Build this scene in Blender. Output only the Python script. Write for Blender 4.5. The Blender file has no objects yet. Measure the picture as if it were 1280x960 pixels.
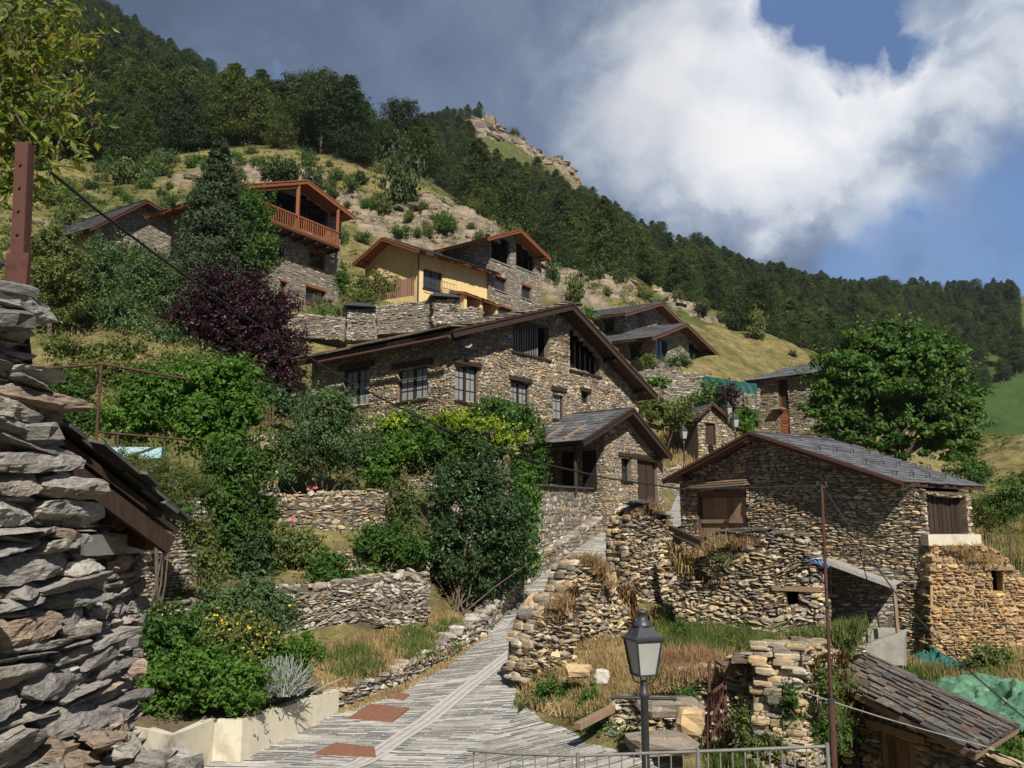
import bpy, math, random
import numpy as np
from mathutils import Vector
from mathutils.geometry import tessellate_polygon

# ------------------------------------------------------------------ camera, world, sun, exposure
SC = bpy.context.scene
EXPO = 0.58
COL = SC.collection
F = 1070.0
PITCH = math.atan(178.0 / F)
CP, SP = math.cos(PITCH), math.sin(PITCH)
cam_d = bpy.data.cameras.new('camera')
cam_d.sensor_width = 36
cam_d.lens = F / 1280 * 36
cam_d.clip_start = 0.1
cam_d.clip_end = 6000
cam = bpy.data.objects.new('camera', cam_d)
cam.rotation_euler = (math.radians(90) + PITCH, 0, 0)
COL.objects.link(cam)
SC.camera = cam
SC.view_settings.view_transform = 'Standard'
SC.view_settings.look = 'None'
SC.view_settings.gamma = 1
SC.view_settings.exposure = EXPO
SUN_AZ = (0.24, -0.97)          # horizontal direction towards the sun
SUN_EL = 43.0
SUN_E = 4.3
SKY_S = 0.09


def ray(px, py):
    cx = (px - 640) / F
    cy = (480 - py) / F
    y = CP - cy * SP
    return np.array([cx / y, 1.0, (SP + cy * CP) / y])


def P(px, py, d):
    return ray(px, py) * d


class NT:
    """small helper for node trees"""
    def __init__(s, nt):
        s.nt = nt
        nt.nodes.clear()

    def n(s, typ, **kw):
        nd = s.nt.nodes.new(typ)
        for k, v in kw.items():
            if k.startswith('i_'):
                k = k[2:]
                key = int(k) if k.isdigit() else k.replace('_', ' ')
                inp = nd.inputs[key]
                if isinstance(v, bpy.types.NodeSocket):
                    s.nt.links.new(v, inp)
                else:
                    inp.default_value = v
            else:
                setattr(nd, k, v)
        return nd

    def math(s, op, a, b=0.0, c=0.0, clamp=False):
        nd = s.n('ShaderNodeMath', operation=op, use_clamp=clamp)
        for i, v in enumerate((a, b, c)):
            if isinstance(v, bpy.types.NodeSocket):
                s.nt.links.new(v, nd.inputs[i])
            else:
                nd.inputs[i].default_value = v
        return nd.outputs[0]

    def ramp(s, fac, stops, interp='LINEAR'):
        nd = s.n('ShaderNodeValToRGB')
        s.nt.links.new(fac, nd.inputs[0])
        cr = nd.color_ramp
        cr.interpolation = interp
        while len(cr.elements) < len(stops):
            cr.elements.new(0.5)
        for e, (p, c) in zip(cr.elements, stops):
            e.position = p
            if isinstance(c, (int, float)):
                c = (c, c, c)
            e.color = (c[0], c[1], c[2], 1)
        return nd.outputs[0]

    def mix(s, fac, a, b, blend='MIX'):
        nd = s.n('ShaderNodeMix', data_type='RGBA', blend_type=blend, clamp_factor=True)
        for i, v in ((0, fac), (6, a), (7, b)):
            if isinstance(v, bpy.types.NodeSocket):
                s.nt.links.new(v, nd.inputs[i])
            elif i == 0:
                nd.inputs[0].default_value = v
            else:
                nd.inputs[i].default_value = (v[0], v[1], v[2], 1)
        return nd.outputs[2]

    def noise(s, vec, scale, detail=4, rough=.55, dist=0.0):
        nd = s.n('ShaderNodeTexNoise', i_Scale=scale, i_Detail=detail, i_Roughness=rough, i_Distortion=dist)
        if vec is not None:
            s.nt.links.new(vec, nd.inputs['Vector'])
        return nd.outputs[0]


def build_world():
    w = bpy.data.worlds.new('World')
    SC.world = w
    w.use_nodes = True
    T = NT(w.node_tree)
    geo = T.n('ShaderNodeTexCoord').outputs['Generated']
    sky = T.n('ShaderNodeTexSky', sky_type='NISHITA', sun_disc=False)
    sky.sun_elevation = math.radians(SUN_EL)
    sky.sun_rotation = math.atan2(SUN_AZ[0], SUN_AZ[1])
    sky.altitude = 1500
    sky.air_density = 1.3
    sky.dust_density = 0.4
    skyc = T.mix(1.0, sky.outputs[0], (0.80, 0.93, 1.12), 'MULTIPLY')
    # clouds as a function of direction; warp the direction with noise first
    nz = T.n('ShaderNodeTexNoise', i_Scale=5.0, i_Detail=7.0, i_Roughness=.55)
    T.nt.links.new(geo, nz.inputs['Vector'])
    off = T.n('ShaderNodeVectorMath', operation='SUBTRACT', i_0=nz.outputs['Color'])
    off.inputs[1].default_value = (.5, .5, .5)
    sc = T.n('ShaderNodeVectorMath', operation='SCALE', i_0=off.outputs[0], i_Scale=0.16)
    wv = T.n('ShaderNodeVectorMath', operation='ADD', i_0=geo, i_1=sc.outputs[0]).outputs[0]

    def blob(px, py, rad, soft=1.0, vec=wv, k=1.0):
        c = ray(px, py)
        c = c / np.linalg.norm(c)
        d = T.n('ShaderNodeVectorMath', operation='DISTANCE', i_0=vec)
        d.inputs[1].default_value = tuple(c)
        r = rad / 1085.0
        v = T.math('DIVIDE', d.outputs['Value'], r)
        v = T.math('SUBTRACT', 1.0 + 0.5 * soft, v)
        v = T.math('DIVIDE', v, soft, clamp=True)
        v = T.math('SMOOTH_MIN', v, 1.0, 0.2)
        return T.math('MULTIPLY', v, k)

    def mx(l):
        a = l[0]
        for b in l[1:]:
            a = T.math('MAXIMUM', a, b)
        return a

    fb = T.noise(wv, 6.0, 9, .60)
    fine = T.noise(wv, 19.0, 7, .62)
    fb2 = T.noise(geo, 2.2, 6, .5)
    # puffy structure from two scales of smooth cells
    v1 = T.n('ShaderNodeTexVoronoi', feature='SMOOTH_F1', i_Scale=9.0, i_Smoothness=.55, i_Vector=wv).outputs['Distance']
    v2 = T.n('ShaderNodeTexVoronoi', feature='SMOOTH_F1', i_Scale=23.0, i_Smoothness=.5, i_Vector=wv).outputs['Distance']
    puff = T.math('SUBTRACT', 1.05, T.math('ADD', T.math('MULTIPLY', v1, 1.1), T.math('MULTIPLY', v2, .45)))
    nz3 = T.math('ADD', T.math('MULTIPLY', T.math('SUBTRACT', fb, .5), .95), T.math('MULTIPLY', T.math('SUBTRACT', fine, .5), .30))

    def add(l):
        a = l[0]
        for b in l[1:]:
            a = T.math('ADD', a, b)
        return a
    holesA = mx([blob(1290, 325, 150, .7), blob(1160, 345, 105, .8), blob(1075, 365, 65, .9, k=.9)])
    holes = mx([blob(1075, 20, 75, 1.0), blob(1000, 5, 44, 1.1, k=.85), blob(1150, 50, 44, .9, k=.9), blob(1045, 100, 20, 1.2, k=.7), blob(348, 112, 12, 1.5, k=.45)])
    hm = T.ramp(T.math('ADD', holes, T.math('MULTIPLY', nz3, 1.9)), [(.40, 0.0), (.85, 1.0)])
    hmA = T.ramp(T.math('ADD', holesA, T.math('MULTIPLY', nz3, 1.1)), [(.40, 0.0), (.95, 1.0)])
    hm = T.math('MAXIMUM', hm, hmA)
    # brightness of the cloud deck: broad lit masses, then noise
    lit = mx([blob(895, 180, 150, .8), blob(1010, 165, 160, .8), blob(1140, 165, 125, .75), blob(1225, 115, 95, .9, k=.95),
              blob(940, 250, 115, .9, k=.95), blob(1060, 235, 100, .9, k=.92), blob(1265, 20, 110, 1.0, k=.85), blob(1270, 170, 70, 1.1, k=.72), blob(860, 45, 140, 1.3, k=.74), blob(960, 50, 100, 1.2, k=.8), blob(720, 110, 150, 1.6, k=.40), blob(640, 170, 150, 1.6, k=.3)])
    under = mx([blob(930, 320, 130, 1.2), blob(1010, 315, 90, 1.1), blob(800, 260, 90, 1.5, k=.6), blob(1240, 215, 60, 1.3, k=.5)])
    B = add([T.math('MULTIPLY', lit, .64), T.math('MULTIPLY', nz3, .95), T.math('MULTIPLY', T.math('MULTIPLY', puff, lit), .62), T.math('MULTIPLY', blob(880, 190, 130, 1.0), .10), T.math('MULTIPLY', blob(1235, 130, 80, 1.2), -.13), T.math('MULTIPLY', under, -.20), T.math('MULTIPLY', T.math('SUBTRACT', fb2, .5), .45), .03])
    cl = T.ramp(B, [(.0, (.085, .120, .200)), (.16, (.125, .175, .275)), (.36, (.22, .28, .40)), (.50, (.40, .46, .58)), (.60, (.62, .67, .75)), (.72, (.78, .81, .87)), (.86, (.91, .92, .95)), (1.0, (1.0, 1.0, 1.0))])
    dark = mx([blob(560, 10, 230, 1.4), blob(400, 20, 250, 1.4), blob(760, 10, 90, 1.3, k=.7)])
    cl = T.mix(T.math('MULTIPLY', dark, .40), cl, (.075, .108, .185))
    lowl = mx([blob(620, 190, 190, 1.5), blob(760, 240, 120, 1.4, k=.8)])
    cl = T.mix(T.math('MULTIPLY', lowl, .35), cl, (.19, .25, .36))
    cl10 = T.n('ShaderNodeVectorMath', operation='SCALE', i_0=cl, i_Scale=1.0 / SKY_S / 2 ** EXPO).outputs[0]
    blue = T.mix(fb2, (.085, .185, .43), (.16, .29, .56))
    blue = T.mix(T.math('MULTIPLY', blob(1150, 345, 110, 1.4), .55), blue, (.24, .37, .60))
    blue = T.mix(blob(1080, 30, 110, .8), blue, (.095, .175, .37))
    bl10 = T.n('ShaderNodeVectorMath', operation='SCALE', i_0=blue, i_Scale=1.0 / SKY_S / 2 ** EXPO).outputs[0]
    out = T.mix(hm, cl10, T.mix(.8, skyc, bl10))
    bg = T.n('ShaderNodeBackground', i_Strength=SKY_S, i_Color=out)
    T.n('ShaderNodeOutputWorld', i_Surface=bg.outputs[0])


build_world()
sl = bpy.data.lights.new('sun', 'SUN')
sl.energy = SUN_E
sl.angle = math.radians(0.5)
sl.color = (1.0, 0.945, 0.85)
so = bpy.data.objects.new('sun', sl)
COL.objects.link(so)
_e = math.radians(SUN_EL)
_h = math.hypot(*SUN_AZ)
SUNV = Vector((SUN_AZ[0] / _h * math.cos(_e), SUN_AZ[1] / _h * math.cos(_e), math.sin(_e)))
so.rotation_euler = SUNV.to_track_quat('Z', 'Y').to_euler()
so.location = (0, -20, 60)


# ------------------------------------------------------------------ mesh building
BASE = {}


def tag(o, label=None, cat=None, group=None, kind=None):
    if label:
        o['label'] = label
    if cat:
        o['category'] = cat
    if group:
        o['group'] = group
    if kind:
        o['kind'] = kind
    return o


def thing(name, label, cat, loc, group=None):
    o = bpy.data.objects.new(name, None)
    o.empty_display_size = .2
    o.location = tuple(float(v) for v in loc)
    COL.objects.link(o)
    BASE[o.name] = np.array(loc, float)
    return tag(o, label, cat, group)


class MB:
    def __init__(s):
        s.v, s.f, s.nv = [], [], 0

    def add(s, v, f, mat=0, smooth=False):
        v = np.asarray(v, float).reshape(-1, 3)
        f = np.asarray(f, np.int64)
        if f.ndim == 1:
            f = f.reshape(1, -1)
        s.v.append(v)
        s.f.append((f + s.nv, mat, smooth))
        s.nv += len(v)

    def build(s, name, mats, parent=None, base=None, rel=False):
        if parent is not None:
            base = BASE[parent.name] if not rel else np.zeros(3)
        if base is None:
            base = np.zeros(3)
        base = np.asarray(base, float)
        me = bpy.data.meshes.new(name)
        if s.nv:
            V = np.concatenate(s.v) - base
            me.vertices.add(len(V))
            me.vertices.foreach_set('co', V.astype(np.float32).ravel())
            nl = sum(f.size for f, _, _ in s.f)
            npoly = sum(len(f) for f, _, _ in s.f)
            me.loops.add(nl)
            me.polygons.add(npoly)
            me.loops.foreach_set('vertex_index', np.concatenate([f.ravel() for f, _, _ in s.f]).astype(np.int32))
            tot = np.concatenate([np.full(len(f), f.shape[1]) for f, _, _ in s.f])
            st = np.concatenate([[0], np.cumsum(tot)[:-1]])
            me.polygons.foreach_set('loop_start', st.astype(np.int32))
            me.polygons.foreach_set('material_index', np.concatenate([np.full(len(f), m) for f, m, _ in s.f]).astype(np.int32))
            me.polygons.foreach_set('use_smooth', np.concatenate([np.full(len(f), sm) for f, _, sm in s.f]).astype(bool))
            me.update(calc_edges=True)
        if not isinstance(mats, (list, tuple)):
            mats = [mats]
        for m in mats:
            me.materials.append(m)
        o = bpy.data.objects.new(name, me)
        COL.objects.link(o)
        if parent is not None:
            o.parent = parent
        else:
            o.location = tuple(base)
        BASE[o.name] = base
        return o


BF = np.array([[0, 3, 2, 1], [4, 5, 6, 7], [0, 1, 5, 4], [1, 2, 6, 5], [2, 3, 7, 6], [3, 0, 4, 7]])


def hexa(mb, p8, mat=0):
    mb.add(p8, BF, mat)


def boxv(mb, o, a, b, c, mat=0):
    """box from corner o along vectors a, b, c"""
    o, a, b, c = [np.asarray(q, float) for q in (o, a, b, c)]
    mb.add([o, o + a, o + a + b, o + b, o + c, o + a + c, o + a + b + c, o + b + c], BF, mat)


def beam(mb, a, b, w, h=None, mat=0, up=(0, 0, 1)):
    h = h or w
    a, b = np.asarray(a, float), np.asarray(b, float)
    d = b - a
    d /= np.linalg.norm(d) + 1e-9
    u = np.asarray(up, float)
    s_ = np.cross(d, u)
    if np.linalg.norm(s_) < 1e-3:
        s_ = np.cross(d, (1, 0, 0))
    s_ /= np.linalg.norm(s_)
    u = np.cross(s_, d)
    boxv(mb, a - s_ * w / 2 - u * h / 2, s_ * w, u * h, b - a, mat)


def tube(mb, pts, rad, n=8, mat=0, cap=True, smooth=True):
    pts = np.asarray(pts, float)
    if np.isscalar(rad):
        rad = [rad] * len(pts)
    V = []
    for i, p in enumerate(pts):
        d = pts[min(i + 1, len(pts) - 1)] - pts[max(i - 1, 0)]
        d /= np.linalg.norm(d) + 1e-9
        r = np.array([1., 0, 0]) if abs(d[0]) < .9 else np.array([0, 1., 0])
        a = np.cross(d, r)
        a /= np.linalg.norm(a)
        b = np.cross(d, a)
        t = np.arange(n) * 2 * math.pi / n
        V.append(p + rad[i] * (np.cos(t)[:, None] * a + np.sin(t)[:, None] * b))
    V = np.concatenate(V)
    fs = []
    for i in range(len(pts) - 1):
        for k in range(n):
            fs.append([i * n + k, i * n + (k + 1) % n, (i + 1) * n + (k + 1) % n, (i + 1) * n + k])
    mb.add(V, fs, mat, smooth)
    if cap:
        mb.add(V[:n], [list(range(n))[::-1]], mat)
        mb.add(V[-n:], [list(range(n))], mat)


def lathe(mb, c, prof, n=12, mat=0, smooth=True, rot=0.0):
    """profile list of (r, z) around vertical axis through c"""
    c = np.asarray(c, float)
    t = np.arange(n) * 2 * math.pi / n + rot
    V = np.concatenate([c + np.stack([r * np.cos(t), r * np.sin(t), np.full(n, z)], 1) for r, z in prof])
    fs = [[i * n + k, i * n + (k + 1) % n, (i + 1) * n + (k + 1) % n, (i + 1) * n + k] for i in range(len(prof) - 1) for k in range(n)]
    mb.add(V, fs, mat, smooth)
    mb.add(V[:n], [list(range(n))[::-1]], mat)
    mb.add(V[-n:], [list(range(n))], mat)


# ------------------------------------------------------------------ noise in numpy
def _hash(ix, iy, seed):
    h = (ix.astype(np.int64) * 374761393 + iy.astype(np.int64) * 668265263 + seed * 144665) & 0xFFFFFFFF
    h = ((h ^ (h >> 13)) * 1274126177) & 0xFFFFFFFF
    return ((h ^ (h >> 16)) & 0xFFFF) / 65535.0


def vnoise(x, y, seed=0):
    x, y = np.asarray(x, float), np.asarray(y, float)
    ix, iy = np.floor(x), np.floor(y)
    fx, fy = x - ix, y - iy
    fx, fy = fx * fx * (3 - 2 * fx), fy * fy * (3 - 2 * fy)
    a, b = _hash(ix, iy, seed), _hash(ix + 1, iy, seed)
    c, d = _hash(ix, iy + 1, seed), _hash(ix + 1, iy + 1, seed)
    return (a + (b - a) * fx) * (1 - fy) + (c + (d - c) * fx) * fy


def fbm(x, y, octs=4, seed=0):
    s, a, t = 0.0, .5, 0.0
    for k in range(octs):
        s = s + a * vnoise(np.asarray(x) * 2 ** k, np.asarray(y) * 2 ** k, seed + k * 17)
        t += a
        a *= .5
    return s / t


# ------------------------------------------------------------------ materials
MATS = {}


def newmat(name):
    m = bpy.data.materials.new(name)
    m.use_nodes = True
    MATS[name] = m
    return m, NT(m.node_tree)


def finish(T, col, rough=.8, bump=None, bstr=.5, bdist=.02, spec=.3, metal=0.0):
    kw = dict(i_Roughness=rough, i_Metallic=metal)
    b = T.n('ShaderNodeBsdfPrincipled', **kw)
    b.inputs['Specular IOR Level'].default_value = spec
    if isinstance(col, bpy.types.NodeSocket):
        T.nt.links.new(col, b.inputs['Base Color'])
    else:
        b.inputs['Base Color'].default_value = (*col, 1)
    if bump is not None:
        bn = T.n('ShaderNodeBump', i_Strength=bstr, i_Distance=bdist, i_Height=bump)
        T.nt.links.new(bn.outputs[0], b.inputs['Normal'])
    T.n('ShaderNodeOutputMaterial', i_Surface=b.outputs[0])
    return b


def pos(T):
    return T.n('ShaderNodeTexCoord').outputs['Object']


def m_stone(name, cols, scale=9.0, moss=0.0, bd=.02, dirt=.45):
    m, T = newmat(name)
    p = pos(T)
    isl = T.n('ShaderNodeNewGeometry').outputs['Random Per Island']
    n = len(cols)
    c = T.ramp(isl, [((i + .0) / n, cc) for i, cc in enumerate(cols)], 'CONSTANT')
    mp = T.n('ShaderNodeMapping', i_Vector=p, i_Scale=(1, 1, 3.2)).outputs[0]
    a = T.noise(mp, scale, 6, .65)
    b = T.noise(p, scale * .25, 3, .5)
    f2 = T.math('MULTIPLY', T.math('ADD', isl, 0.37), 17.13)
    var = T.math('ADD', .72, T.math('MULTIPLY', T.math('FRACT', f2), .56))
    c = T.mix(1.0, c, T.n('ShaderNodeCombineColor', i_0=var, i_1=var, i_2=var).outputs[0], 'MULTIPLY')
    c = T.mix(1.0, c, T.ramp(a, [(.28, 1 - dirt), (.5, 1.0), (.75, 1.25)]), 'MULTIPLY')
    c = T.mix(T.ramp(b, [(.42, 0.0), (.70, .5)]), c, (.13, .115, .095))
    lich = T.noise(p, scale * 1.7, 4, .6, .3)
    c = T.mix(T.ramp(lich, [(.60, 0.0), (.68, .55)]), c, (.46, .44, .38))
    if moss:
        c = T.mix(T.ramp(b, [(.5, 0.0), (.7, moss)]), c, (.10, .10, .03))
    finish(T, c, .88, a, .9, bd, .2)
    return m


def m_noise(name, c1, c2, scale=4.0, rough=.85, c3=None, bd=.01, stretch=(1, 1, 1), isl=0.0, spec=.3, metal=0.0, detail=5):
    m, T = newmat(name)
    p = T.n('ShaderNodeMapping', i_Vector=pos(T), i_Scale=stretch).outputs[0]
    a = T.noise(p, scale, detail, .6)
    st = [(.3, c1), (.7, c2)] if c3 is None else [(.28, c1), (.5, c2), (.72, c3)]
    c = T.ramp(a, st)
    if isl:
        r = T.n('ShaderNodeNewGeometry').outputs['Random Per Island']
        v = T.math('ADD', 1 - isl / 2, T.math('MULTIPLY', r, isl))
        c = T.mix(1.0, c, T.n('ShaderNodeCombineColor', i_0=v, i_1=v, i_2=v).outputs[0], 'MULTIPLY')
    finish(T, c, rough, a, .6, bd, spec, metal)
    return m


def m_leaf(name, cols, trans=.35, rough=.55, vary=False):
    m, T = newmat(name)
    isl = T.n('ShaderNodeNewGeometry').outputs['Random Per Island']
    n = len(cols)
    c = T.ramp(isl, [(i / max(n - 1, 1), cc) for i, cc in enumerate(cols)])
    c = T.mix(1.0, c, T.ramp(T.noise(pos(T), .9, 3), [(.3, .78), (.7, 1.25)]), 'MULTIPLY')
    if vary:
        r = T.n('ShaderNodeObjectInfo').outputs['Random']
        c = T.mix(1.0, c, T.ramp(r, [(0, (.50, .60, .62)), (.3, (.80, .88, .85)), (.6, (1.0, 1.0, .9)), (.85, (1.25, 1.2, .95)), (1, (1.6, 1.45, 1.0))]), 'MULTIPLY')
    b = T.n('ShaderNodeBsdfPrincipled', i_Roughness=rough, i_Base_Color=c)
    b.inputs['Specular IOR Level'].default_value = .25
    t = T.n('ShaderNodeBsdfTranslucent', i_Color=T.mix(1.0, c, (1.25, 1.3, .55), 'MULTIPLY'))
    mx = T.n('ShaderNodeMixShader', i_0=trans, i_1=b.outputs[0], i_2=t.outputs[0])
    T.n('ShaderNodeOutputMaterial', i_Surface=mx.outputs[0])
    return m


def m_wood(name, c1, c2, scale=3.0, rough=.75, bd=.006):
    m, T = newmat(name)
    p = T.n('ShaderNodeMapping', i_Vector=pos(T), i_Scale=(4, 4, .6)).outputs[0]
    a = T.noise(p, scale * 2.2, 6, .65, .4)
    r = T.n('ShaderNodeNewGeometry').outputs['Random Per Island']
    v = T.math('ADD', .7, T.math('MULTIPLY', r, .6))
    c = T.ramp(a, [(.3, c1), (.7, c2)])
    c = T.mix(1.0, c, T.n('ShaderNodeCombineColor', i_0=v, i_1=v, i_2=v).outputs[0], 'MULTIPLY')
    finish(T, c, rough, a, .5, bd, .3)
    return m


S_WARM = m_stone('schist_warm', [(.40, .31, .20), (.33, .27, .19), (.48, .40, .29), (.24, .21, .16), (.40, .35, .28), (.48, .36, .21), (.30, .23, .15), (.45, .39, .31), (.20, .18, .15), (.42, .27, .15)], 7)
S_BARN = m_stone('schist_barn', [(.48, .37, .23), (.37, .30, .20), (.55, .45, .31), (.27, .23, .17), (.43, .36, .26), (.56, .40, .22), (.34, .26, .16), (.50, .44, .34), (.22, .195, .165)], 7)
S_ORNG = m_stone('schist_orange', [(.46, .29, .13), (.40, .27, .14), (.52, .36, .19), (.28, .20, .12), (.45, .33, .2), (.36, .24, .12)], 7)
S_GREY = m_stone('schist_grey', [(.30, .27, .23), (.36, .33, .29), (.22, .20, .18), (.42, .37, .30), (.27, .22, .17), (.34, .26, .17), (.47, .44, .38)], 6)
S_NEAR = m_stone('schist_near', [(.30, .28, .255), (.38, .355, .315), (.23, .215, .20), (.34, .305, .26), (.43, .40, .35), (.36, .27, .20), (.28, .265, .25)], 16, bd=.045, dirt=.6)
S_ROCK = m_stone('hill_rock', [(.27, .215, .155), (.21, .175, .13), (.32, .265, .20), (.18, .155, .12), (.30, .22, .145)], 1.1, bd=.25, dirt=.6, moss=.5)
S_MOSA = m_stone('mosaic_stone', [(.34, .29, .22), (.22, .19, .15), (.45, .43, .38), (.38, .27, .16), (.17, .15, .13), (.30, .27, .23), (.50, .47, .42), (.26, .22, .16)], 6)
MORT_D = m_noise('dark_joint', (.07, .058, .042), (.13, .108, .078), 6, .95)
MORT_M = m_noise('mortar', (.13, .11, .085), (.20, .17, .13), 9, .95)
MORT_O = m_noise('clay_mortar', (.30, .19, .09), (.42, .28, .14), 7, .95, bd=.03)
CONC = m_noise('concrete', (.30, .26, .19), (.58, .53, .41), 2.5, .9, (.50, .46, .36), bd=.006, detail=9, stretch=(1, 1, .6))
CONC_G = m_noise('grey_concrete', (.24, .23, .20), (.36, .34, .30), 5, .9, bd=.006)
YELLOW = m_noise('yellow_render', (.52, .38, .18), (.70, .52, .25), .9, .9, (.63, .46, .21), bd=.004, stretch=(1, 1, .35), detail=8)
SLATE = m_noise('slate', (.055, .058, .066), (.11, .112, .12), 5, .55, (.16, .155, .15), bd=.008, isl=.7, spec=.45)
SLATE_D = m_noise('dark_slate', (.035, .036, .04), (.065, .064, .068), 5, .6, (.10, .095, .09), bd=.008, isl=.7, spec=.4)
SLATE_B = m_stone('weathered_slate', [(.085, .08, .075), (.115, .102, .09), (.07, .067, .065), (.13, .115, .095), (.135, .088, .058), (.10, .088, .078), (.08, .076, .072), (.095, .085, .075)], 6)
SLATE_T = m_noise('pale_roof_slate', (.13, .10, .075), (.22, .18, .14), 4, .8, (.27, .23, .18), bd=.008, isl=.8)
W_DARK = m_wood('dark_wood', (.022, .014, .010), (.055, .034, .022))
W_BRWN = m_wood('brown_wood', (.052, .024, .015), (.105, .046, .026))
W_ORNG = m_wood('orange_wood', (.15, .050, .022), (.27, .095, .038))
W_OLD = m_wood('old_wood', (.16, .10, .065), (.30, .21, .14))
W_RED = m_wood('red_brown_wood', (.075, .035, .024), (.16, .078, .052))
W_GREY = m_wood('grey_wood', (.16, .15, .145), (.30, .29, .275))
RUST = m_noise('rust', (.045, .022, .017), (.095, .038, .027), 9, .85, (.07, .040, .033), bd=.003)
IRON = m_noise('painted_iron', (.030, .033, .037), (.045, .048, .052), 10, .45, bd=.001, spec=.5)
GALV = m_noise('grey_rail_paint', (.15, .15, .145), (.22, .22, .21), 12, .5, bd=.001, spec=.5)
GLASS = m_noise('window_glass', (.018, .024, .030), (.030, .038, .045), 1.5, .08, bd=0.0, spec=.8)

DARKIN = m_noise('unlit_interior', (.012, .010, .008), (.02, .017, .013), 2, .95)
CURT = m_noise('lace_curtain', (.17, .18, .175), (.28, .29, .28), 9, .9, stretch=(6, 6, 1), bd=.004)
MILK = m_noise('frosted_glass', (.30, .30, .28), (.38, .38, .36), 2, .35, bd=0.0, spec=.5)
BLUE = m_noise('blue_sheet', (.12, .22, .42), (.20, .30, .50), 5, .5, bd=.004)
TEAL = m_noise('teal_net', (.015, .07, .06), (.03, .14, .115), 5, .8)
GNET = m_noise('green_net', (.035, .12, .06), (.09, .20, .12), 3, .85, (.18, .30, .21), bd=.03)
PALEBLUE = m_noise('pale_blue_paint', (.30, .48, .52), (.42, .60, .64), 3, .5, bd=.002)
PLATE = m_noise('rusty_plate', (.17, .075, .045), (.25, .12, .075), 12, .7, bd=.004)
WHITE = m_noise('white_stone', (.38, .36, .32), (.60, .58, .53), 5, .9, bd=.03)
RUBBER = m_noise('cable_black', (.012, .012, .012), (.02, .02, .02), 10, .6)
BARK = m_noise('bark', (.07, .05, .035), (.16, .12, .09), 8, .95, stretch=(3, 3, .7), bd=.02)
SOIL = m_noise('soil', (.09, .065, .04), (.16, .12, .075), 6, .95, bd=.02)
STRAW = m_leaf('dry_grass', [(.30, .22, .10), (.42, .32, .16), (.36, .26, .13), (.24, .16, .08)], .3)
STRAWR = m_leaf('dry_red_brush', [(.20, .10, .06), (.30, .18, .10), (.34, .24, .13), (.16, .08, .05)], .25)
GRASSG = m_leaf('green_grass', [(.06, .11, .02), (.11, .17, .035), (.09, .13, .03), (.20, .22, .07)], .35)
L_PINE = m_leaf('pine_needles', [(.038, .060, .022), (.064, .092, .034), (.104, .134, .052)], .25, .7, True)
L_PINED = m_leaf('pine_needles_shaded', [(.016, .030, .012), (.026, .044, .017), (.040, .062, .024)], .1, .7, True)  # darker copy of the pine needles, with shade put into the colour
L_SPRUCE = m_leaf('spruce_needles', [(.035, .060, .028), (.055, .085, .040), (.080, .11, .055)], .15, .7)
L_GREEN = m_leaf('green_leaf', [(.035, .085, .014), (.062, .130, .022), (.095, .175, .036)], .38)
L_WALNUT = m_leaf('walnut_leaf', [(.045, .10, .018), (.075, .15, .026), (.105, .19, .038)], .35)
L_BRIGHT = m_leaf('bright_leaf', [(.055, .13, .018), (.085, .18, .025), (.13, .23, .04)], .4)
L_LIME = m_leaf('lime_leaf', [(.18, .28, .02), (.30, .38, .03), (.38, .42, .05)], .4)
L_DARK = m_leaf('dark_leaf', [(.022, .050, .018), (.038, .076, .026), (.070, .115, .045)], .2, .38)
L_ROSE = m_leaf('rose_leaf', [(.050, .092, .030), (.082, .138, .048), (.125, .19, .080)], .32)
L_OLIVE = m_leaf('olive_leaf', [(.07, .105, .026), (.11, .15, .038), (.15, .185, .055), (.16, .16, .055)], .35)
L_PURP = m_leaf('plum_leaf', [(.020, .008, .012), (.035, .012, .018), (.055, .022, .030)], .2, .42)
L_YELL = m_leaf('yellowing_leaf', [(.09, .16, .03), (.17, .23, .05), (.27, .30, .08), (.24, .17, .06)], .5)
L_SILV = m_leaf('silver_leaf', [(.30, .33, .29), (.42, .45, .40), (.25, .30, .22)], .2)
FL_YEL = m_leaf('yellow_petal', [(.65, .50, .03), (.75, .60, .05)], .2)
FL_PNK = m_leaf('pink_petal', [(.65, .12, .18), (.75, .25, .30)], .2)

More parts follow.
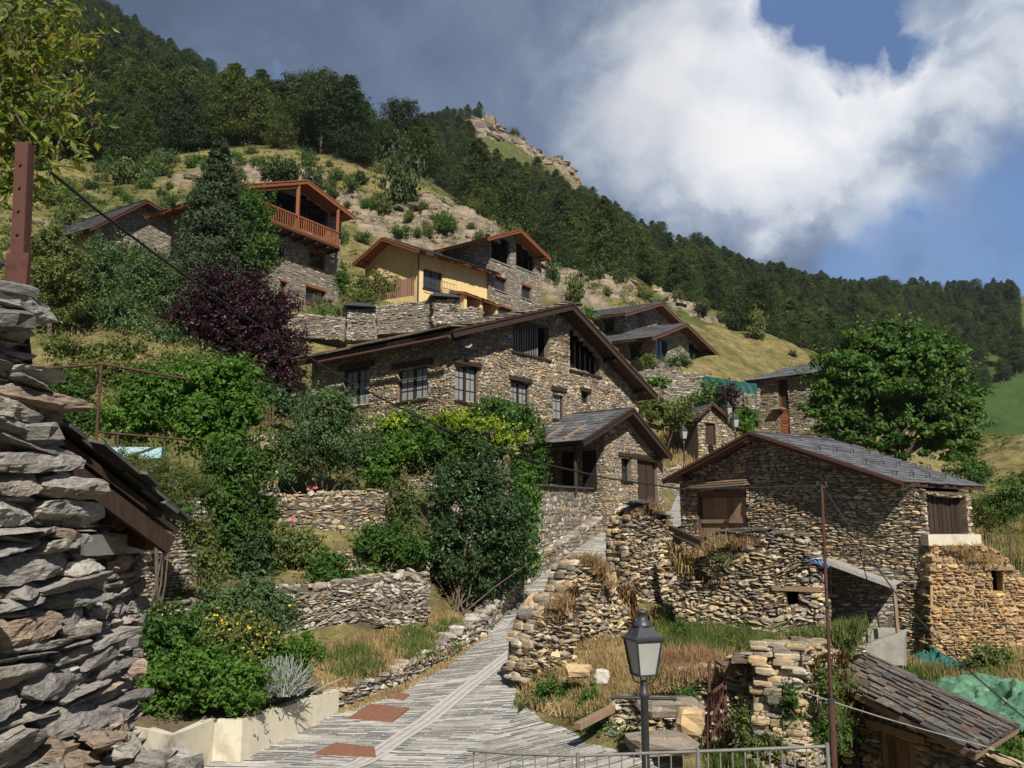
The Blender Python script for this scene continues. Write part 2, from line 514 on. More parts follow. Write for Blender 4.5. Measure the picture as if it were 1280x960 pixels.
# ------------------------------------------------------------------ terrain: height table by bearing and distance
RW = [8, 11, 14, 17, 20, 23, 26, 29, 32, 38, 45, 55, 70, 90, 120, 170, 240, 330, 430, 600]
TC = {
    -500: {8: 1160, 14: 950, 17: 860, 20: 760, 26: 640, 32: 500, 38: 430, 45: 370, 55: 310, 70: 265, 90: 215, 120: 170, 170: 90, 240: 10, 330: -60, 430: -110, 600: -60},
    0: {8: 1180, 14: 960, 17: 880, 20: 800, 23: 740, 26: 680, 32: 530, 38: 440, 45: 372, 55: 312, 70: 266, 90: 225, 120: 175, 170: 115, 240: 60, 330: 0, 430: -20, 600: 40},
    120: {8: 1190, 14: 960, 17: 890, 20: 820, 23: 760, 26: 690, 29: 600, 32: 530, 38: 445, 45: 398, 55: 352, 70: 322, 90: 240, 120: 190, 170: 130, 240: 75, 330: 30, 430: 25, 600: 80},
    230: {8: 1195, 14: 962, 17: 880, 20: 815, 23: 750, 26: 690, 29: 590, 32: 520, 38: 462, 45: 415, 55: 368, 70: 318, 90: 238, 120: 198, 170: 158, 240: 120, 330: 95, 430: 95, 600: 130},
    320: {8: 1195, 14: 968, 17: 890, 20: 820, 23: 730, 26: 685, 29: 590, 32: 560, 38: 505, 45: 470, 55: 430, 62: 400, 70: 345, 90: 235, 120: 190, 170: 175, 240: 160, 330: 150, 430: 160},
    420: {8: 1200, 14: 975, 17: 900, 20: 825, 23: 740, 26: 690, 29: 628, 32: 590, 38: 565, 45: 510, 55: 452, 62: 418, 70: 360, 90: 262, 110: 205, 130: 190, 170: 195, 240: 190, 330: 190, 430: 200},
    500: {8: 1200, 14: 980, 17: 905, 20: 840, 23: 780, 26: 690, 29: 640, 32: 620, 38: 580, 45: 510, 55: 450, 62: 415, 70: 360, 90: 295, 110: 225, 125: 215, 170: 222, 240: 205, 330: 175, 430: 162, 600: 200},
    600: {8: 1210, 14: 990, 17: 920, 20: 865, 23: 815, 26: 770, 29: 720, 32: 680, 38: 620, 45: 530, 55: 460, 62: 430, 70: 380, 90: 298, 98: 290, 120: 292, 170: 278, 240: 235, 300: 205, 330: 185, 400: 150, 430: 150, 600: 220},
    700: {8: 1210, 14: 1000, 17: 920, 20: 838, 23: 815, 26: 790, 29: 765, 32: 730, 38: 665, 45: 580, 55: 490, 70: 392, 90: 360, 120: 350, 170: 315, 240: 275, 330: 230, 400: 200, 430: 205, 600: 260},
    780: {8: 1215, 14: 985, 17: 900, 20: 828, 23: 805, 26: 785, 29: 755, 32: 735, 38: 670, 45: 610, 55: 545, 62: 512, 70: 478, 90: 385, 120: 350, 170: 350, 240: 328, 330: 300, 400: 290, 430: 290, 600: 330},
    850: {8: 1215, 14: 985, 17: 900, 20: 825, 23: 800, 26: 785, 29: 760, 32: 735, 38: 690, 45: 625, 55: 565, 62: 528, 70: 495, 90: 420, 110: 392, 120: 390, 170: 385, 240: 360, 330: 328, 400: 320, 430: 325, 600: 350},
    950: {8: 1230, 14: 1000, 17: 905, 20: 830, 23: 808, 26: 792, 29: 770, 32: 745, 38: 700, 45: 650, 55: 580, 70: 520, 90: 465, 110: 430, 120: 430, 170: 435, 240: 400, 330: 358, 400: 350, 430: 355, 600: 370},
    1010: {8: 1250, 14: 1015, 17: 925, 20: 860, 23: 820, 26: 798, 32: 750, 38: 700, 45: 660, 55: 600, 70: 548, 90: 500, 110: 455, 120: 452, 170: 455, 240: 420, 330: 378, 400: 368, 430: 370, 600: 380},
    1100: {8: 1320, 14: 1090, 17: 1000, 20: 925, 23: 865, 26: 825, 32: 770, 38: 710, 45: 675, 55: 620, 70: 575, 90: 540, 110: 505, 120: 500, 170: 488, 240: 450, 330: 392, 400: 374, 430: 374, 600: 385},
    1200: {8: 1330, 14: 1095, 17: 1005, 20: 930, 23: 870, 26: 832, 29: 800, 32: 765, 38: 705, 45: 670, 55: 640, 70: 605, 90: 568, 110: 550, 120: 552, 170: 560, 240: 530, 280: 478, 330: 420, 400: 378, 430: 374, 600: 380},
    1280: {8: 1330, 14: 1090, 17: 1000, 20: 915, 23: 860, 26: 820, 29: 780, 32: 745, 38: 700, 45: 665, 55: 640, 70: 605, 90: 562, 100: 556, 120: 562, 170: 570, 240: 525, 280: 462, 330: 420, 400: 378, 430: 374, 600: 380},
    1700: {8: 1330, 14: 1090, 17: 1000, 20: 900, 26: 800, 32: 720, 38: 680, 45: 650, 55: 625, 70: 600, 90: 575, 120: 565, 170: 550, 240: 500, 330: 410, 430: 370, 600: 350},
}
TPX = sorted(TC)
_T = np.array([np.interp(np.log(RW), np.log(sorted(TC[k])), [TC[k][q] for q in sorted(TC[k])]) for k in TPX])


def Yt(px, d):
    """apparent row of the ground at bearing px and distance d"""
    px = np.clip(np.asarray(px, float), TPX[0], TPX[-1])
    ld = np.log(np.clip(d, RW[0], RW[-1]))
    i = np.clip(np.searchsorted(TPX, px, side='right') - 1, 0, len(TPX) - 2)
    p0, p1 = np.array(TPX)[i], np.array(TPX)[i + 1]
    t = (px - p0) / (p1 - p0)
    t = t * t * (3 - 2 * t) * .5 + t * .5
    j = np.clip(np.searchsorted(np.log(RW), ld, side='right') - 1, 0, len(RW) - 2)
    l0, l1 = np.log(RW)[j], np.log(RW)[j + 1]
    s = (ld - l0) / (l1 - l0)
    a = _T[i, j] * (1 - s) + _T[i, j + 1] * s
    b = _T[i + 1, j] * (1 - s) + _T[i + 1, j + 1] * s
    return a * (1 - t) + b * t


ROCKS = []     # (x, y, rx, ry, height) world-space outcrops, filled below


def rocky(x, y):
    m = np.zeros_like(np.asarray(x, float))
    for (cx, cy, rx, ry, h) in ROCKS:
        q = ((x - cx) / rx) ** 2 + ((y - cy) / ry) ** 2
        m = np.maximum(m, np.clip(1.5 - 1.25 * q, 0, 1))
    n = fbm(np.asarray(x) * .11, np.asarray(y) * .11, 4, 5)
    return np.clip((m + (n - .5) * 1.6 * np.clip(m * 4, 0, 1)) * 1.3 - .15, 0, 1)


# street profile: height as a function of distance
def street_z(d):
    return np.interp(d, [6, 12, 14.5, 18, 24, 29, 33, 36, 39, 43, 48, 60], [-4.45, -4.2, -4.1, -3.8, -3.2, -2.2, -1.15, -.3, .3, 1.0, 2.0, 4.2])


def SP_(px, py, lift=0.0):
    r = ray(px, py)
    ds = np.linspace(9, 60, 1200)
    g = r[2] * ds - street_z(ds) - lift
    k = np.argmax(g > 0) if r[2] > -9 and (g > 0).any() else len(ds) - 1
    if g[0] > 0:
        k = 0
    # the ray starts above; find where it dips under the street
    idx = np.where(g <= 0)[0]
    d = ds[idx[0]] if len(idx) else 48.0
    return np.array([r[0] * d, d, street_z(d) + lift])


LEFT = [SP_(*q) for q in [(80, 975), (300, 955), (424, 890), (500, 862), (560, 828), (606, 797), (640, 758), (660, 732), (706, 696), (754, 664)]]
RIGHT = [SP_(*q) for q in [(640, 975), (640, 955), (648, 880), (656, 850), (668, 818), (690, 775), (720, 745), (752, 722), (782, 695), (808, 668)]]
# a few more cross sections uphill, past the garage, and downhill towards the viewer
LEFT += [np.array([5.4, 38.8, .26]), np.array([7.6, 41.5, .74]), np.array([9.3, 48, 2.0])]
RIGHT += [np.array([8.4, 38.6, .22]), np.array([9.8, 41.5, .74]), np.array([11.6, 48, 2.0])]
LEFT[0] = np.array([-8.0, 14.9, -4.09])
LEFT[1] = np.array([-5.7, 16.3, -3.94])
LEFT = [np.array([-8.5, 10.0, -4.3])] + LEFT
RIGHT = [np.array([.2, 10.0, -4.3])] + RIGHT
_Lx = (np.array([p[1] for p in LEFT]), np.array([p[0] for p in LEFT]))
_Rx = (np.array([p[1] for p in RIGHT]), np.array([p[0] for p in RIGHT]))


def carve(x, y, z):
    """keep the ground just under the paving"""
    lx, rx = np.interp(y, *_Lx), np.interp(y, *_Rx)
    rx = np.where(y < 16.5, np.maximum(rx, np.interp(y, [9, 14, 16.5], [9, 4.2, 1.2])), rx)
    inside = (y > 9) & (y < 49)
    dist = np.maximum(lx - x, x - rx)
    w = np.clip(1 - dist / .45, 0, 1) * inside
    sz = street_z(y) - .12
    z1 = np.where(z > sz, z * (1 - w) + sz * w, z)
    # do not let the ground lie far below the paving edge
    w2 = np.clip(1 - (dist - .2) / 1.6, 0, 1) * inside
    z1 = np.where(z1 < sz - .05, z1 * (1 - w2) + (sz - .03) * w2, z1)
    return z1


def TH(x, y):
    """terrain height at world x, y (arrays allowed)"""
    x, y = np.asarray(x, float), np.asarray(y, float)
    yy = np.maximum(y, 8.0)
    px = 640 + F * x / yy
    for _ in range(4):
        Y = Yt(px, yy)
        cy = (480 - Y) / F
        px = 640 + F * (x / yy) * (CP - cy * SP)
    Y = Yt(px, yy)
    cy = (480 - Y) / F
    z = yy * (SP + cy * CP) / (CP - cy * SP)
    far = np.clip((y - 40) / 60, 0, 1)
    z = z + (fbm(x * .05, y * .05, 4, 3) - .5) * (1.0 + 7 * far) * np.clip((y - 10) / 30, 0, 1)
    z = z + (fbm(x * .45, y * .45, 3, 9) - .5) * (.18 + .5 * far)
    rk = rocky(x, y)
    n = fbm(x * .16, y * .16, 5, 21)
    rid = np.abs(fbm(x * .33 + 9, y * .33, 4, 31) - .5) * 2
    z = z + rk * ((n - .35) * 3.2 + (1 - rid) * 1.8 - 1.0) * np.clip(y / 90, .3, 2.2)
    # terrace the rock: steps
    st = 1.7
    zs = np.round(z / st) * st
    z = np.where(rk > .25, z + (zs - z) * .55 * np.clip((rk - .25) * 3, 0, 1), z)
    return carve(x, y, z)


def GP(px, py, dmin=9, dmax=500):
    """first ground point hit by the sight line through a pixel"""
    r = ray(px, py)
    ds = np.geomspace(dmin, dmax, 500)
    g = r[2] * ds - TH(r[0] * ds, ds)
    idx = np.where(g <= 0)[0]
    d = ds[idx[0]] if len(idx) else dmax
    return np.array([r[0] * d, d, float(TH(r[0] * d, d))])


def G(px, d, py=None):
    """ground point at bearing px (as seen on row py) and distance d"""
    r = ray(px, py if py is not None else float(Yt(px, d)))
    return np.array([r[0] * d, d, float(TH(r[0] * d, d))])


for (px, d, rx, ry, h) in [(300, 84, 9, 5, 3), (360, 100, 17, 7, 3), (430, 97, 8, 6, 3), (560, 96, 14, 9, 4), (520, 86, 11, 5, 3), (600, 385, 20, 22, 10), (650, 400, 50, 26, 10), (700, 398, 20, 26, 10),
                           (770, 118, 11, 8, 4), (735, 100, 9, 6, 3), (800, 330, 34, 16, 6), (110, 74, 10, 5, 3), (200, 80, 12, 4, 3), (900, 150, 6, 4, 3), (985, 240, 16, 9, 6), (855, 135, 5, 3, 3), (950, 235, 10, 5, 3), (690, 88, 6, 5, 2)]:
    q = P(px, float(Yt(px, d)), d)
    ROCKS.append((q[0], q[1], rx, ry, h))


# ------------------------------------------------------------------ vertical wall planes
class Frame:
    """vertical plane: origin A, unit direction t (rightwards), unit normal n (towards the viewer side), u along t, z up, w along n"""
    def __init__(s, A, t, n=None):
        s.A = np.array([A[0], A[1], 0.0])
        t = np.array([t[0], t[1], 0.0])
        s.t = t / np.linalg.norm(t)
        if n is None:
            n = np.array([s.t[1], -s.t[0], 0.0])
        s.n = n

    @staticmethod
    def vp(px, py, d, vpx):
        q = P(px, py, d)
        s = 1 if vpx > px else -1
        t = np.array([(vpx - 640) / 1085.0, 1.0]) * s
        return Frame(q, t)

    @staticmethod
    def two(px0, py0, d0, px1, py1, d1):
        a, b = P(px0, py0, d0), P(px1, py1, d1)
        return Frame(a, (b - a)[:2])

    def W(s, u, z, w=0.0):
        u, z, w = np.broadcast_arrays(np.asarray(u, float), np.asarray(z, float), np.asarray(w, float))
        return s.A + u[..., None] * s.t + w[..., None] * s.n + z[..., None] * np.array([0, 0, 1.0])

    def uz(s, px, py, w=0.0):
        r = ray(px, py)
        A = s.A + s.n * w
        k = np.dot(A, s.n) / np.dot(r[:2], s.n[:2])
        q = r * k
        return float(np.dot(q - s.A, s.t)), float(q[2])

    def rect(s, x0, y0, x1, y1, w=0.0):
        mx, my = (x0 + x1) / 2, (y0 + y1) / 2
        return (s.uz(x0, my, w)[0], s.uz(mx, y1, w)[1], s.uz(x1, my, w)[0], s.uz(mx, y0, w)[1])

    def off(s, w):
        return Frame(s.A + s.n * w, s.t, s.n)


def inpoly(poly, x, y):
    poly = np.asarray(poly, float)
    x, y = np.asarray(x), np.asarray(y)
    c = np.zeros(x.shape, bool)
    j = len(poly) - 1
    for i in range(len(poly)):
        xi, yi, xj, yj = *poly[i], *poly[j]
        if yi != yj:
            c ^= ((yi > y) != (yj > y)) & (x < (xj - xi) * (y - yi) / (yj - yi) + xi)
        j = i
    return c


def topz(poly, u):
    best = None
    m = len(poly)
    for i in range(m):
        a, b = poly[i], poly[(i + 1) % m]
        if (a[0] - u) * (b[0] - u) <= 0 and a[0] != b[0]:
            z = a[1] + (b[1] - a[1]) * (u - a[0]) / (b[0] - a[0])
            best = z if best is None else max(best, z)
    return best


def stones(mb, fr, rects, prot, detail, rng, back=-.12, mat=0, wav=.03, rough=.5, seed=0, tilt=0.0, shear=0.0):
    """rects (N,4) u0,z0,u1,z1 -> irregular stone blocks; vectorised"""
    R = np.asarray(rects, float)
    if not len(R):
        return
    N = len(R)
    nu, nz = {0: (2, 2), 1: (3, 3), 2: (5, 4), 3: (13, 8)}[detail]
    su, sz = np.meshgrid(np.linspace(0, 1, nu), np.linspace(0, 1, nz), indexing='ij')
    du, dz = (R[:, 2] - R[:, 0])[:, None, None], (R[:, 3] - R[:, 1])[:, None, None]
    jit = rng.uniform(-1, 1, (2, N, nu, nz)) * (.035 if detail == 3 else .10 if detail else .07)
    edge_u = (np.abs(su - .5) * 2) ** 4
    edge_z = (np.abs(sz - .5) * 2) ** 4
    # pull corners in so outlines are rounded and uneven
    cu = rng.uniform(.03, .22, (N, 2, 2))
    cz = rng.uniform(.0, .34, (N, 2, 2))
    if detail == 3:
        cu, cz = cu * .55, cz * .6
    w00, w01, w10, w11 = (1 - su) * (1 - sz), (1 - su) * sz, su * (1 - sz), su * sz
    ci = (cu[:, 0, 0, None, None] * w00 + cu[:, 0, 1, None, None] * w01 + cu[:, 1, 0, None, None] * w10 + cu[:, 1, 1, None, None] * w11) * edge_z
    cj = (cz[:, 0, 0, None, None] * w00 + cz[:, 0, 1, None, None] * w01 + cz[:, 1, 0, None, None] * w10 + cz[:, 1, 1, None, None] * w11) * edge_u
    uu = su + (.5 - su) * 2 * np.minimum(ci, .45) + jit[0] * np.minimum(1, .6)
    zz = sz + (.5 - sz) * 2 * np.minimum(cj, .45) + jit[1] * 1.0
    uu = R[:, 0][:, None, None] + .015 * du + du * .97 * uu
    zz = R[:, 1][:, None, None] + .03 * dz + dz * .94 * zz
    bul = (1 - .7 * np.maximum(edge_u, edge_z)) if detail else np.ones_like(su)
    pr = rng.uniform(.15, 1.0, (N, 1, 1)) * prot
    ww = pr * bul + rng.uniform(-1, 1, (N, nu, nz)) * prot * rough * .5
    ww = ww + (rng.uniform(-1, 1, (N, 1, 1)) * (su - .5) + rng.uniform(-1, 1, (N, 1, 1)) * (sz - .5)) * prot * .7
    if detail == 3:
        # fractured faces: each stone is cut by a few random planes
        ww = np.full_like(uu, 9.0)
        for _ in range(5):
            pa, pb, pc = rng.normal(0, 1.0, (N, 1, 1)), rng.normal(0, .9, (N, 1, 1)), rng.uniform(.25, 1.25, (N, 1, 1))
            ww = np.minimum(ww, pc + pa * (su - .5) + pb * (sz - .5))
        ww = np.maximum(ww, -.5) * prot * .8 + pr * .35
        ww = ww + (fbm(uu * 7 + zz * 2, zz * 12 + uu * 2, 3, seed + 8) - .5) * prot * .5
        ww = ww + (rng.uniform(-1, 1, (N, 1, 1)) * (su - .5) + rng.uniform(-1, 1, (N, 1, 1)) * (sz - .5)) * prot * .7
        ww = ww + (fbm(uu * 24, zz * 40, 2, seed + 9) - .5) * prot * .22
    if tilt:
        zz = zz + (uu - uu.mean(axis=(1, 2), keepdims=True)) * (rng.normal(0, tilt, (N, 1, 1)))
    if shear:
        zz = zz + shear * (uu - .9) * np.clip(-(zz + .1) / 1.0, -.6, 1)
    if wav:
        zz = zz + (fbm(uu * .55, zz * .8, 2, seed + 1) - .5) * wav * 4
    # ring of border vertices
    ring = [(i, 0) for i in range(nu)] + [(nu - 1, j) for j in range(1, nz)] + [(i, nz - 1) for i in range(nu - 2, -1, -1)] + [(0, j) for j in range(nz - 2, 0, -1)]
    ri = np.array([a for a, b in ring])
    rj = np.array([b for a, b in ring])
    V0 = fr.W(uu, zz, ww).reshape(N, nu * nz, 3)
    bu, bz = uu[:, ri, rj], zz[:, ri, rj]
    V1 = fr.W(bu, bz, np.full_like(bu, back))
    V = np.concatenate([V0, V1], 1)
    nvs = V.shape[1]
    f = [[i * nz + j, (i + 1) * nz + j, (i + 1) * nz + j + 1, i * nz + j + 1] for i in range(nu - 1) for j in range(nz - 1)]
    L = len(ring)
    for k in range(L):
        a, b = ring[k], ring[(k + 1) % L]
        f.append([b[0] * nz + b[1], a[0] * nz + a[1], nu * nz + k, nu * nz + (k + 1) % L])
    f = np.array(f)
    Fc = (f[None] + (np.arange(N) * nvs)[:, None, None]).reshape(-1, 4)
    mb.add(V.reshape(-1, 3), Fc, mat, False)


def layout(u0, u1, z0, z1, h, L, rng, split=.3, var=.5):
    out = []
    z = z0
    while z < z1:
        hh = h * rng.uniform(1 - var, 1 + var)
        u = u0 - rng.uniform(0, L)
        while u < u1:
            ll = L * rng.uniform(.45, 1.7)
            if rng.random() < split and ll > L * .6:
                c = rng.uniform(.35, .65)
                m_ = rng.uniform(.4, .6)
                if rng.random() < .5:
                    out.append((u, z, u + ll, z + hh * c))
                    out.append((u, z + hh * c, u + ll, z + hh))
                else:
                    out.append((u, z, u + ll * m_, z + hh * c))
                    out.append((u + ll * m_, z, u + ll, z + hh * c))
                    out.append((u, z + hh * c, u + ll, z + hh))
            else:
                out.append((u, z, u + ll, z + hh))
            u += ll
        z += hh
    return np.array(out)


def clip_rects(R, poly, holes):
    cu, cz = (R[:, 0] + R[:, 2]) / 2, (R[:, 1] + R[:, 3]) / 2
    R = R[inpoly(poly, cu, cz)]
    umin, umax = min(p[0] for p in poly), max(p[0] for p in poly)
    R[:, 0] = np.maximum(R[:, 0], umin - .02)
    R[:, 2] = np.minimum(R[:, 2], umax + .02)
    out = []
    for r in R:
        keep = [tuple(r)]
        for h in holes:
            nk = []
            for (a, b, c, d) in keep:
                if c <= h[0] or a >= h[2] or d <= h[1] or b >= h[3]:
                    nk.append((a, b, c, d))
                    continue
                oz0, oz1 = max(b, h[1]), min(d, h[3])
                if (oz1 - oz0) < .45 * (d - b):
                    if b < h[1]:
                        nk.append((a, b, c, h[1]))
                    else:
                        nk.append((a, h[3], c, d))
                    continue
                if h[0] - a > .05:
                    nk.append((a, b, h[0], d))
                if c - h[2] > .05:
                    nk.append((h[2], b, c, d))
            keep = nk
        out += keep
    return np.array(out) if out else np.zeros((0, 4))


def tess(mb, fr, poly, holes, w, mat, flip=False):
    loops = [[Vector((p[0], p[1], 0)) for p in poly]]
    for h in holes:
        loops.append([Vector((h[0], h[1], 0)), Vector((h[0], h[3], 0)), Vector((h[2], h[3], 0)), Vector((h[2], h[1], 0))])
    tris = tessellate_polygon(loops)
    pts = [q for l in loops for q in l]
    V = fr.W([q.x for q in pts], [q.y for q in pts], w)
    mb.add(V, [list(t) for t in tris], mat)


def _rock():
    n_, k_ = 8, 5
    V = []
    for i in range(k_ + 1):
        for j in range(n_):
            t_, ph = math.pi * (i + .0) / k_, 2 * math.pi * j / n_
            v = np.array([math.sin(t_) * math.cos(ph), math.sin(t_) * math.sin(ph), math.cos(t_)])
            V.append(np.sign(v) * np.abs(v) ** .55)
    f = [[i * n_ + j, i * n_ + (j + 1) % n_, (i + 1) * n_ + (j + 1) % n_, (i + 1) * n_ + j] for i in range(k_) for j in range(n_)]
    return np.array(V), np.array(f)


ROCKV, ROCKF = _rock()


def stone_wall(mb, fr, poly, holes=(), h=.12, L=.32, prot=.05, detail=1, thick=0, cap=False, seed=0, smat=0, mmat=1, wav=.025, shear=0.0,
               reveal=.28, split=.3, rough=.5, both=False, var=.5, tilt=0.0, hm=None):
    rng = np.random.default_rng(seed + 1000)
    holes = [tuple(q) for q in holes]
    us, zs = [p[0] for p in poly], [p[1] for p in poly]
    R = layout(min(us), max(us), min(zs), max(zs), h, L, rng, split, var)
    R = clip_rects(R, poly, holes)
    stones(mb, fr, R, prot, detail, rng, mat=smat, wav=wav, rough=rough, seed=seed, tilt=tilt, shear=shear)
    if detail == 3:
        R2 = clip_rects(layout(min(us), max(us), min(zs), max(zs), h * .7, L * .7, rng, split, var), poly, holes)
        stones(mb, fr.off(-.055), R2, prot * .7, 2, rng, mat=smat, wav=wav, rough=rough, seed=seed + 5, tilt=tilt, shear=shear)
        tess(mb, fr, poly, holes, -.05, mmat)
    else:
        tess(mb, fr, poly, holes, 0.0, mmat)
    for (a, b, c, d) in holes:
        rv = reveal
        for q in (((a, b), (a, d)), ((a, d), (c, d)), ((c, d), (c, b)), ((c, b), (a, b))):
            (x0, y0), (x1, y1) = q
            if x0 == x1 and any(abs(x0 - o_[2]) < .02 or abs(x0 - o_[0]) < .02 for o_ in holes if o_ != (a, b, c, d)):
                continue
            mb.add([fr.W(x0, y0, 0), fr.W(x1, y1, 0), fr.W(x1, y1, -rv), fr.W(x0, y0, -rv)], [[0, 1, 2, 3]], mmat if hm is None else hm)
    if thick:
        if both:
            fb_ = Frame(fr.A - fr.n * thick + fr.t * (max(us) + min(us)), -fr.t)
            pb = [(min(us) + max(us) - 0 - p[0] - 0, p[1]) for p in poly]
            pb = [(q[0], q[1]) for q in pb]
            Rb = clip_rects(layout(min(us), max(us), min(zs), max(zs), h, L, rng, split, var), pb, [])
            stones(mb, fb_, Rb, prot, min(detail, 1), rng, mat=smat, wav=wav, seed=seed)
        tess(mb, fr, poly, [], -thick, mmat)
        m_ = len(poly)
        pcx, pcz = sum(us) / m_, sum(zs) / m_
        pin = [(p[0] + (pcx - p[0]) * min(.3, .12 / (abs(pcx - p[0]) + .01)), p[1] + (pcz - p[1]) * min(.3, .08 / (abs(pcz - p[1]) + .01))) for p in poly]
        for i in range(m_):
            a, b = pin[i], pin[(i + 1) % m_]
            mb.add([fr.W(a[0], a[1], 0), fr.W(b[0], b[1], 0), fr.W(b[0], b[1], -thick), fr.W(a[0], a[1], -thick)], [[0, 1, 2, 3]], mmat)
    if cap or thick:
        # blocks round the rim: level ones on top edges, stacked ones on steep edges
        t_ = thick or .4
        kk = max(1, int(round(t_ / .27)))
        zmin = min(zs)
        ar = sum(poly[i][0] * poly[(i + 1) % len(poly)][1] - poly[(i + 1) % len(poly)][0] * poly[i][1] for i in range(len(poly)))
        for i in range(len(poly)):
            a, b = np.array(poly[i]), np.array(poly[(i + 1) % len(poly)])
            e = b - a
            el = np.linalg.norm(e)
            if el < .02:
                continue
            nrm = np.array([e[1], -e[0]]) / el * (1 if ar > 0 else -1)
            if nrm[1] < -.3:
                continue
            steep = abs(e[1]) > 1.1 * abs(e[0])
            if not steep and not cap:
                continue
            s_ = 0.0
            while s_ < el:
                st = h * rng.uniform(.5, 1.5) if steep else L * rng.uniform(.3, 1.1)
                if not steep and rng.random() < .15:
                    s_ += st
                    continue
                c = a + e * min(1, (s_ + st / 2) / el)
                for q in range(kk):
                    w0, w1 = -t_ * (q + 1) / kk - .03, -t_ * q / kk + .03
                    jw = rng.uniform(-.09, .09, 2)
                    out = rng.uniform(-.10, .12) if cap else rng.uniform(-.02, .05)
                    if steep:
                        du, dz = L * rng.uniform(.25, .5), st * .56
                        cc = c - nrm * (du - out) * .9
                    else:
                        du, dz = st * .54, h * rng.uniform(.3, .65)
                        cc = c + nrm * (out * .5 - dz * .3)
                    v = ROCKV * np.array([du, (w1 - w0) * .55, dz]) * rng.uniform(.86, 1.06, (len(ROCKV), 1))
                    sl = 0 if steep else np.clip(e[1] / (abs(e[0]) + 1e-6) * np.sign(e[0]), -1, 1)
                    mb.add(fr.W(cc[0] + v[:, 0], cc[1] + v[:, 2] + v[:, 0] * (sl + rng.normal(0, .16)), (w0 + w1) / 2 + jw[0] + v[:, 1]), ROCKF, smat)
                s_ += st * (.98 if steep else 1.0)


def rubble(mb, pts, size, rng, mat=0, flat=.45):
    """irregular loose stones at given points"""
    pts = np.asarray(pts, float).reshape(-1, 3)
    ico, icf = ROCKV, ROCKF
    for p in pts:
        s = size * rng.uniform(.4, 1.3)
        v = ico * np.array([1, rng.uniform(.5, .9), flat * rng.uniform(.5, 1.2)]) * s * .5
        v = v * rng.uniform(.72, 1.12, (len(v), 1)) + rng.normal(0, .03 * s, v.shape)
        a = rng.uniform(0, 6.28)
        tx = rng.uniform(-.35, .35)
        R = np.array([[math.cos(a), -math.sin(a), 0], [math.sin(a), math.cos(a), 0], [0, 0, 1]]) @ np.array([[1, 0, 0], [0, math.cos(tx), -math.sin(tx)], [0, math.sin(tx), math.cos(tx)]])
        mb.add(v @ R.T + p, icf, mat)


# ------------------------------------------------------------------ roofs
def slab(mb, q, th, mat):
    """q: four corners of the top surface; thickness downwards"""
    q = np.asarray(q, float)
    n = np.cross(q[1] - q[0], q[3] - q[0])
    n /= np.linalg.norm(n)
    if n[2] < 0:
        n = -n
    mb.add(np.concatenate([q - n * th, q]), BF, mat)
    return n


def slates(mb, q, size, rng, mat, th=.022, lift=.03, ragged=.12, big=1.0):
    """q: e0, e1 (eave), r1, r0 (ridge)"""
    e0, e1, r1, r0 = [np.asarray(x, float) for x in q]
    Ls = np.linalg.norm(r0 - e0)
    Le = np.linalg.norm(e1 - e0)
    n = np.cross(e1 - e0, r0 - e0)
    n /= np.linalg.norm(n)
    if n[2] < 0:
        n = -n
    rows = max(2, int(Ls / size))
    A = []
    for k in range(rows):
        v0 = k / rows
        v1 = min(1.0, (k + 1.45) / rows)
        u = -rng.uniform(0, .6) * size * big
        while u < Le:
            ww = size * big * rng.uniform(.6, 1.6)
            a, b = max(u, -.02) / Le, min(u + ww, Le + .02) / Le
            if b > a:
                A.append((a, b, v0 + rng.uniform(-ragged, ragged) / rows - (.12 / rows if k == 0 else 0), v1, rng.uniform(.4, 1.0)))
            u += ww * .985
    A = np.array(A)
    def pt(a, v):
        return (e0 + (e1 - e0) * a[:, None]) * (1 - v[:, None]) + (r0 + (r1 - r0) * a[:, None]) * v[:, None]
    j = lambda: rng.uniform(-.12, .12, len(A)) * size / Le
    jv = lambda: rng.uniform(-.10, .10, len(A)) / rows
    lo = (lift * A[:, 4] + rng.uniform(0, .008, len(A)))[:, None] * n
    p0, p1 = pt(A[:, 0] + j() * .3, A[:, 2] + jv()) + lo, pt(A[:, 1] + j() * .3, A[:, 2] + jv()) + lo
    p2, p3 = pt(A[:, 1], A[:, 3]) + n * .004, pt(A[:, 0], A[:, 3]) + n * .004
    T_ = n * th
    V = np.stack([p0, p1, p2, p3, p0 + T_, p1 + T_, p2 + T_ * .5, p3 + T_ * .5], 1)
    Fc = (BF[None] + (np.arange(len(A)) * 8)[:, None, None]).reshape(-1, 4)
    mb.add(V.reshape(-1, 3), Fc, mat)


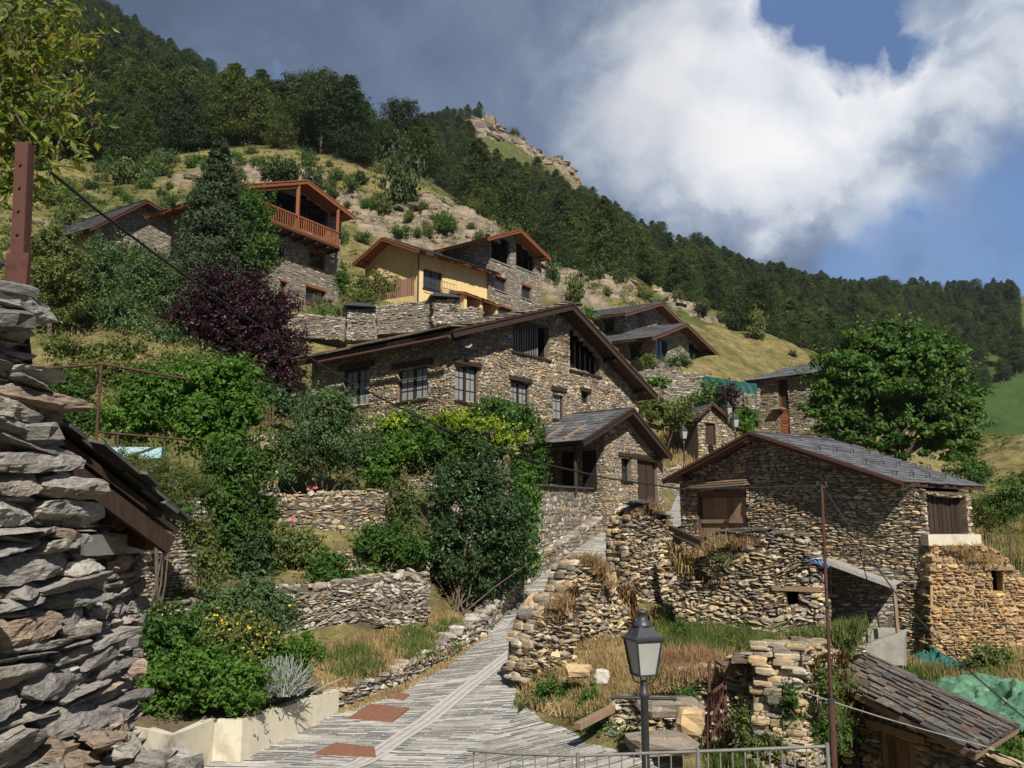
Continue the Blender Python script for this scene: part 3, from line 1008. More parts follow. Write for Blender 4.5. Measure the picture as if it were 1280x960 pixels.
def window(parent, fr, r, depth=.2, mf=None, mg=None, mullv=1, mullh=0, curtain=False, lintel=None, sill=None, fw=.07, name='window', lint_over=.15, lh=.16, lp=.12, sillm=None):
    a, b, c, d = r
    mf = mf or W_DARK
    m = MB()
    w = -depth
    def bar(u0, z0, u1, z1, w0=w, dd=.06):
        boxv(m, fr.W(u0, z0, w0), fr.t * (u1 - u0), -fr.n * dd, np.array([0, 0, z1 - z0]), 0)
    bar(a, b, a + fw, d)
    bar(c - fw, b, c, d)
    bar(a + fw, b, c - fw, b + fw)
    bar(a + fw, d - fw, c - fw, d)
    for k in range(mullv):
        x = a + (c - a) * (k + 1) / (mullv + 1)
        bar(x - fw * .6, b + fw, x + fw * .6, d - fw, w - .004)
    for k in range(mullh):
        z = b + (d - b) * (k + 1) / (mullh + 1)
        bar(a + fw, z - .012, c - fw, z + .012, w - .012, .03)
    if mullh:
        for k in range(mullv + 1):
            x = a + (c - a) * (k + .5) / (mullv + 1)
            bar(x - .012, b + fw, x + .012, d - fw, w - .014, .03)
    o = m.build(name, mf, parent)
    g = MB()
    boxv(g, fr.W(a + .01, b + .01, w - .05), fr.t * (c - a - .02), -fr.n * .01, np.array([0, 0, d - b - .02]))
    g.build('pane', mg or GLASS, o)
    if curtain:
        q = MB()
        half = (c - a) / (mullv + 1)
        for k in range(mullv + 1):
            x0, x1 = a + half * k + fw + .03, a + half * (k + 1) - fw - .03
            nn = 14
            V = []
            for i in range(nn + 1):
                x = x0 + (x1 - x0) * i / nn
                ww = w - .036 + .010 * math.sin(i * 2.4)
                V += [fr.W(x, b + fw + .02, ww), fr.W(x, b + (d - b) * .93, ww)]
            q.add(V, [[2 * i, 2 * i + 2, 2 * i + 3, 2 * i + 1] for i in range(nn)])
        q.build('curtain', CURT, o)
    if lintel:
        q = MB()
        boxv(q, fr.W(a - lint_over, d, lp), fr.t * (c - a + 2 * lint_over), -fr.n * (lp + .15), np.array([0, 0, lh]))
        q.build('lintel', lintel, o)
    if sill:
        q = MB()
        boxv(q, fr.W(a - .08, b - .05, .10), fr.t * (c - a + .16), -fr.n * .3, np.array([0, 0, .055]))
        q.build('sill', sill, o)
    return o


def planks(mb, fr, r, w, n, th=.04, gap=.012, mat=0, horiz=False):
    a, b, c, d = r
    for k in range(n):
        if horiz:
            z0, z1 = b + (d - b) * k / n, b + (d - b) * (k + 1) / n - gap
            boxv(mb, fr.W(a, z0, w), fr.t * (c - a), -fr.n * th, np.array([0, 0, z1 - z0]), mat)
        else:
            u0, u1 = a + (c - a) * k / n, a + (c - a) * (k + 1) / n - gap
            boxv(mb, fr.W(u0, b, w + (k % 2) * .003), fr.t * (u1 - u0), -fr.n * th, np.array([0, 0, d - b]), mat)


def dark_row(parent, fr, rs, depth=1.0, mat=None, name='recess'):
    """one room behind a row of adjoining openings"""
    m = MB()
    for k, (a, b, c, d) in enumerate(rs):
        a, c = a - .004, c + .004
        p = [fr.W(a, b, -.02), fr.W(c, b, -.02), fr.W(c, d, -.02), fr.W(a, d, -.02), fr.W(a, b, -depth), fr.W(c, b, -depth), fr.W(c, d, -depth), fr.W(a, d, -depth)]
        f = [[4, 5, 6, 7], [0, 1, 5, 4], [3, 7, 6, 2]]
        if k == 0:
            f.append([0, 4, 7, 3])
        if k == len(rs) - 1:
            f.append([1, 2, 6, 5])
        m.add(p, f)
    return m.build(name, mat or DARKIN, parent)


def dark_box(parent, fr, r, depth=1.0, mat=None, name='recess'):
    """hollow room behind an opening: back, sides, floor and ceiling"""
    a, b, c, d = r
    m = MB()
    p = [fr.W(a, b, -.27), fr.W(c, b, -.27), fr.W(c, d, -.27), fr.W(a, d, -.27), fr.W(a, b, -depth), fr.W(c, b, -depth), fr.W(c, d, -depth), fr.W(a, d, -depth)]
    m.add(p, [[4, 5, 6, 7], [0, 4, 7, 3], [1, 2, 6, 5], [0, 1, 5, 4], [3, 7, 6, 2]])
    return m.build(name, mat or DARKIN, parent)


def gable_house(th, fr, rp, u0, u1, D, zb, og=.6, back_og=.3, tk=.22, wall_kw=None, wall_m=None, lift=.03, sth=.022, holes=(), lholes=(), rholes=(), roof_m=None, slate_sz=.35,
                fascia=None, sides='LR', seed=1, gap=.03, purl=None, purl_m=None, rafters=0, slate_big=1.3, front=True, fasc_h=.22, ledge=None):
    """rp: (u, z) of left eave tip, apex, right eave tip (top surface of the roof, in the front overhang plane)"""
    wall_kw = dict(wall_kw or {})
    wall_m = wall_m or [S_WARM, MORT_M]
    (ul, zl), (ua, za), (ur, zr) = rp
    def roofz(u):
        return zl + (za - zl) * (u - ul) / (ua - ul) if u <= ua else za + (zr - za) * (u - ua) / (ur - ua)
    def parts(f, poly, hs, sd, nm='wall'):
        m = MB()
        if wall_kw.get('plain'):
            tess(m, f, poly, hs, 0.0, 0)
            for (a, b, c, d) in hs:
                for q in (((a, b), (a, d)), ((a, d), (c, d)), ((c, d), (c, b)), ((c, b), (a, b))):
                    (x0, y0), (x1, y1) = q
                    m.add([f.W(x0, y0, 0), f.W(x1, y1, 0), f.W(x1, y1, -.28), f.W(x0, y0, -.28)], [[0, 1, 2, 3]], 0)
        else:
            stone_wall(m, f, poly, hs, seed=sd, **wall_kw)
        return m.build(nm, wall_m, th)
    pf = [(u0, zb), (u1, zb), (u1, roofz(u1) - tk - gap)]
    if u0 < ua < u1:
        pf.append((ua, za - tk - gap))
    pf.append((u0, roofz(u0) - tk - gap))
    if front:
        parts(fr, pf, holes, seed)
    m = MB()
    tess(m, fr, pf, [], -D, 0)
    m.build('back_wall', wall_m[-1], th)
    LF = Frame(fr.A + fr.t * u0 - fr.n * D, fr.n)
    RF = Frame(fr.A + fr.t * u1, -fr.n)
    zL, zR = roofz(u0) - tk - gap, roofz(u1) - tk - gap
    for side, f, z, hs, k in (('L', LF, zL, lholes, 7), ('R', RF, zR, rholes, 13)):
        pl = [(0, zb), (D, zb), (D, z), (0, z)]
        if side in sides:
            parts(f, pl, hs, seed + k)
        else:
            m = MB()
            tess(m, f, pl, [], 0, 0)
            m.build('wall', wall_m[-1], th)
    rng = np.random.default_rng(seed + 50)
    m = MB()
    sm = 1
    for (a, za_, b, zb_) in ((ul, zl, ua, za), (ur, zr, ua, za)):
        q = [fr.W(a, za_, og), fr.W(a, za_, -D - back_og), fr.W(b, zb_, -D - back_og), fr.W(b, zb_, og)]
        slab(m, q, tk, 0)
        slates(m, q, slate_sz, rng, sm, big=slate_big, lift=lift, th=sth)
    # ridge tiles
    for k in range(int((D + og + back_og) / .45)):
        w0 = og - k * .45
        boxv(m, fr.W(ua - .16, za - .005, w0), fr.t * .32, -fr.n * .42, np.array([0, 0, .045 + .01 * (k % 2)]), sm)
    ro = m.build('roof', [purl_m or W_BRWN, roof_m or SLATE], th)
    # bargeboards on the front rakes, boards along the eaves
    m = MB()
    for (a, za_, b, zb_) in ((ul, zl, ua, za), (ua, za, ur, zr)):
        p0, p1 = fr.W(a, za_ - fasc_h / 2 - .015, og + .035), fr.W(b, zb_ - fasc_h / 2 - .015, og + .035)
        beam(m, p0, p1, .05, fasc_h, 0)
        p0, p1 = fr.W(a, za_ - .03, og + .08), fr.W(b, zb_ - .03, og + .08)
        beam(m, p0, p1, .04, .09, 0)
    m.build('bargeboard', fascia or W_BRWN, ro)
    for u in (purl or []):
        m = MB()
        z = roofz(u) - tk - .13
        tube(m, [fr.W(u, z, -.2), fr.W(u, z, og - .06)], .12, 8, 0)
        m.build('purlin', purl_m or W_BRWN, ro)
    if rafters:
        for (f, uu, zz, sgn) in ((LF, ul, zl, 1), (RF, ur, zr, -1)):
            if ('L' if sgn == 1 else 'R') not in sides:
                continue
            n_ = int(D / rafters)
            for k in range(n_ + 1):
                m = MB()
                w = -D * k / max(n_, 1)
                ue = u0 if sgn == 1 else u1
                beam(m, fr.W(ue, roofz(ue) - tk - .05, w), fr.W(uu + sgn * .08, roofz(uu + sgn * .08) - tk - .05, w), .09, .12, 0)
                m.build('rafter', purl_m or W_BRWN, ro)
    return dict(L=LF, R=RF, roofz=roofz, roof=ro)


def slices(fr, rp, box, n, tk=.24, m=.12, gap=.004):
    """split an opening under a sloping roof into strips whose heads follow the roof"""
    a, b, c, d = fr.rect(*box)
    (ul, zl), (ua, za), (ur, zr) = rp
    out = []
    for k in range(n):
        x0, x1 = a + (c - a) * k / n + gap, a + (c - a) * (k + 1) / n - gap
        t = min(zl + (za - zl) * (x - ul) / (ua - ul) if x <= ua else za + (zr - za) * (x - ua) / (ur - ua) for x in (x0, x1)) - tk - m
        out.append((x0, b, x1, min(d, t)))
    return out


# ------------------------------------------------------------------ plants
def leaf_quads(mb, C, out, size, rng, mat=0, aspect=.5, rand=.8, upb=.35):
    """C (N,3) leaf centres, out (N,3) outward directions"""
    N = len(C)
    if not N:
        return
    nrm = out * .6 + np.array([0, 0, upb]) + rng.normal(0, rand, (N, 3)) * .7
    nrm /= np.linalg.norm(nrm, axis=1, keepdims=True) + 1e-9
    a = np.cross(nrm, rng.normal(0, 1, (N, 3)))
    a /= np.linalg.norm(a, axis=1, keepdims=True) + 1e-9
    b = np.cross(nrm, a)
    s = (size * rng.uniform(.45, 1.5, N))[:, None]
    V = np.stack([C - a * s * .5, C + b * s * aspect * .5 + nrm * s * .08, C + a * s * .5, C - b * s * aspect * .5 + nrm * s * .08], 1)
    f = np.arange(N * 4).reshape(N, 4)
    mb.add(V.reshape(-1, 3), f, mat)


def clump_cloud(centers, radii, n, rng, flat=1.0):
    """n points spread over clumps, biased towards their shells; returns points and outward dirs"""
    centers, radii = np.asarray(centers), np.asarray(radii)
    p = radii ** 2
    k = rng.choice(len(centers), n, p=p / p.sum())
    d = rng.normal(0, 1, (n, 3))
    d /= np.linalg.norm(d, axis=1, keepdims=True)
    r = rng.uniform(.25, 1, n) ** .45 * (1 + rng.normal(0, .07, n))
    off = d * (r * radii[k])[:, None]
    off[:, 2] *= flat
    return centers[k] + off, d


def crown_from_lobes(mb, L, n, leaf, rng, mat=0, clump=.34, aspect=.5, dens=9, flat=.8, rand=.8, sprig=.22):
    """L: list of (centre(3), rx, ry, rz)"""
    area = np.array([l[1] * l[3] + l[1] * l[2] for l in L])
    for l, a in zip(L, area / area.sum()):
        c, rx, ry, rz = l
        k = max(8, int(dens * 7))
        d = rng.normal(0, 1, (k, 3))
        d /= np.linalg.norm(d, axis=1, keepdims=True)
        rr = rng.uniform(.35, 1.0, k)[:, None]
        cc = np.asarray(c) + d * rr * np.array([rx, ry, rz])
        cr = clump * min(rx, rz) * rng.uniform(.35, 1.15, k)
        n1 = int(n * a * (1 - sprig))
        pts, o = clump_cloud(cc, cr, n1, rng, flat)
        # loose sprigs filling the volume and breaking the outline
        n2 = int(n * a * sprig / 7)
        s0 = rng.normal(0, 1, (n2, 3))
        s0 /= np.linalg.norm(s0, axis=1, keepdims=True)
        sp0 = np.asarray(c) + s0 * (rng.uniform(.3, 1.12, n2)[:, None]) * np.array([rx, ry, rz])
        sd = s0 + np.array([0, 0, .6]) + rng.normal(0, .4, (n2, 3))
        sd /= np.linalg.norm(sd, axis=1, keepdims=True)
        tt = np.arange(7) / 7.0
        p2 = (sp0[:, None] + sd[:, None] * (tt[None, :, None] * leaf * 4.0) + rng.normal(0, leaf * .3, (n2, 7, 3))).reshape(-1, 3)
        pts = np.concatenate([pts, p2])
        o = np.concatenate([o, np.repeat(s0, 7, 0)])
        o = o * .6 + (pts - np.asarray(c)) / np.array([rx, ry, rz]) * .5
        leaf_quads(mb, pts, o, leaf, rng, mat, aspect, rand)


def bush(name, label, cat, lobes, d, n, leaf, mat, group=None, base=None, stems=0, trunk=None, depth=.8, clump=.34, aspect=.5, dens=9, flowers=None, seed=None, crown='foliage', stem_m=None, rand=.8, flat=.8, sprig=.22):
    """lobes in photograph pixels (px, py, rx, ry[, extra distance])"""
    seed = seed if seed is not None else abs(hash((lobes[0][0], lobes[0][1]))) % 9999
    rng = np.random.default_rng(seed)
    L = []
    for l in lobes:
        dd = d + (l[4] if len(l) > 4 else 0)
        c = P(l[0], l[1], dd)
        rx, rz = l[2] * dd / 1080, l[3] * dd / 1080
        L.append((c, rx, max(.3, min(rx, rz * 1.5) * depth), rz))
    if base is None:
        cx = np.mean([l[0][0] for l in L]); cyy = np.mean([l[0][1] for l in L])
        base = np.array([cx, cyy, float(TH(cx, cyy))])
    th = thing(name, label, cat, base, group)
    mb = MB()
    crown_from_lobes(mb, L, n, leaf, rng, 0, clump, aspect, dens, flat, rand, sprig)
    mb.build(crown, mat, th)
    if stems or trunk:
        mb = MB()
        if trunk:
            top = np.mean([l[0] for l in L], axis=0)
            pts = [base - np.array([0, 0, .3])]
            for k in (.3, .6, .9):
                pts.append(base + (top - base) * k + rng.normal(0, trunk * .5, 3))
            tube(mb, pts, [trunk * 1.25, trunk, trunk * .8, trunk * .45], 8, 0)
        k_ = stems or max(4, len(L) * 3)
        for k in range(k_):
            l = L[k % len(L)]
            a = base + (rng.normal(0, .12, 3) * np.array([1, 1, 0]) if not trunk else (np.mean([q[0] for q in L], axis=0) - base) * rng.uniform(.25, .8))
            b = l[0] + rng.normal(0, .45, 3) * np.array([l[1], l[2], l[3]])
            mid = (a + b) / 2 + rng.normal(0, .08, 3)
            r0 = (trunk * .4 if trunk else .03)
            tube(mb, [a, mid, b], [r0, r0 * .7, r0 * .3], 5, 0)
        mb.build('trunk' if trunk else 'stem', stem_m or BARK, th)
    if flowers:
        fm, fl = flowers
        for (fn, px, py, rx, ry, num, sz) in fl:
            mb = MB()
            c = P(px, py, d)
            near = rng.normal(0, .45, (num, 3)) * np.array([rx * d / 1080, .3, ry * d / 1080])
            cc = c + near - np.array([0, .35 * L[0][2] + .15, 0])
            leaf_quads(mb, np.repeat(cc, 4, 0) + rng.normal(0, sz * .3, (num * 4, 3)), np.tile([0, -1., .3], (num * 4, 1)), sz, rng, 0, .8, .6)
            fo = mb.build(fn, fm, th)
            if num > 8:
                fo['kind'] = 'stuff'
    return th


def grass_field(name, label, cat, pts, h, mat, n, rng, spread=.1, blades=6, width=.012, lean=.5, kind='stuff'):
    """tufts of blades at ground points"""
    pts = np.asarray(pts)
    k = rng.integers(0, len(pts), n)
    b = pts[k] + np.concatenate([rng.normal(0, spread, (n, 2)), np.zeros((n, 1))], 1)
    b[:, 2] = np.where(np.isfinite(b[:, 2]), b[:, 2] - .02, 0)
    hh = h * rng.uniform(.45, 1.3, n) * (.35 + 1.3 * fbm(b[:, 0] * 1.1, b[:, 1] * 1.1, 3, 6))
    a = rng.uniform(0, 2 * np.pi, n)
    ln = lean * rng.uniform(0, 1, n)
    tip = b + np.stack([np.cos(a) * hh * ln, np.sin(a) * hh * ln, hh * np.sqrt(np.maximum(.1, 1 - ln ** 2))], 1)
    mid = b + (tip - b) * .55 + np.stack([np.zeros(n), np.zeros(n), hh * .10 * ln], 1)
    a2 = rng.uniform(0, 2 * np.pi, n)
    wv = np.stack([np.cos(a2), np.sin(a2), np.zeros(n)], 1) * (width * rng.uniform(.6, 1.5, n))[:, None]
    V = np.stack([b - wv, b + wv, mid + wv * .8, tip, mid - wv * .8], 1)
    mb = MB()
    mb.add(V.reshape(-1, 3), np.arange(n * 5).reshape(n, 5), 0)
    o = mb.build(name, mat, None, base=pts.mean(0))
    return tag(o, label, cat, None, kind)


def scatter_px(poly, n, rng, dmin=9, dmax=200):
    """ground points whose sight lines fall in a pixel polygon"""
    poly = np.asarray(poly, float)
    out = []
    x0, y0 = poly.min(0); x1, y1 = poly.max(0)
    while len(out) < n:
        px, py = rng.uniform(x0, x1), rng.uniform(y0, y1)
        if inpoly(poly, np.array([px]), np.array([py]))[0]:
            out.append(GP(px, py, dmin, dmax))
    return np.array(out)

# ------------------------------------------------------------------ the ground
def ground_material():
    m, T = newmat('hillside_ground')
    p = T.n('ShaderNodeTexCoord').outputs['Object']
    at = T.n('ShaderNodeAttribute', attribute_name='rockiness').outputs['Fac']
    at2 = T.n('ShaderNodeAttribute', attribute_name='greenness').outputs['Fac']
    n1 = T.noise(p, .12, 6, .6)
    n2 = T.noise(p, 1.1, 6, .65)
    n3 = T.noise(p, 5.0, 4, .7)
    dry = T.ramp(n2, [(.3, (.105, .085, .034)), (.5, (.20, .165, .068)), (.7, (.30, .24, .10))])
    grn = T.ramp(n2, [(.3, (.045, .060, .018)), (.55, (.095, .105, .032)), (.75, (.17, .16, .055))])
    g = T.math('ADD', T.math('MULTIPLY', T.math('SUBTRACT', n1, .5), 2.2), at2)
    g = T.math('ADD', g, T.math('MULTIPLY', T.math('SUBTRACT', n3, .5), .9))
    veg = T.mix(T.ramp(g, [(.3, 0.0), (.75, 1.0)]), dry, grn)
    n5 = T.noise(p, .45, 7, .72)
    veg = T.mix(T.ramp(n5, [(.50, 0.0), (.62, .65)]), veg, (.065, .065, .028))
    veg = T.mix(T.ramp(n5, [(.30, .5), (.42, 0.0)]), veg, (.30, .245, .17))
    veg = T.mix(T.ramp(at2, [(1.02, 0.0), (1.3, 1.0)]) if False else T.math('MULTIPLY', T.math('SUBTRACT', at2, .95), 3.0, clamp=True), veg, T.mix(T.ramp(n1, [(.35, 0.0), (.65, 1.0)]), T.ramp(n2, [(.3, (.030, .056, .016)), (.7, (.056, .090, .025))]), T.ramp(n2, [(.3, (.045, .075, .021)), (.7, (.078, .112, .035))])))
    mp = T.n('ShaderNodeMapping', i_Vector=p, i_Scale=(1, 1, 2.6)).outputs[0]
    r1 = T.noise(mp, .55, 9, .68, .3)
    vor = T.n('ShaderNodeTexVoronoi', i_Scale=.9, i_Vector=mp, distance='CHEBYCHEV')
    rock = T.ramp(r1, [(.3, (.09, .075, .055)), (.46, (.19, .155, .11)), (.56, (.28, .225, .16)), (.72, (.38, .32, .24))])
    rock = T.mix(T.ramp(n2, [(.55, 0.0), (.75, .7)]), rock, (.16, .135, .07))
    sepn = T.n('ShaderNodeNewGeometry').outputs['Normal']
    sz = T.n('ShaderNodeSeparateXYZ', i_Vector=sepn).outputs[2]
    f = T.math('ADD', at, T.math('MULTIPLY', T.math('SUBTRACT', n2, .5), .9))
    f = T.math('ADD', f, T.math('MULTIPLY', T.math('SUBTRACT', .72, sz), .9))
    f = T.ramp(f, [(.42, 0.0), (.58, 1.0)])
    c = T.mix(f, veg, rock)
    hgt = T.math('ADD', T.math('MULTIPLY', r1, 2.0), T.math('ADD', n2, T.math('MULTIPLY', n3, .35)))
    finish(T, c, .95, hgt, 1.0, .22, .1)
    return m


M_GROUND = ground_material()


def build_terrain():
    pxs = np.concatenate([np.linspace(-500, -60, 26)[:-1], np.linspace(-60, 1340, 430), np.linspace(1340, 1700, 20)[1:]])
    ds = np.concatenate([np.geomspace(8, 60, 190)[:-1], np.geomspace(60, 460, 250)[:-1], np.geomspace(460, 900, 16)])
    PX, D = np.meshgrid(pxs, ds, indexing='ij')
    X = (PX - 640) / 1085.0 * D
    Z = TH(X, D)
    V = np.stack([X, D, Z], -1).reshape(-1, 3)
    ni, nj = X.shape
    i, j = np.meshgrid(np.arange(ni - 1), np.arange(nj - 1), indexing='ij')
    a = i * nj + j
    f = np.stack([a, a + nj, a + nj + 1, a + 1], -1).reshape(-1, 4)
    mb = MB()
    mb.add(V, f, 0, True)
    # apron under and behind the viewer
    near = V.reshape(ni, nj, 3)[:, 0]
    back = near.copy()
    back[:, 1] = -60
    back[:, 0] = np.linspace(-120, 120, ni)
    back[:, 2] = -4.6
    mid = near.copy()
    mid[:, 1] = 3
    mid[:, 0] *= .9
    mid[:, 2] = np.minimum(near[:, 2], -4.5)
    W_ = np.concatenate([near, mid, back])
    k = np.arange(ni - 1)
    mb.add(W_, np.concatenate([np.stack([k + ni, k + ni + 1, k + 1, k], -1), np.stack([k + 2 * ni, k + 2 * ni + 1, k + ni + 1, k + ni], -1)]), 0, True)
    o = mb.build('ground', M_GROUND)
    o['kind'] = 'structure'
    VV = np.concatenate([V, W_])
    at = o.data.attributes.new('rockiness', 'FLOAT', 'POINT')
    rk = rocky(VV[:, 0], VV[:, 1])
    at.data.foreach_set('value', rk.astype(np.float32))
    at = o.data.attributes.new('greenness', 'FLOAT', 'POINT')
    x, y = VV[:, 0], VV[:, 1]
    g = np.full(len(VV), .28)
    g = np.where((y > 120), .75, g)                                   # forest floor
    for (px, d, r, v) in [(1262, 262, 60, 1.5), (1250, 230, 40, 1.4), (250, 30, 8, .35), (150, 44, 10, .25), (170, 34, 8, .2), (200, 26, 8, .3), (480, 80, 14, .45), (330, 80, 16, .55), (250, 95, 16, .6), (150, 85, 16, .5), (560, 92, 12, .5), (900, 100, 16, .35), (380, 40, 10, .8), (760, 48, 6, .2), (1260, 82, 14, 0.0), (440, 90, 22, .22)]:
        q = P(px, float(Yt(px, d)), d)
        w = np.clip(1.3 - np.hypot(x - q[0], y - q[1]) / r, 0, 1)
        g = g * (1 - w) + v * w
    at.data.foreach_set('value', g.astype(np.float32))
    return o


build_terrain()


def slab_paving_material(name, rot=0.0):
    """thin slates set on edge across the street, pale pointing between"""
    m, T = newmat(name)
    uv = T.n('ShaderNodeUVMap').outputs[0]
    mp = T.n('ShaderNodeMapping', i_Vector=uv)
    mp.inputs['Rotation'].default_value = (0, 0, rot)
    nz = T.n('ShaderNodeTexNoise', i_Scale=1.6, i_Detail=4.0)
    T.nt.links.new(uv, nz.inputs['Vector'])
    off = T.n('ShaderNodeVectorMath', operation='SCALE', i_0=nz.outputs['Color'], i_Scale=.09).outputs[0]
    v = T.n('ShaderNodeVectorMath', operation='ADD', i_0=mp.outputs[0], i_1=off).outputs[0]
    br = T.n('ShaderNodeTexBrick', i_Vector=v, i_Scale=1.0, i_Mortar_Size=.013, i_Mortar_Smooth=.3, i_Brick_Width=.55, i_Row_Height=.082, i_Bias=0.0)
    br.offset = .37
    br.inputs['Color1'].default_value = (0, 0, 0, 1)
    br.inputs['Color2'].default_value = (1, 1, 1, 1)
    br.inputs['Mortar'].default_value = (.5, .5, .5, 1)
    tone = T.ramp(br.outputs['Color'], [(0, (.045, .046, .05)), (.25, (.085, .085, .088)), (.45, (.15, .147, .14)), (.65, (.28, .268, .245)), (.85, (.42, .40, .365)), (1, (.52, .495, .45))])
    n = T.noise(uv, 9, 6, .65)
    n2 = T.noise(uv, .8, 4, .6)
    tone = T.mix(1.0, tone, T.ramp(n, [(.25, .72), (.7, 1.22)]), 'MULTIPLY')
    c = T.mix(br.outputs['Fac'], tone, (.46, .44, .40))
    # stretches where the pointing has been smeared over the stones
    c = T.mix(T.ramp(T.math('ADD', n2, T.math('MULTIPLY', n, .25)), [(.60, 0.0), (.82, .5)]), c, (.46, .44, .40))
    n4 = T.noise(uv, .35, 6, .65)
    c = T.mix(T.ramp(n4, [(.50, 0.0), (.68, .55)]), c, (.20, .17, .125))
    c = T.mix(T.ramp(n, [(.66, 0.0), (.76, .5)]), c, (.10, .095, .08))
    h = T.math('ADD', T.math('MULTIPLY', br.outputs['Fac'], -1.0), T.math('MULTIPLY', n, .5))
    h = T.math('ADD', h, T.math('MULTIPLY', br.outputs['Color'], .7))
    finish(T, c, .85, h, .8, .02, .25)
    return m


def ribbon(name, mat, A, B, lift, nacross=10, sub=4, kind='structure'):
    """A, B: lists of left and right edge points; uv in metres"""
    A, B = np.asarray(A, float), np.asarray(B, float)
    t = np.linspace(0, len(A) - 1, (len(A) - 1) * sub + 1)
    k = np.arange(len(A))
    A2 = np.stack([np.interp(t, k, A[:, c]) for c in range(3)], 1)
    B2 = np.stack([np.interp(t, k, B[:, c]) for c in range(3)], 1)
    s = np.linspace(0, 1, nacross)
    V = A2[:, None] * (1 - s[None, :, None]) + B2[:, None] * s[None, :, None]
    V[..., 2] += lift
    V[..., 2] += (fbm(V[..., 0] * .8, V[..., 1] * .8, 3, 4) - .5) * .05
    ni, nj = V.shape[:2]
    i, j = np.meshgrid(np.arange(ni - 1), np.arange(nj - 1), indexing='ij')
    a = i * nj + j
    f = np.stack([a, a + 1, a + nj + 1, a + nj], -1).reshape(-1, 4)
    mb = MB()
    mb.add(V.reshape(-1, 3), f, 0, True)
    o = mb.build(name, mat)
    o['kind'] = kind
    mid = V[:, nj // 2]
    run = np.concatenate([[0], np.cumsum(np.linalg.norm(np.diff(mid, axis=0), axis=1))])
    wid = np.linalg.norm(V - mid[:, None], axis=2) * np.sign(np.arange(nj) - nj // 2)[None]
    U = np.stack([wid, np.repeat(run[:, None], nj, 1)], -1).reshape(-1, 2)
    uvl = o.data.uv_layers.new(name='UVMap')
    uvl.data.foreach_set('uv', U[f.ravel()].astype(np.float32).ravel())
    return o


M_PAVE = slab_paving_material('edge_set_slate')
M_PAVE2 = slab_paving_material('edge_set_slate_branch')
ribbon('street', M_PAVE, LEFT, RIGHT, 0.0, 12)
# central drain strip
CH = [SP_(*q) for q in [(400, 975), (452, 955), (530, 903), (600, 848), (660, 800), (700, 764), (755, 715), (784, 692)]]
CHL = [p + np.array([-.20, 0, 0]) for p in CH]
CHR = [p + np.array([.20, 0, 0]) for p in CH]
m_, T_ = newmat('drain_concrete')
uv_ = T_.n('ShaderNodeUVMap').outputs[0]
n_ = T_.noise(uv_, 7, 6, .6)
sx_ = T_.n('ShaderNodeSeparateXYZ', i_Vector=uv_).outputs[0]
g_ = T_.math('ABSOLUTE', T_.math('SUBTRACT', T_.math('ABSOLUTE', sx_), .08))
c_ = T_.ramp(n_, [(.3, (.33, .315, .285)), (.7, (.47, .45, .41))])
c_ = T_.mix(T_.ramp(g_, [(.008, .7), (.02, 0.0)]), c_, (.13, .125, .115))
finish(T_, c_, .9, n_, .5, .01, .2)
ribbon('street_drain', m_, CHL, CHR, .012, 7)
# the pale strip of concrete uphill, right of the drain
A_ = [SP_(*q) for q in [(757, 722), (770, 712), (786, 700)]]
B_ = [SP_(*q) for q in [(768, 735), (784, 722), (800, 706)]]
ribbon('street_edge', m_, A_, B_, .020, 5)
# branch of the street in the lower right corner, slates running another way
A_ = [SP_(*q) for q in [(560, 975), (600, 935), (640, 900), (676, 866)]]
B_ = [SP_(*q) for q in [(980, 985), (900, 965), (800, 938), (690, 878)]]
BRL = A_
o_ = ribbon('street_branch', M_PAVE2, A_, B_, .016, 14)
uvl = o_.data.uv_layers['UVMap']
buf = np.zeros(len(uvl.data) * 2, np.float32)
uvl.data.foreach_get('uv', buf)
buf = buf.reshape(-1, 2)
co = np.array([v.co[:] for v in o_.data.vertices]) + BASE[o_.name]
li = np.zeros(len(o_.data.loops), np.int32)
o_.data.loops.foreach_get('vertex_index', li)
d0 = np.array([math.cos(.62), math.sin(.62)])
buf[:, 0] = (co[li][:, :2] @ d0)
buf[:, 1] = (co[li][:, :2] @ np.array([-d0[1], d0[0]])) * 1.0
uvl.data.foreach_set('uv', buf.ravel())

# rusty access plates set in the street
for (x0, y0, x1, y1, x2, y2, x3, y3, lb) in [
        (393, 944, 470, 948, 468, 936, 420, 930, 'large rusty steel plate in the street nearest the railing'),
        (436, 899, 490, 904, 512, 887, 462, 882, 'rusty steel plate in the street beside the end of the planter wall'),
        (484, 873, 505, 876, 512, 869, 494, 867, 'smallest rusty plate, just uphill of the other two by the grassy bed')]:
    q = [SP_(a, b) for a, b in ((x0, y0), (x1, y1), (x2, y2), (x3, y3))]
    mb = MB()
    V = np.array(q)
    V2 = V.copy()
    V2[:, 2] += .03
    V[:, 2] -= .05
    mb.add(np.concatenate([V, V2]), BF, 0)
    c = V.mean(0)
    o = mb.build('access_plate', PLATE, None, base=c)
    tag(o, lb, 'access plate', 'rusty plates in the street')

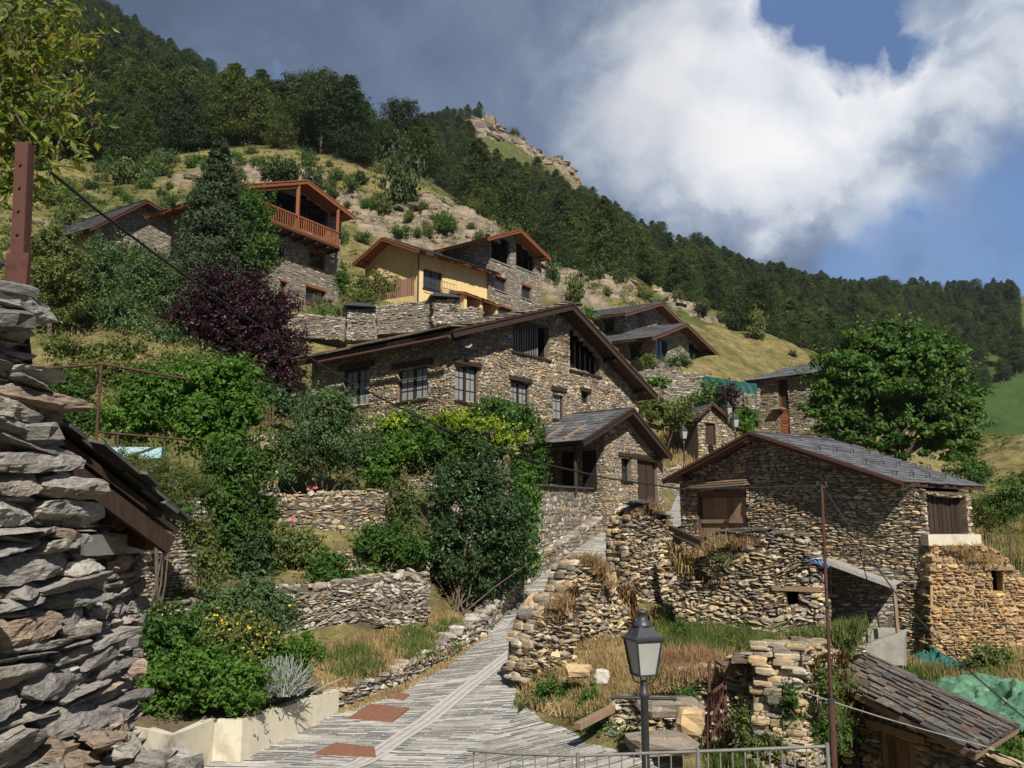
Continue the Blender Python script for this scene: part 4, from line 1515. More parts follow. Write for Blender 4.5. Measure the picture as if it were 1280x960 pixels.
# ------------------------------------------------------------------ the big stone house in the middle
fr = Frame.vp(564, 470, 33.0, 1550)
u1 = fr.uz(797, 490)[0]
OG = .75
rp = [fr.uz(566, 412, OG), fr.uz(715, 379, OG), fr.uz(821, 494, OG)]
MAIN = fr
hM = thing('stone_house', 'large central stone house with long shallow roof and white-curtained windows', 'house', fr.W(0, -1.2))
Lf = Frame(fr.A - fr.n * 8.9, fr.n)
wl = [Lf.rect(430, 461, 462, 508), Lf.rect(498, 459, 535, 501)]
wr = [fr.rect(569, 457, 597, 503), fr.rect(638, 477, 661, 517), fr.rect(691, 489, 704, 525), fr.rect(727, 490, 735, 507), fr.rect(637, 568, 652, 600)]
og1 = fr.rect(641, 403, 686, 444)
og2 = slices(fr, rp, (712, 400, 749, 466), 6)
res = gable_house(hM, fr, rp, 0, u1, 8.9, -1.6, og=OG, back_og=.5, tk=.24, lift=.15, sth=.06, wall_kw=dict(h=.125, L=.23, prot=.055, detail=2, split=.55, wav=.12, rough=.7, tilt=.10, var=.6), wall_m=[S_WARM, MORT_M],
                  holes=wr + [og1] + og2, lholes=wl, roof_m=SLATE_T, slate_sz=.55, slate_big=2.0, fascia=W_DARK, sides='L', seed=3, purl=[rp[0][0] + .9, rp[1][0], rp[2][0] - 1.0, (rp[1][0] + rp[2][0]) / 2],
                  purl_m=W_DARK, fasc_h=.30)
LF = res['L']
for r in wl:
    window(hM, LF, r, .09, mullv=1, mullh=2, curtain=True, lintel=W_DARK, sill=W_DARK, lh=.24, lint_over=.28, lp=.14)
for k, r in enumerate(wr):
    window(hM, fr, r, .09, mullv=1 if k < 2 else 0, mullh=2 if k != 3 else 1, curtain=k < 3, lintel=W_DARK, sill=W_DARK if k < 3 else None, lh=.18, lint_over=.14, lp=.12)
dark_box(hM, fr, og1, 1.6)
dark_row(hM, fr, og2, .9)
m = MB()
a, b, c, d = og1
n = 15
for k in range(n):
    if k > n * .74:
        continue
    x = a + (c - a) * (k + .3) / n
    boxv(m, fr.W(x, b, -.20), fr.t * (c - a) / n * .42, -fr.n * .03, np.array([0, 0, d - b]))
m.build('louvre', W_GREY, hM)
m = MB()
for (a, b, c, d) in og2:
    for k in range(2):
        x = a + (c - a) * (k + .3) / 2
        boxv(m, fr.W(x, b, -.62), fr.t * .05, -fr.n * .05, np.array([0, 0, d - b]))
m.build('louvre', W_DARK, hM)
for r in (og1, (og2[0][0], og2[0][1], og2[-1][2], 0)):
    m = MB()
    boxv(m, fr.W(r[0] - .1, r[1] - .09, .1), fr.t * (r[2] - r[0] + .2), -fr.n * .3, np.array([0, 0, .09]))
    m.build('ledge', W_DARK, hM)
# gutter along the left eave
rz = res['roofz']
m = MB()
ul = rp[0][0] - .06
tube(m, [fr.W(ul, rp[0][1] - .27, OG - .1), fr.W(ul, rp[0][1] - .27, -7.4)], .075, 8)
m.build('gutter', RUST, hM)
# satellite dish at the corner
q = fr.uz(581, 428, .35)
m = MB()
c = fr.W(q[0], q[1], .45)
nn = 16
dirn = (fr.n * .9 + np.array([0, 0, .3]) - fr.t * .2)
dirn /= np.linalg.norm(dirn)
ax = np.cross(dirn, (0, 0, 1)); ax /= np.linalg.norm(ax)
ay = np.cross(dirn, ax)
V = [c - dirn * .08]
for rr, dep in ((.14, -.05), (.26, .0)):
    for k in range(nn):
        a_ = 2 * math.pi * k / nn
        V.append(c + dirn * dep + (ax * math.cos(a_) + ay * math.sin(a_)) * rr)
fs = [[1 + k, 1 + (k + 1) % nn, 1 + nn + (k + 1) % nn, 1 + nn + k] for k in range(nn)]
m.add(V, fs, 0, True)
m.add(V, [[0, 1 + (k + 1) % nn, 1 + k] for k in range(nn)], 0, True)
tube(m, [c - dirn * .07, fr.W(q[0], q[1] - .15, 0.0)], .025, 6)
m.build('satellite_dish', W_GREY, hM)

# ------------------------------------------------------------------ garage annex built against its gable
fa = Frame.vp(757, 600, 36.2, 1550)
OA = .55
rpA = [fa.uz(728, 550, OA), fa.uz(790, 510, OA), fa.uz(839, 570, OA)]
uA1 = fa.uz(829, 600)[0]
uAp = fa.uz(728, 570, OA)[0] + .5
hA = thing('garage', 'stone garage annex with slate gable roof, brown plank door and open porch', 'garage', fa.W(0, 0))
D_A = abs(np.dot(fa.A - MAIN.A, MAIN.n)) - .05
gw = fa.rect(777, 571, 789, 602)
gd = fa.rect(797, 574, 822, 632)
res = gable_house(hA, fa, rpA, 0, uA1, D_A, -1.2, og=OA, back_og=0, tk=.14, wall_kw=dict(h=.12, L=.22, prot=.05, detail=1, split=.5, wav=.1, tilt=.08), wall_m=[S_WARM, MORT_M],
                  holes=[gw, gd], roof_m=SLATE, slate_sz=.4, fascia=W_DARK, sides='L', seed=8, purl_m=W_DARK, fasc_h=.24)
roA = res['roof']
window(hA, fa, gw, .2, mullv=0, mullh=1, sill=W_DARK)
m = MB()
planks(m, fa, gd, -.14, 8)
dd = m.build('door', W_DARK, hA)
m = MB()
boxv(m, fa.W(gd[2] - .3, (gd[1] + gd[3]) / 2, -.11), fa.t * .12, -fa.n * .03, np.array([0, 0, .04]))
m.build('handle', IRON, dd)
m = MB()
boxv(m, fa.W(gw[0] - .25, gw[3], .08), fa.t * (gd[2] - gw[0] + .6), -fa.n * .3, np.array([0, 0, .17]))
m.build('lintel', W_DARK, hA)
# porch under the left slope: post, two doors painted near-black as unlit openings on the side wall, floor
rzA = res['roofz']
m = MB()
pu = uAp
for w in (-.15,):
    tube(m, [fa.W(pu, 1.3, w), fa.W(pu, rzA(pu) - .2, w)], .08, 8)
beam(m, fa.W(pu, rzA(pu) - .28, .3), fa.W(pu, rzA(pu) - .28, -D_A + .1), .14, .18)
m.build('porch_post', W_DARK, hA)
LA = res['L']
m = MB()
for (x0, x1) in ((.5, 1.2), (1.6, 2.3)):
    if x1 < D_A:
        boxv(m, LA.W(x0, 1.5, .05), LA.t * (x1 - x0), -LA.n * .06, np.array([0, 0, 1.7]))
m.build('porch_door', DARKIN, hA)
m = MB()
for k in (-1.0, -2.2):
    if True:
        p0, p1 = fa.W(rpA[0][0] + .15, 0, OA - .2 + k), fa.W(rpA[0][0] + 1.9, 0, OA - .2 + k)
        for p in (p0, p1):
            pass
        ua_, ub_ = rpA[0][0] + .1, rpA[0][0] + 1.7
        beam(m, fa.W(ua_, rzA(ua_) + .06, OA + k), fa.W(ub_, rzA(ub_) + .06, OA + k), .12, .10)
m.build('snow_board', W_OLD, roA)

# ------------------------------------------------------------------ barn on the right
fb = Frame.vp(1157, 650, 26.0, -172)
OB = .6
rpB = [fb.uz(829, 600, OB), fb.uz(938, 540, OB), fb.uz(1130, 603, OB)]
u0B = fb.uz(851, 650)[0]
hB = thing('barn', 'old dry-stone barn with grey slate roof and red-brown plank doors', 'barn', fb.W(u0B / 2, -2.5))
BARN = fb
bd = fb.rect(873, 612, 934, 682)
loft = None
fR = Frame(fb.A, -fb.n)
ld = fR.rect(1158, 611, 1208, 667)
DB = fR.uz(1214, 640)[0]
ldt = rpB[1][1] + (rpB[2][1] - rpB[1][1]) * (0 - rpB[1][0]) / (rpB[2][0] - rpB[1][0]) - .12 - .03 - .10
ld = (ld[0], ld[1], ld[2], min(ld[3], ldt))
res = gable_house(hB, fb, rpB, u0B, 0, DB, -4.6, og=OB, back_og=fR.uz(1243, 611)[0] - DB, tk=.12, wall_kw=dict(h=.09, L=.29, prot=.06, detail=2, split=.35, wav=.09, rough=.8, tilt=.07, var=.6), wall_m=[S_BARN, MORT_D],
                  holes=[bd], rholes=[(.12, ld[1], min(ld[2], DB - .2), ld[3])], roof_m=SLATE, slate_sz=.30, slate_big=1.2, fascia=W_BRWN, sides='R', seed=21, purl=[rpB[1][0], u0B + .5, -2.6], purl_m=W_RED, fasc_h=.16)
roB, rzB = res['roof'], res['roofz']
RB = res['R']
m = MB()
planks(m, fb, (bd[0] + .08, bd[1] + .05, bd[2] - .05, bd[3] - .28), -.13, 7)
do = m.build('door', W_OLD, hB)
m = MB()
boxv(m, fb.W(bd[0] + .1, bd[1] + (bd[3] - bd[1]) * .40, -.10), fb.t * (bd[2] - bd[0] - .2), fb.n * .045, np.array([0, 0, .14]))
boxv(m, fb.W(bd[0] + .1, bd[1] + (bd[3] - bd[1]) * .10, -.10), fb.t * (bd[2] - bd[0] - .2), fb.n * .045, np.array([0, 0, .12]))
m.build('cross_board', W_OLD, do)
m = MB()
c_ = fb.W((bd[0] + bd[2]) / 2 + .1, bd[1] + (bd[3] - bd[1]) * .44, -.03)
boxv(m, c_, fb.t * .22, fb.n * .03, np.array([0, 0, .05]))
m.build('latch', RUST, do)
m = MB()
boxv(m, fb.W(bd[0] - .12, bd[1] - .35, -.02), fb.t * .17, -fb.n * .2, np.array([0, 0, bd[3] - bd[1] + .3]))
boxv(m, fb.W(bd[2] - .06, bd[1], -.04), fb.t * .12, -fb.n * .2, np.array([0, 0, bd[3] - bd[1]]))
boxv(m, fb.W(bd[0] - .1, bd[3] - .26, -.06), fb.t * (bd[2] - bd[0] + .1), -fb.n * .2, np.array([0, 0, .22]))
m.build('door_frame', W_RED, hB)
m = MB()
rngb = np.random.default_rng(4)
for k in range(3):
    a, c = bd[0] - .35 + .1 * k, bd[2] + .25 - .05 * k
    p = fb.W([a, c, c, a], [bd[3] + .05 + .09 * k, bd[3] + .10 + .09 * k, bd[3] + .20 + .08 * k, bd[3] + .15 + .08 * k], [.45 - .1 * k, .42 - .1 * k, -.2, -.2])
    V = np.concatenate([p, p + np.array([0, 0, .04])])
    m.add(V, BF, 0)
m.build('door_canopy', W_OLD, hB)
dark_box(hB, fb, bd, .8)
# dark boarded loft opening in the side wall under the eave
r = (.12, ld[1], min(ld[2], DB - .2), ld[3])
dark_box(hB, RB, r, .9)
m = MB()
planks(m, RB, (r[0] + .03, r[1] + .02, r[2] - .03, r[3]), -.22, 9, gap=.05)
m.build('loft_door', W_DARK, hB)
# snow hooks on the slates
ur, zr = rpB[2]
ua, za = rpB[1]
sl = (zr - za) / (ur - ua)
for row, fr_u in ((0, .40), (1, .66), (2, .88)):
    for k in range(7):
        w = OB - .6 - k * 1.02 - (row % 2) * .4
        u = ua + (ur - ua) * fr_u
        z = za + sl * (u - ua) + .03
        p = fb.W(u, z, w)
        m = MB()
        tube(m, [p, p + np.array([0, 0, .14]), p + np.array([0, 0, .14]) - fb.n * .2, p - fb.n * .2], .018, 5)
        m.build('snow_hook', IRON, roB)
# lamp under the gable
m = MB()
q = fb.uz(938, 548, .2)
lathe(m, fb.W(q[0], q[1] - .12, OB - .2), [(.03, .12), (.10, .05), (.12, 0), (.07, -.06)], 10)
m.build('gable_lamp', MILK, hB)

# ------------------------------------------------------------------ chalet with the long orange balcony, upper left
fc = Frame.vp(342, 330, 60.0, 1330)
OC = 1.3
rpC = [fc.uz(309, 230, OC), fc.uz(384, 225, OC), fc.uz(444, 271, OC)]
u0C, u1C = fc.uz(322, 300)[0], fc.uz(426, 300)[0]
hC = thing('chalet', 'tall stone chalet with orange wooden balcony under a wide gable, upper left', 'house', fc.W(0, 15))
loggia = fc.rect(326, 243, 414, 290)
# keep the opening inside the gable: two-part loggia, left high, right low
lgL = slices(fc, rpC, (329, 238, 371, 284), 3, tk=.2)
lgR = slices(fc, rpC, (374, 245, 410, 292), 4, tk=.2)
wc = [fc.rect(386, 315, 406, 336), fc.rect(342, 306, 355, 323), fc.rect(382, 361, 407, 382), fc.rect(350, 352, 358, 375)]
res = gable_house(hC, fc, rpC, u0C, u1C, 10, 13, og=OC, tk=.2, wall_kw=dict(h=.14, L=.5, prot=.03, detail=0, split=.2), wall_m=[S_GREY, MORT_M],
                  holes=lgL + lgR + wc, roof_m=SLATE_D, slate_sz=.5, fascia=W_ORNG, sides='L', seed=31, purl=[rpC[1][0], rpC[2][0] - 1.2], purl_m=W_ORNG, fasc_h=.30, rafters=1.0)
dark_row(hC, fc, lgL, 1.8, W_DARK)
dark_row(hC, fc, lgR, 1.8, W_DARK)
for r in lgL + lgR:
    rr = (r[0] + .05, r[1] + .7, r[2] - .05, r[3] - .15)
    window(hC, fc.off(-1.3), rr, .1, mf=W_BRWN, mullv=0)
for k, r in enumerate(wc):
    window(hC, fc, r, .2, mf=W_ORNG, mullv=1, lintel=W_ORNG, sill=W_ORNG, lp=.04)
m = MB()
ba = fc.uz(336, 270, 1.3)
bb = fc.uz(424, 300, 1.3)
zf = fc.uz(380, 293, 1.3)[1]
zt = fc.uz(380, 273, 1.3)[1]
for (u0_, u1_, w0, w1) in ((ba[0] - .6, bb[0], 1.3, 1.3), (bb[0], bb[0], 1.3, 0.05)):
    beam(m, fc.W(u0_, zt, w0), fc.W(u1_, zt, w1), .09, .12)
    beam(m, fc.W(u0_, zf + .12, w0), fc.W(u1_, zf + .12, w1), .08, .12)
    L_ = max(abs(u1_ - u0_), abs(w1 - w0))
    for k in range(int(L_ / .22)):
        t_ = (k + .5) / int(L_ / .22)
        u, w = u0_ + (u1_ - u0_) * t_, w0 + (w1 - w0) * t_
        boxv(m, fc.W(u - .05, zf + .12, w - .02), fc.t * .10, fc.n * .04, np.array([0, 0, zt - zf - .12]))
m.build('balcony_railing', W_ORNG, hC)
m = MB()
boxv(m, fc.W(ba[0] - .6, zf - .12, 1.38), fc.t * (bb[0] - ba[0] + .7), -fc.n * 1.36, np.array([0, 0, .14]))
for k in range(7):
    u = ba[0] + (bb[0] - ba[0]) * k / 6
    beam(m, fc.W(u, zf - .24, 1.3), fc.W(u, zf - .24, 0.0), .12, .18)
m.build('balcony_floor', W_BRWN, hC)
m = MB()
u = fc.uz(372, 270, 1.2)[0]
beam(m, fc.W(u, zf, 1.2), fc.W(u, res['roofz'](u) - .25, 1.2), .24, .24, up=(0, 1, 0))
m.build('balcony_post', W_ORNG, hC)
m = MB()
beam(m, fc.W(bb[0] - .1, zf, 1.2), fc.W(bb[0] - .1, res['roofz'](bb[0] - .1) - .25, 1.2), .2, .2, up=(0, 1, 0))
m.build('balcony_post', W_ORNG, hC)
m = MB()
beam(m, fc.W(rpC[0][0] + .9, res['roofz'](rpC[0][0] + .9) - .45, 1.15), fc.W(u, res['roofz'](u) - .45, 1.15), .18, .22)
m.build('roof_beam', W_ORNG, hC)
# terrace rail at its foot
m = MB()
ft = fc.off(2.2)
a0, a1 = ft.uz(362, 400)[0], ft.uz(437, 400)[0]
zt_, zb_ = ft.uz(400, 378)[1], ft.uz(400, 397)[1]
for z in (zt_, zb_ + .1):
    beam(m, ft.W(a0, z, 0), ft.W(a1, z, 0), .04)
for k in range(26):
    u = a0 + (a1 - a0) * k / 25
    beam(m, ft.W(u, zb_, 0), ft.W(u, zt_, 0), .025 if k % 5 else .05)
o = m.build('terrace_railing', IRON, None, base=ft.W(a0, zb_))
tag(o, 'thin black railing along the terrace in front of the balcony chalet', 'railing')

# ------------------------------------------------------------------ smaller stone chalet behind the spruce
f2 = Frame.vp(140, 300, 66.0, 1330)
q0, q1, q2 = f2.uz(112, 285, 1.0), f2.uz(184, 250, 1.0), f2.uz(268, 300, 1.0)
h2 = thing('chalet', 'low stone chalet half hidden behind the spruce, at the far left of the houses', 'house', f2.W(0, 20))
res = gable_house(h2, f2, [q0, q1, q2], q0[0] + 1.0, q2[0] - 1.0, 9, 15, og=1.0, tk=.2, wall_kw=dict(h=.16, L=.5, prot=.03, detail=0, split=.2), wall_m=[S_GREY, MORT_M],
                  holes=[f2.rect(136, 299, 144, 309)], roof_m=SLATE_D, slate_sz=.5, fascia=W_BRWN, sides='L', seed=37, purl=[q1[0]], fasc_h=.25, rafters=1.0)
window(h2, f2, f2.rect(136, 299, 144, 309), .2, mf=W_ORNG, mullv=0)
m = MB()
c0, c1 = f2.uz(112, 321, 1.6), f2.uz(160, 303, 1.6)
V = f2.W([c0[0], c1[0], c1[0], c0[0]], [c0[1], c1[1], c1[1], c0[1]], [1.8, 1.8, 0, 0])
slab(m, V, .18, 0)
slates(m, V, .4, np.random.default_rng(2), 1)
m.build('porch_roof', [W_ORNG, SLATE_D], h2)

# ------------------------------------------------------------------ yellow house
fy = Frame.vp(524, 350, 64.0, -459)
OY = .9
rpY = [fy.uz(441, 330, OY), fy.uz(478, 297, OY), fy.uz(524, 312, OY)]
u0Y = fy.uz(456, 350)[0]
hY = thing('rendered_house', 'yellow rendered house with dark shallow roof and orange bargeboards above the retaining walls', 'house', fy.W(0, 16))
YR = Frame(fy.A, -fy.n)
wy = YR.rect(529, 338, 553, 363)
res = gable_house(hY, fy, rpY, u0Y, 0, 7.5, 14, og=OY, tk=.2, wall_kw=dict(plain=True), wall_m=[YELLOW], rholes=[wy], roof_m=SLATE_D, slate_sz=.45, fascia=W_ORNG, sides='R', seed=41,
                  purl=[rpY[1][0], rpY[0][0] + 1.0], purl_m=W_ORNG, fasc_h=.24, rafters=.8)
window(hY, YR, wy, .2, mullv=1, sill=IRON)
m = MB()
# drainpipe at the corner and little balcony rail under the window
tube(m, [fy.W(.05, res['roofz'](0) - .3, .12), fy.W(.05, 14.6, .12)], .05, 6)
m.build('drainpipe', IRON, hY)
m = MB()
a, b, c, d = wy
for z in (b + .05, b + .8):
    beam(m, YR.W(a - .1, z, .35), YR.W(c + 1.2, z, .35), .03)
for k in range(14):
    u = a - .1 + (c - a + 1.3) * k / 13
    beam(m, YR.W(u, b + .05, .35), YR.W(u, b + .8, .35), .02)
m.build('balcony_railing', IRON, hY)
q = YR.off(.6)
r = q.rect(571, 374, 607, 386)
m = MB()
V = YR.W([r[0] - .3, r[2] + .6, r[2] + .6, r[0] - .3], [r[3], r[3] - .35, r[3] + .1, r[3] + .45], [1.8, 1.8, 0, 0])
slab(m, V, .14, 0)
slates(m, V, .35, np.random.default_rng(3), 1)
m.build('porch_roof', [W_ORNG, SLATE_D], hY)
m = MB()
for u in (r[0], r[0] + 1.7, r[2] + .3):
    boxv(m, YR.W(u, r[1] - 2.2, 1.5), YR.t * .25, -YR.n * 1.5, np.array([0, 0, r[3] - r[1] + 2.15]))
m.build('porch_wall', YELLOW, hY)
m = MB()
q = fy.uz(507, 323, -4)
c = fy.W(fy.uz(447, 325, -5.5)[0], fy.uz(447, 318, -5.5)[1], -5.5)
boxv(m, c - np.array([.5, .4, 3.2]), (1.0, 0, 0), (0, .8, 0), (0, 0, 3.6))
boxv(m, c - np.array([.6, .5, -.5]), (1.2, 0, 0), (0, 1.0, 0), (0, 0, .12), 1)
m.build('chimney', [YELLOW, SLATE_D], hY)

# ------------------------------------------------------------------ grey stone house behind it
fg = Frame.vp(612, 340, 69.0, 1442)
OGR = 1.0
rpG = [fg.uz(609, 297, OGR), fg.uz(651, 287, OGR), fg.uz(688, 323, OGR)]
u1G = fg.uz(677, 350)[0]
hG = thing('stone_house', 'tall grey stone house with open dark balconies, right of the yellow house', 'house', fg.W(0, 16))
lg = slices(fg, rpG, (614, 292, 637, 328), 2, tk=.2) + slices(fg, rpG, (645, 294, 668, 337), 3, tk=.2)
wg = [fg.rect(619, 347, 633, 364), fg.rect(652, 358, 664, 374), fg.rect(618, 384, 640, 398)]
res = gable_house(hG, fg, rpG, 0, u1G, 11, 11, og=OGR, tk=.2, wall_kw=dict(h=.16, L=.5, prot=.03, detail=0, split=.2), wall_m=[S_GREY, MORT_M], holes=lg + wg, roof_m=SLATE_D, slate_sz=.5,
                  fascia=W_ORNG, sides='L', seed=47, purl=[rpG[1][0], rpG[2][0] - .8], purl_m=W_ORNG, fasc_h=.26, rafters=.9)
dark_row(hG, fg, lg[:2], 1.8)
dark_row(hG, fg, lg[2:], 1.8)
for r in lg:
    window(hG, fg.off(-1.4), (r[0] + .3, r[1] + .1, r[2] - .3, r[3] - .5), .05, mf=W_BRWN, mullv=1)
    m = MB()
    boxv(m, fg.W(r[0] - .05, r[1] - .08, .08), fg.t * (r[2] - r[0] + .1), -fg.n * .3, np.array([0, 0, .08]))
    m.build('ledge', CONC_G, hG)
for r in wg:
    window(hG, fg, r, .2, mf=W_BRWN, mullv=1, lintel=W_ORNG, sill=CONC_G, lp=.03)

# ------------------------------------------------------------------ pair of chalets on the right of the big house
for (vals, lb, sd, dpt) in (
        (dict(c=(781, 420), d=75, rp=((781, 391), (827, 378), (855, 405)), u1=848, zb=12, D=9, wins=[(789, 393, 797, 412)], sh=(798, 391, 806, 413), lw=[(756, 402, 767, 415)], door=None),
         'upper chalet of the right-hand pair, with a red-brown shutter under its gable', 51, .9),
        (dict(c=(817, 445), d=70, rp=((815, 421), (858, 404), (901, 446)), u1=884, zb=10, D=8, wins=[], sh=None, lw=[(788, 432, 802, 449)], door=(820, 423, 834, 452)),
         'lower chalet of the right-hand pair, with a tall glass door and wide red-brown roof', 53, 1.0)):
    f3 = Frame.vp(vals['c'][0], vals['c'][1], vals['d'], 1250)
    rp3 = [f3.uz(*q_, 1.0) for q_ in vals['rp']]
    u13 = f3.uz(vals['u1'], vals['c'][1])[0]
    h3 = thing('chalet', lb, 'house', f3.W(0, vals['zb'] + 2))
    wf = [f3.rect(*w_) for w_ in vals['wins']]
    hol = list(wf)
    if vals['door']:
        hol.append(f3.rect(*vals['door']))
    L3 = Frame(f3.A - f3.n * vals['D'], f3.n)
    lw = [L3.rect(*w_) for w_ in vals['lw']]
    bigs = slices(f3, rp3, (861, 410, 880, 452), 3, tk=.2) if vals['door'] else slices(f3, rp3, (828, 384, 842, 402), 3, tk=.2)
    hol += bigs
    res = gable_house(h3, f3, rp3, 0.0, u13, vals['D'], vals['zb'], og=1.0, tk=.2, wall_kw=dict(h=.16, L=.42, prot=.04, detail=0, split=.3), wall_m=[S_GREY, MORT_M], holes=hol, lholes=lw,
                      roof_m=SLATE, slate_sz=.45, fascia=W_RED, sides='L', seed=sd, purl=[rp3[1][0], rp3[2][0] - .9], purl_m=W_BRWN, fasc_h=.30)
    dark_row(h3, f3, bigs, 1.2)
    for w_ in wf:
        window(h3, f3, w_, .15, mf=W_GREY, mullv=1, curtain=True)
    for w_ in lw:
        window(h3, L3, w_, .2, mullv=1, lintel=W_DARK, sill=W_DARK)
    if vals['sh']:
        m = MB()
        planks(m, f3, f3.rect(*vals['sh']), .08, 5)
        m.build('shutter', W_RED, h3)
        m = MB()
        c = f3.W(-1.0, f3.uz(778, 392)[1], -4.5)
        boxv(m, c - np.array([.6, .4, 1.2]), (1.2, 0, 0), (0, .9, 0), (0, 0, 2.2))
        ch = m.build('chimney', S_GREY, h3)
        m = MB()
        boxv(m, c - np.array([.75, .5, -1.25]), (1.5, 0, 0), (0, 1.1, 0), (0, 0, .08))
        m.build('chimney_cap', SLATE_D, ch)
    if vals['door']:
        window(h3, f3, f3.rect(*vals['door']), .2, mf=TEAL, mullv=1)

# ------------------------------------------------------------------ small gabled hut behind the barn ridge
fh = Frame.two(872, 540, 52, 919, 540, 53.0)
rph = [fh.uz(869, 524, .3), fh.uz(890, 503, .3), fh.uz(929, 537, .3)]
hh_ = thing('stone_hut', 'small gabled stone hut with a dark door, behind the barn ridge', 'hut', fh.W(1, 4.5))
hd = fh.rect(882, 529, 894, 556)
gable_house(hh_, fh, rph, 0, fh.uz(919, 540)[0], 3.2, 3.2, og=.3, tk=.1, wall_kw=dict(h=.13, L=.36, prot=.04, detail=0), wall_m=[S_BARN, MORT_D], holes=[hd], roof_m=SLATE_D, slate_sz=.3, sides='R', seed=61, fasc_h=.14)
m = MB()
planks(m, fh, hd, -.15, 4)
m.build('door', W_DARK, hh_)

# ------------------------------------------------------------------ flat stone building by the walnut
fs_ = Frame.two(947, 520, 63.0, 1060, 520, 58.5)
hS = thing('stone_building', 'stone building with tall orange wooden window strip, left of the walnut tree', 'building', fs_.W(3, 6))
z1 = fs_.uz(980, 473)[1]
W1 = fs_.uz(1060, 520)[0]
str_ = fs_.rect(974, 474, 986, 545)
m = MB()
stone_wall(m, fs_, [(0, 4), (W1, 4), (W1, z1), (0, z1)], [str_], h=.15, L=.40, prot=.05, detail=0, seed=71)
m.build('wall', [S_WARM, MORT_M], hS)
for f_, L_ in ((Frame(fs_.A - fs_.n * 5, fs_.n), 5), (Frame(fs_.A + fs_.t * W1, -fs_.n), 5)):
    m = MB()
    stone_wall(m, f_, [(0, 4), (L_, 4), (L_, z1), (0, z1)], h=.2, L=.5, prot=.05, detail=0, seed=72)
    m.build('wall', [S_WARM, MORT_M], hS)
m = MB()
q = [fs_.W(-.6, z1 + .05, .6), fs_.W(W1 + .6, z1 + .05, .6), fs_.W(W1 - 1.0, z1 + 1.5, -3.4), fs_.W(1.6, z1 + 1.5, -3.4)]
slab(m, q, .15, 0)
slates(m, q, .45, np.random.default_rng(8), 1)
q = [fs_.W(-.6, z1 + .05, .6), fs_.W(1.6, z1 + 1.5, -3.4), fs_.W(1.6, z1 + 1.5, -3.6), fs_.W(-.6, z1 + .05, -6)]
slab(m, q, .12, 0)
slates(m, [q[0], q[3], q[2], q[1]], .45, np.random.default_rng(9), 1)
q = [fs_.W(-.6, z1 + .02, -6), fs_.W(W1 + .6, z1 + .02, -6), fs_.W(W1 - 1.0, z1 + 1.46, -3.5), fs_.W(1.6, z1 + 1.46, -3.5)]
slab(m, q, .12, 0)
m.build('roof', [W_DARK, SLATE], hS)
m = MB()
planks(m, fs_, (str_[0], str_[1], str_[2], str_[1] + (str_[3] - str_[1]) * .5), -.1, 9, horiz=True, gap=.03)
boxv(m, fs_.W(str_[0], str_[1], -.05), fs_.t * .12, -fs_.n * .1, np.array([0, 0, str_[3] - str_[1]]))
o = m.build('window_strip', W_ORNG, hS)
m = MB()
boxv(m, fs_.W(str_[0] + .12, str_[1] + (str_[3] - str_[1]) * .5, -.15), fs_.t * (str_[2] - str_[0] - .12), -fs_.n * .1, np.array([0, 0, (str_[3] - str_[1]) * .5]))
m.build('window_panel', W_DARK, hS)
m = MB()
q = fs_.uz(973, 512)
boxv(m, fs_.W(q[0] - .4, q[1], .5), fs_.t * .9, -fs_.n * .5, np.array([0, 0, .08]))
m.build('ledge', CONC_G, hS)

# ------------------------------------------------------------------ garden and ruin walls
def PZ(px, py, z):
    r = ray(px, py)
    return r * (z / r[2])


def pwall(name, label, cat, fr, pxpoly, mats=None, group=None, w=0.0, holes=(), **kw):
    poly = [fr.uz(x, y) for x, y in pxpoly]
    # order left to right start; keep as given
    m = MB()
    hs = [fr.rect(*h_) for h_ in holes]
    stone_wall(m, fr, poly, hs, **kw)
    mats = mats or [S_WARM, MORT_D]
    um = np.mean([p[0] for p in poly])
    zb = min(p[1] for p in poly)
    if hs:
        th = thing(name, label, cat, fr.W(um, zb), group)
        m.build('stonework', mats, th)
        for r in hs:
            dark_box(th, fr, r, .55, name='opening')
        return th, hs
    o = m.build(name, mats, None, base=fr.W(um, zb))
    tag(o, label, cat, group)
    return o, hs


# retaining wall of the terrace in front of the big house, with its low plinth along the street
a, b = LEFT[8], LEFT[10]
dv = (b - a)[:2] / np.linalg.norm((b - a)[:2])
nv = np.array([dv[1], -dv[0]])
fw = Frame(a[:2] - nv * .45 - dv * 5.5, dv)
L_ = np.linalg.norm((b - a)[:2]) + 5.5
o, _ = pwall('retaining_wall', 'tall mosaic stone retaining wall along the left of the street below the garage', 'wall', fw,
             [(600, 800), (690, 740), (758, 672), (758, 613), (672, 607), (600, 640)], [S_MOSA, MORT_M], h=.20, L=.26, prot=.05, detail=1, split=.3, var=.7, thick=.4, seed=81, wav=.12, rough=.6)
m = MB()
p0, p1 = fw.uz(668, 607), fw.uz(759, 613)
beam(m, fw.W(p0[0], p0[1] + .03, -.15), fw.W(p1[0], p1[1] + .03, -.15), .55, .07)
o = m.build('coping', SLATE_D, None, base=fw.W(p0[0], p0[1]))
tag(o, 'thin dark slate coping on top of the mosaic retaining wall', 'coping')
m = MB()
for i in range(6, 10):
    a_, b_ = LEFT[i].copy(), LEFT[i + 1].copy()
    d_ = (b_ - a_)[:2]; l_ = np.linalg.norm(d_); d_ /= l_
    f_ = Frame(a_[:2], d_)
    stone_wall(m, f_, [(0, a_[2] - .2), (l_, b_[2] - .2), (l_, b_[2] + .55), (0, a_[2] + .55)], h=.14, L=.26, prot=.05, detail=1, thick=.45, cap=True, seed=85 + i)
o = m.build('plinth_wall', [S_MOSA, MORT_M], None, base=LEFT[6])
tag(o, 'low stepped-out stone plinth at the foot of the mosaic retaining wall', 'wall')
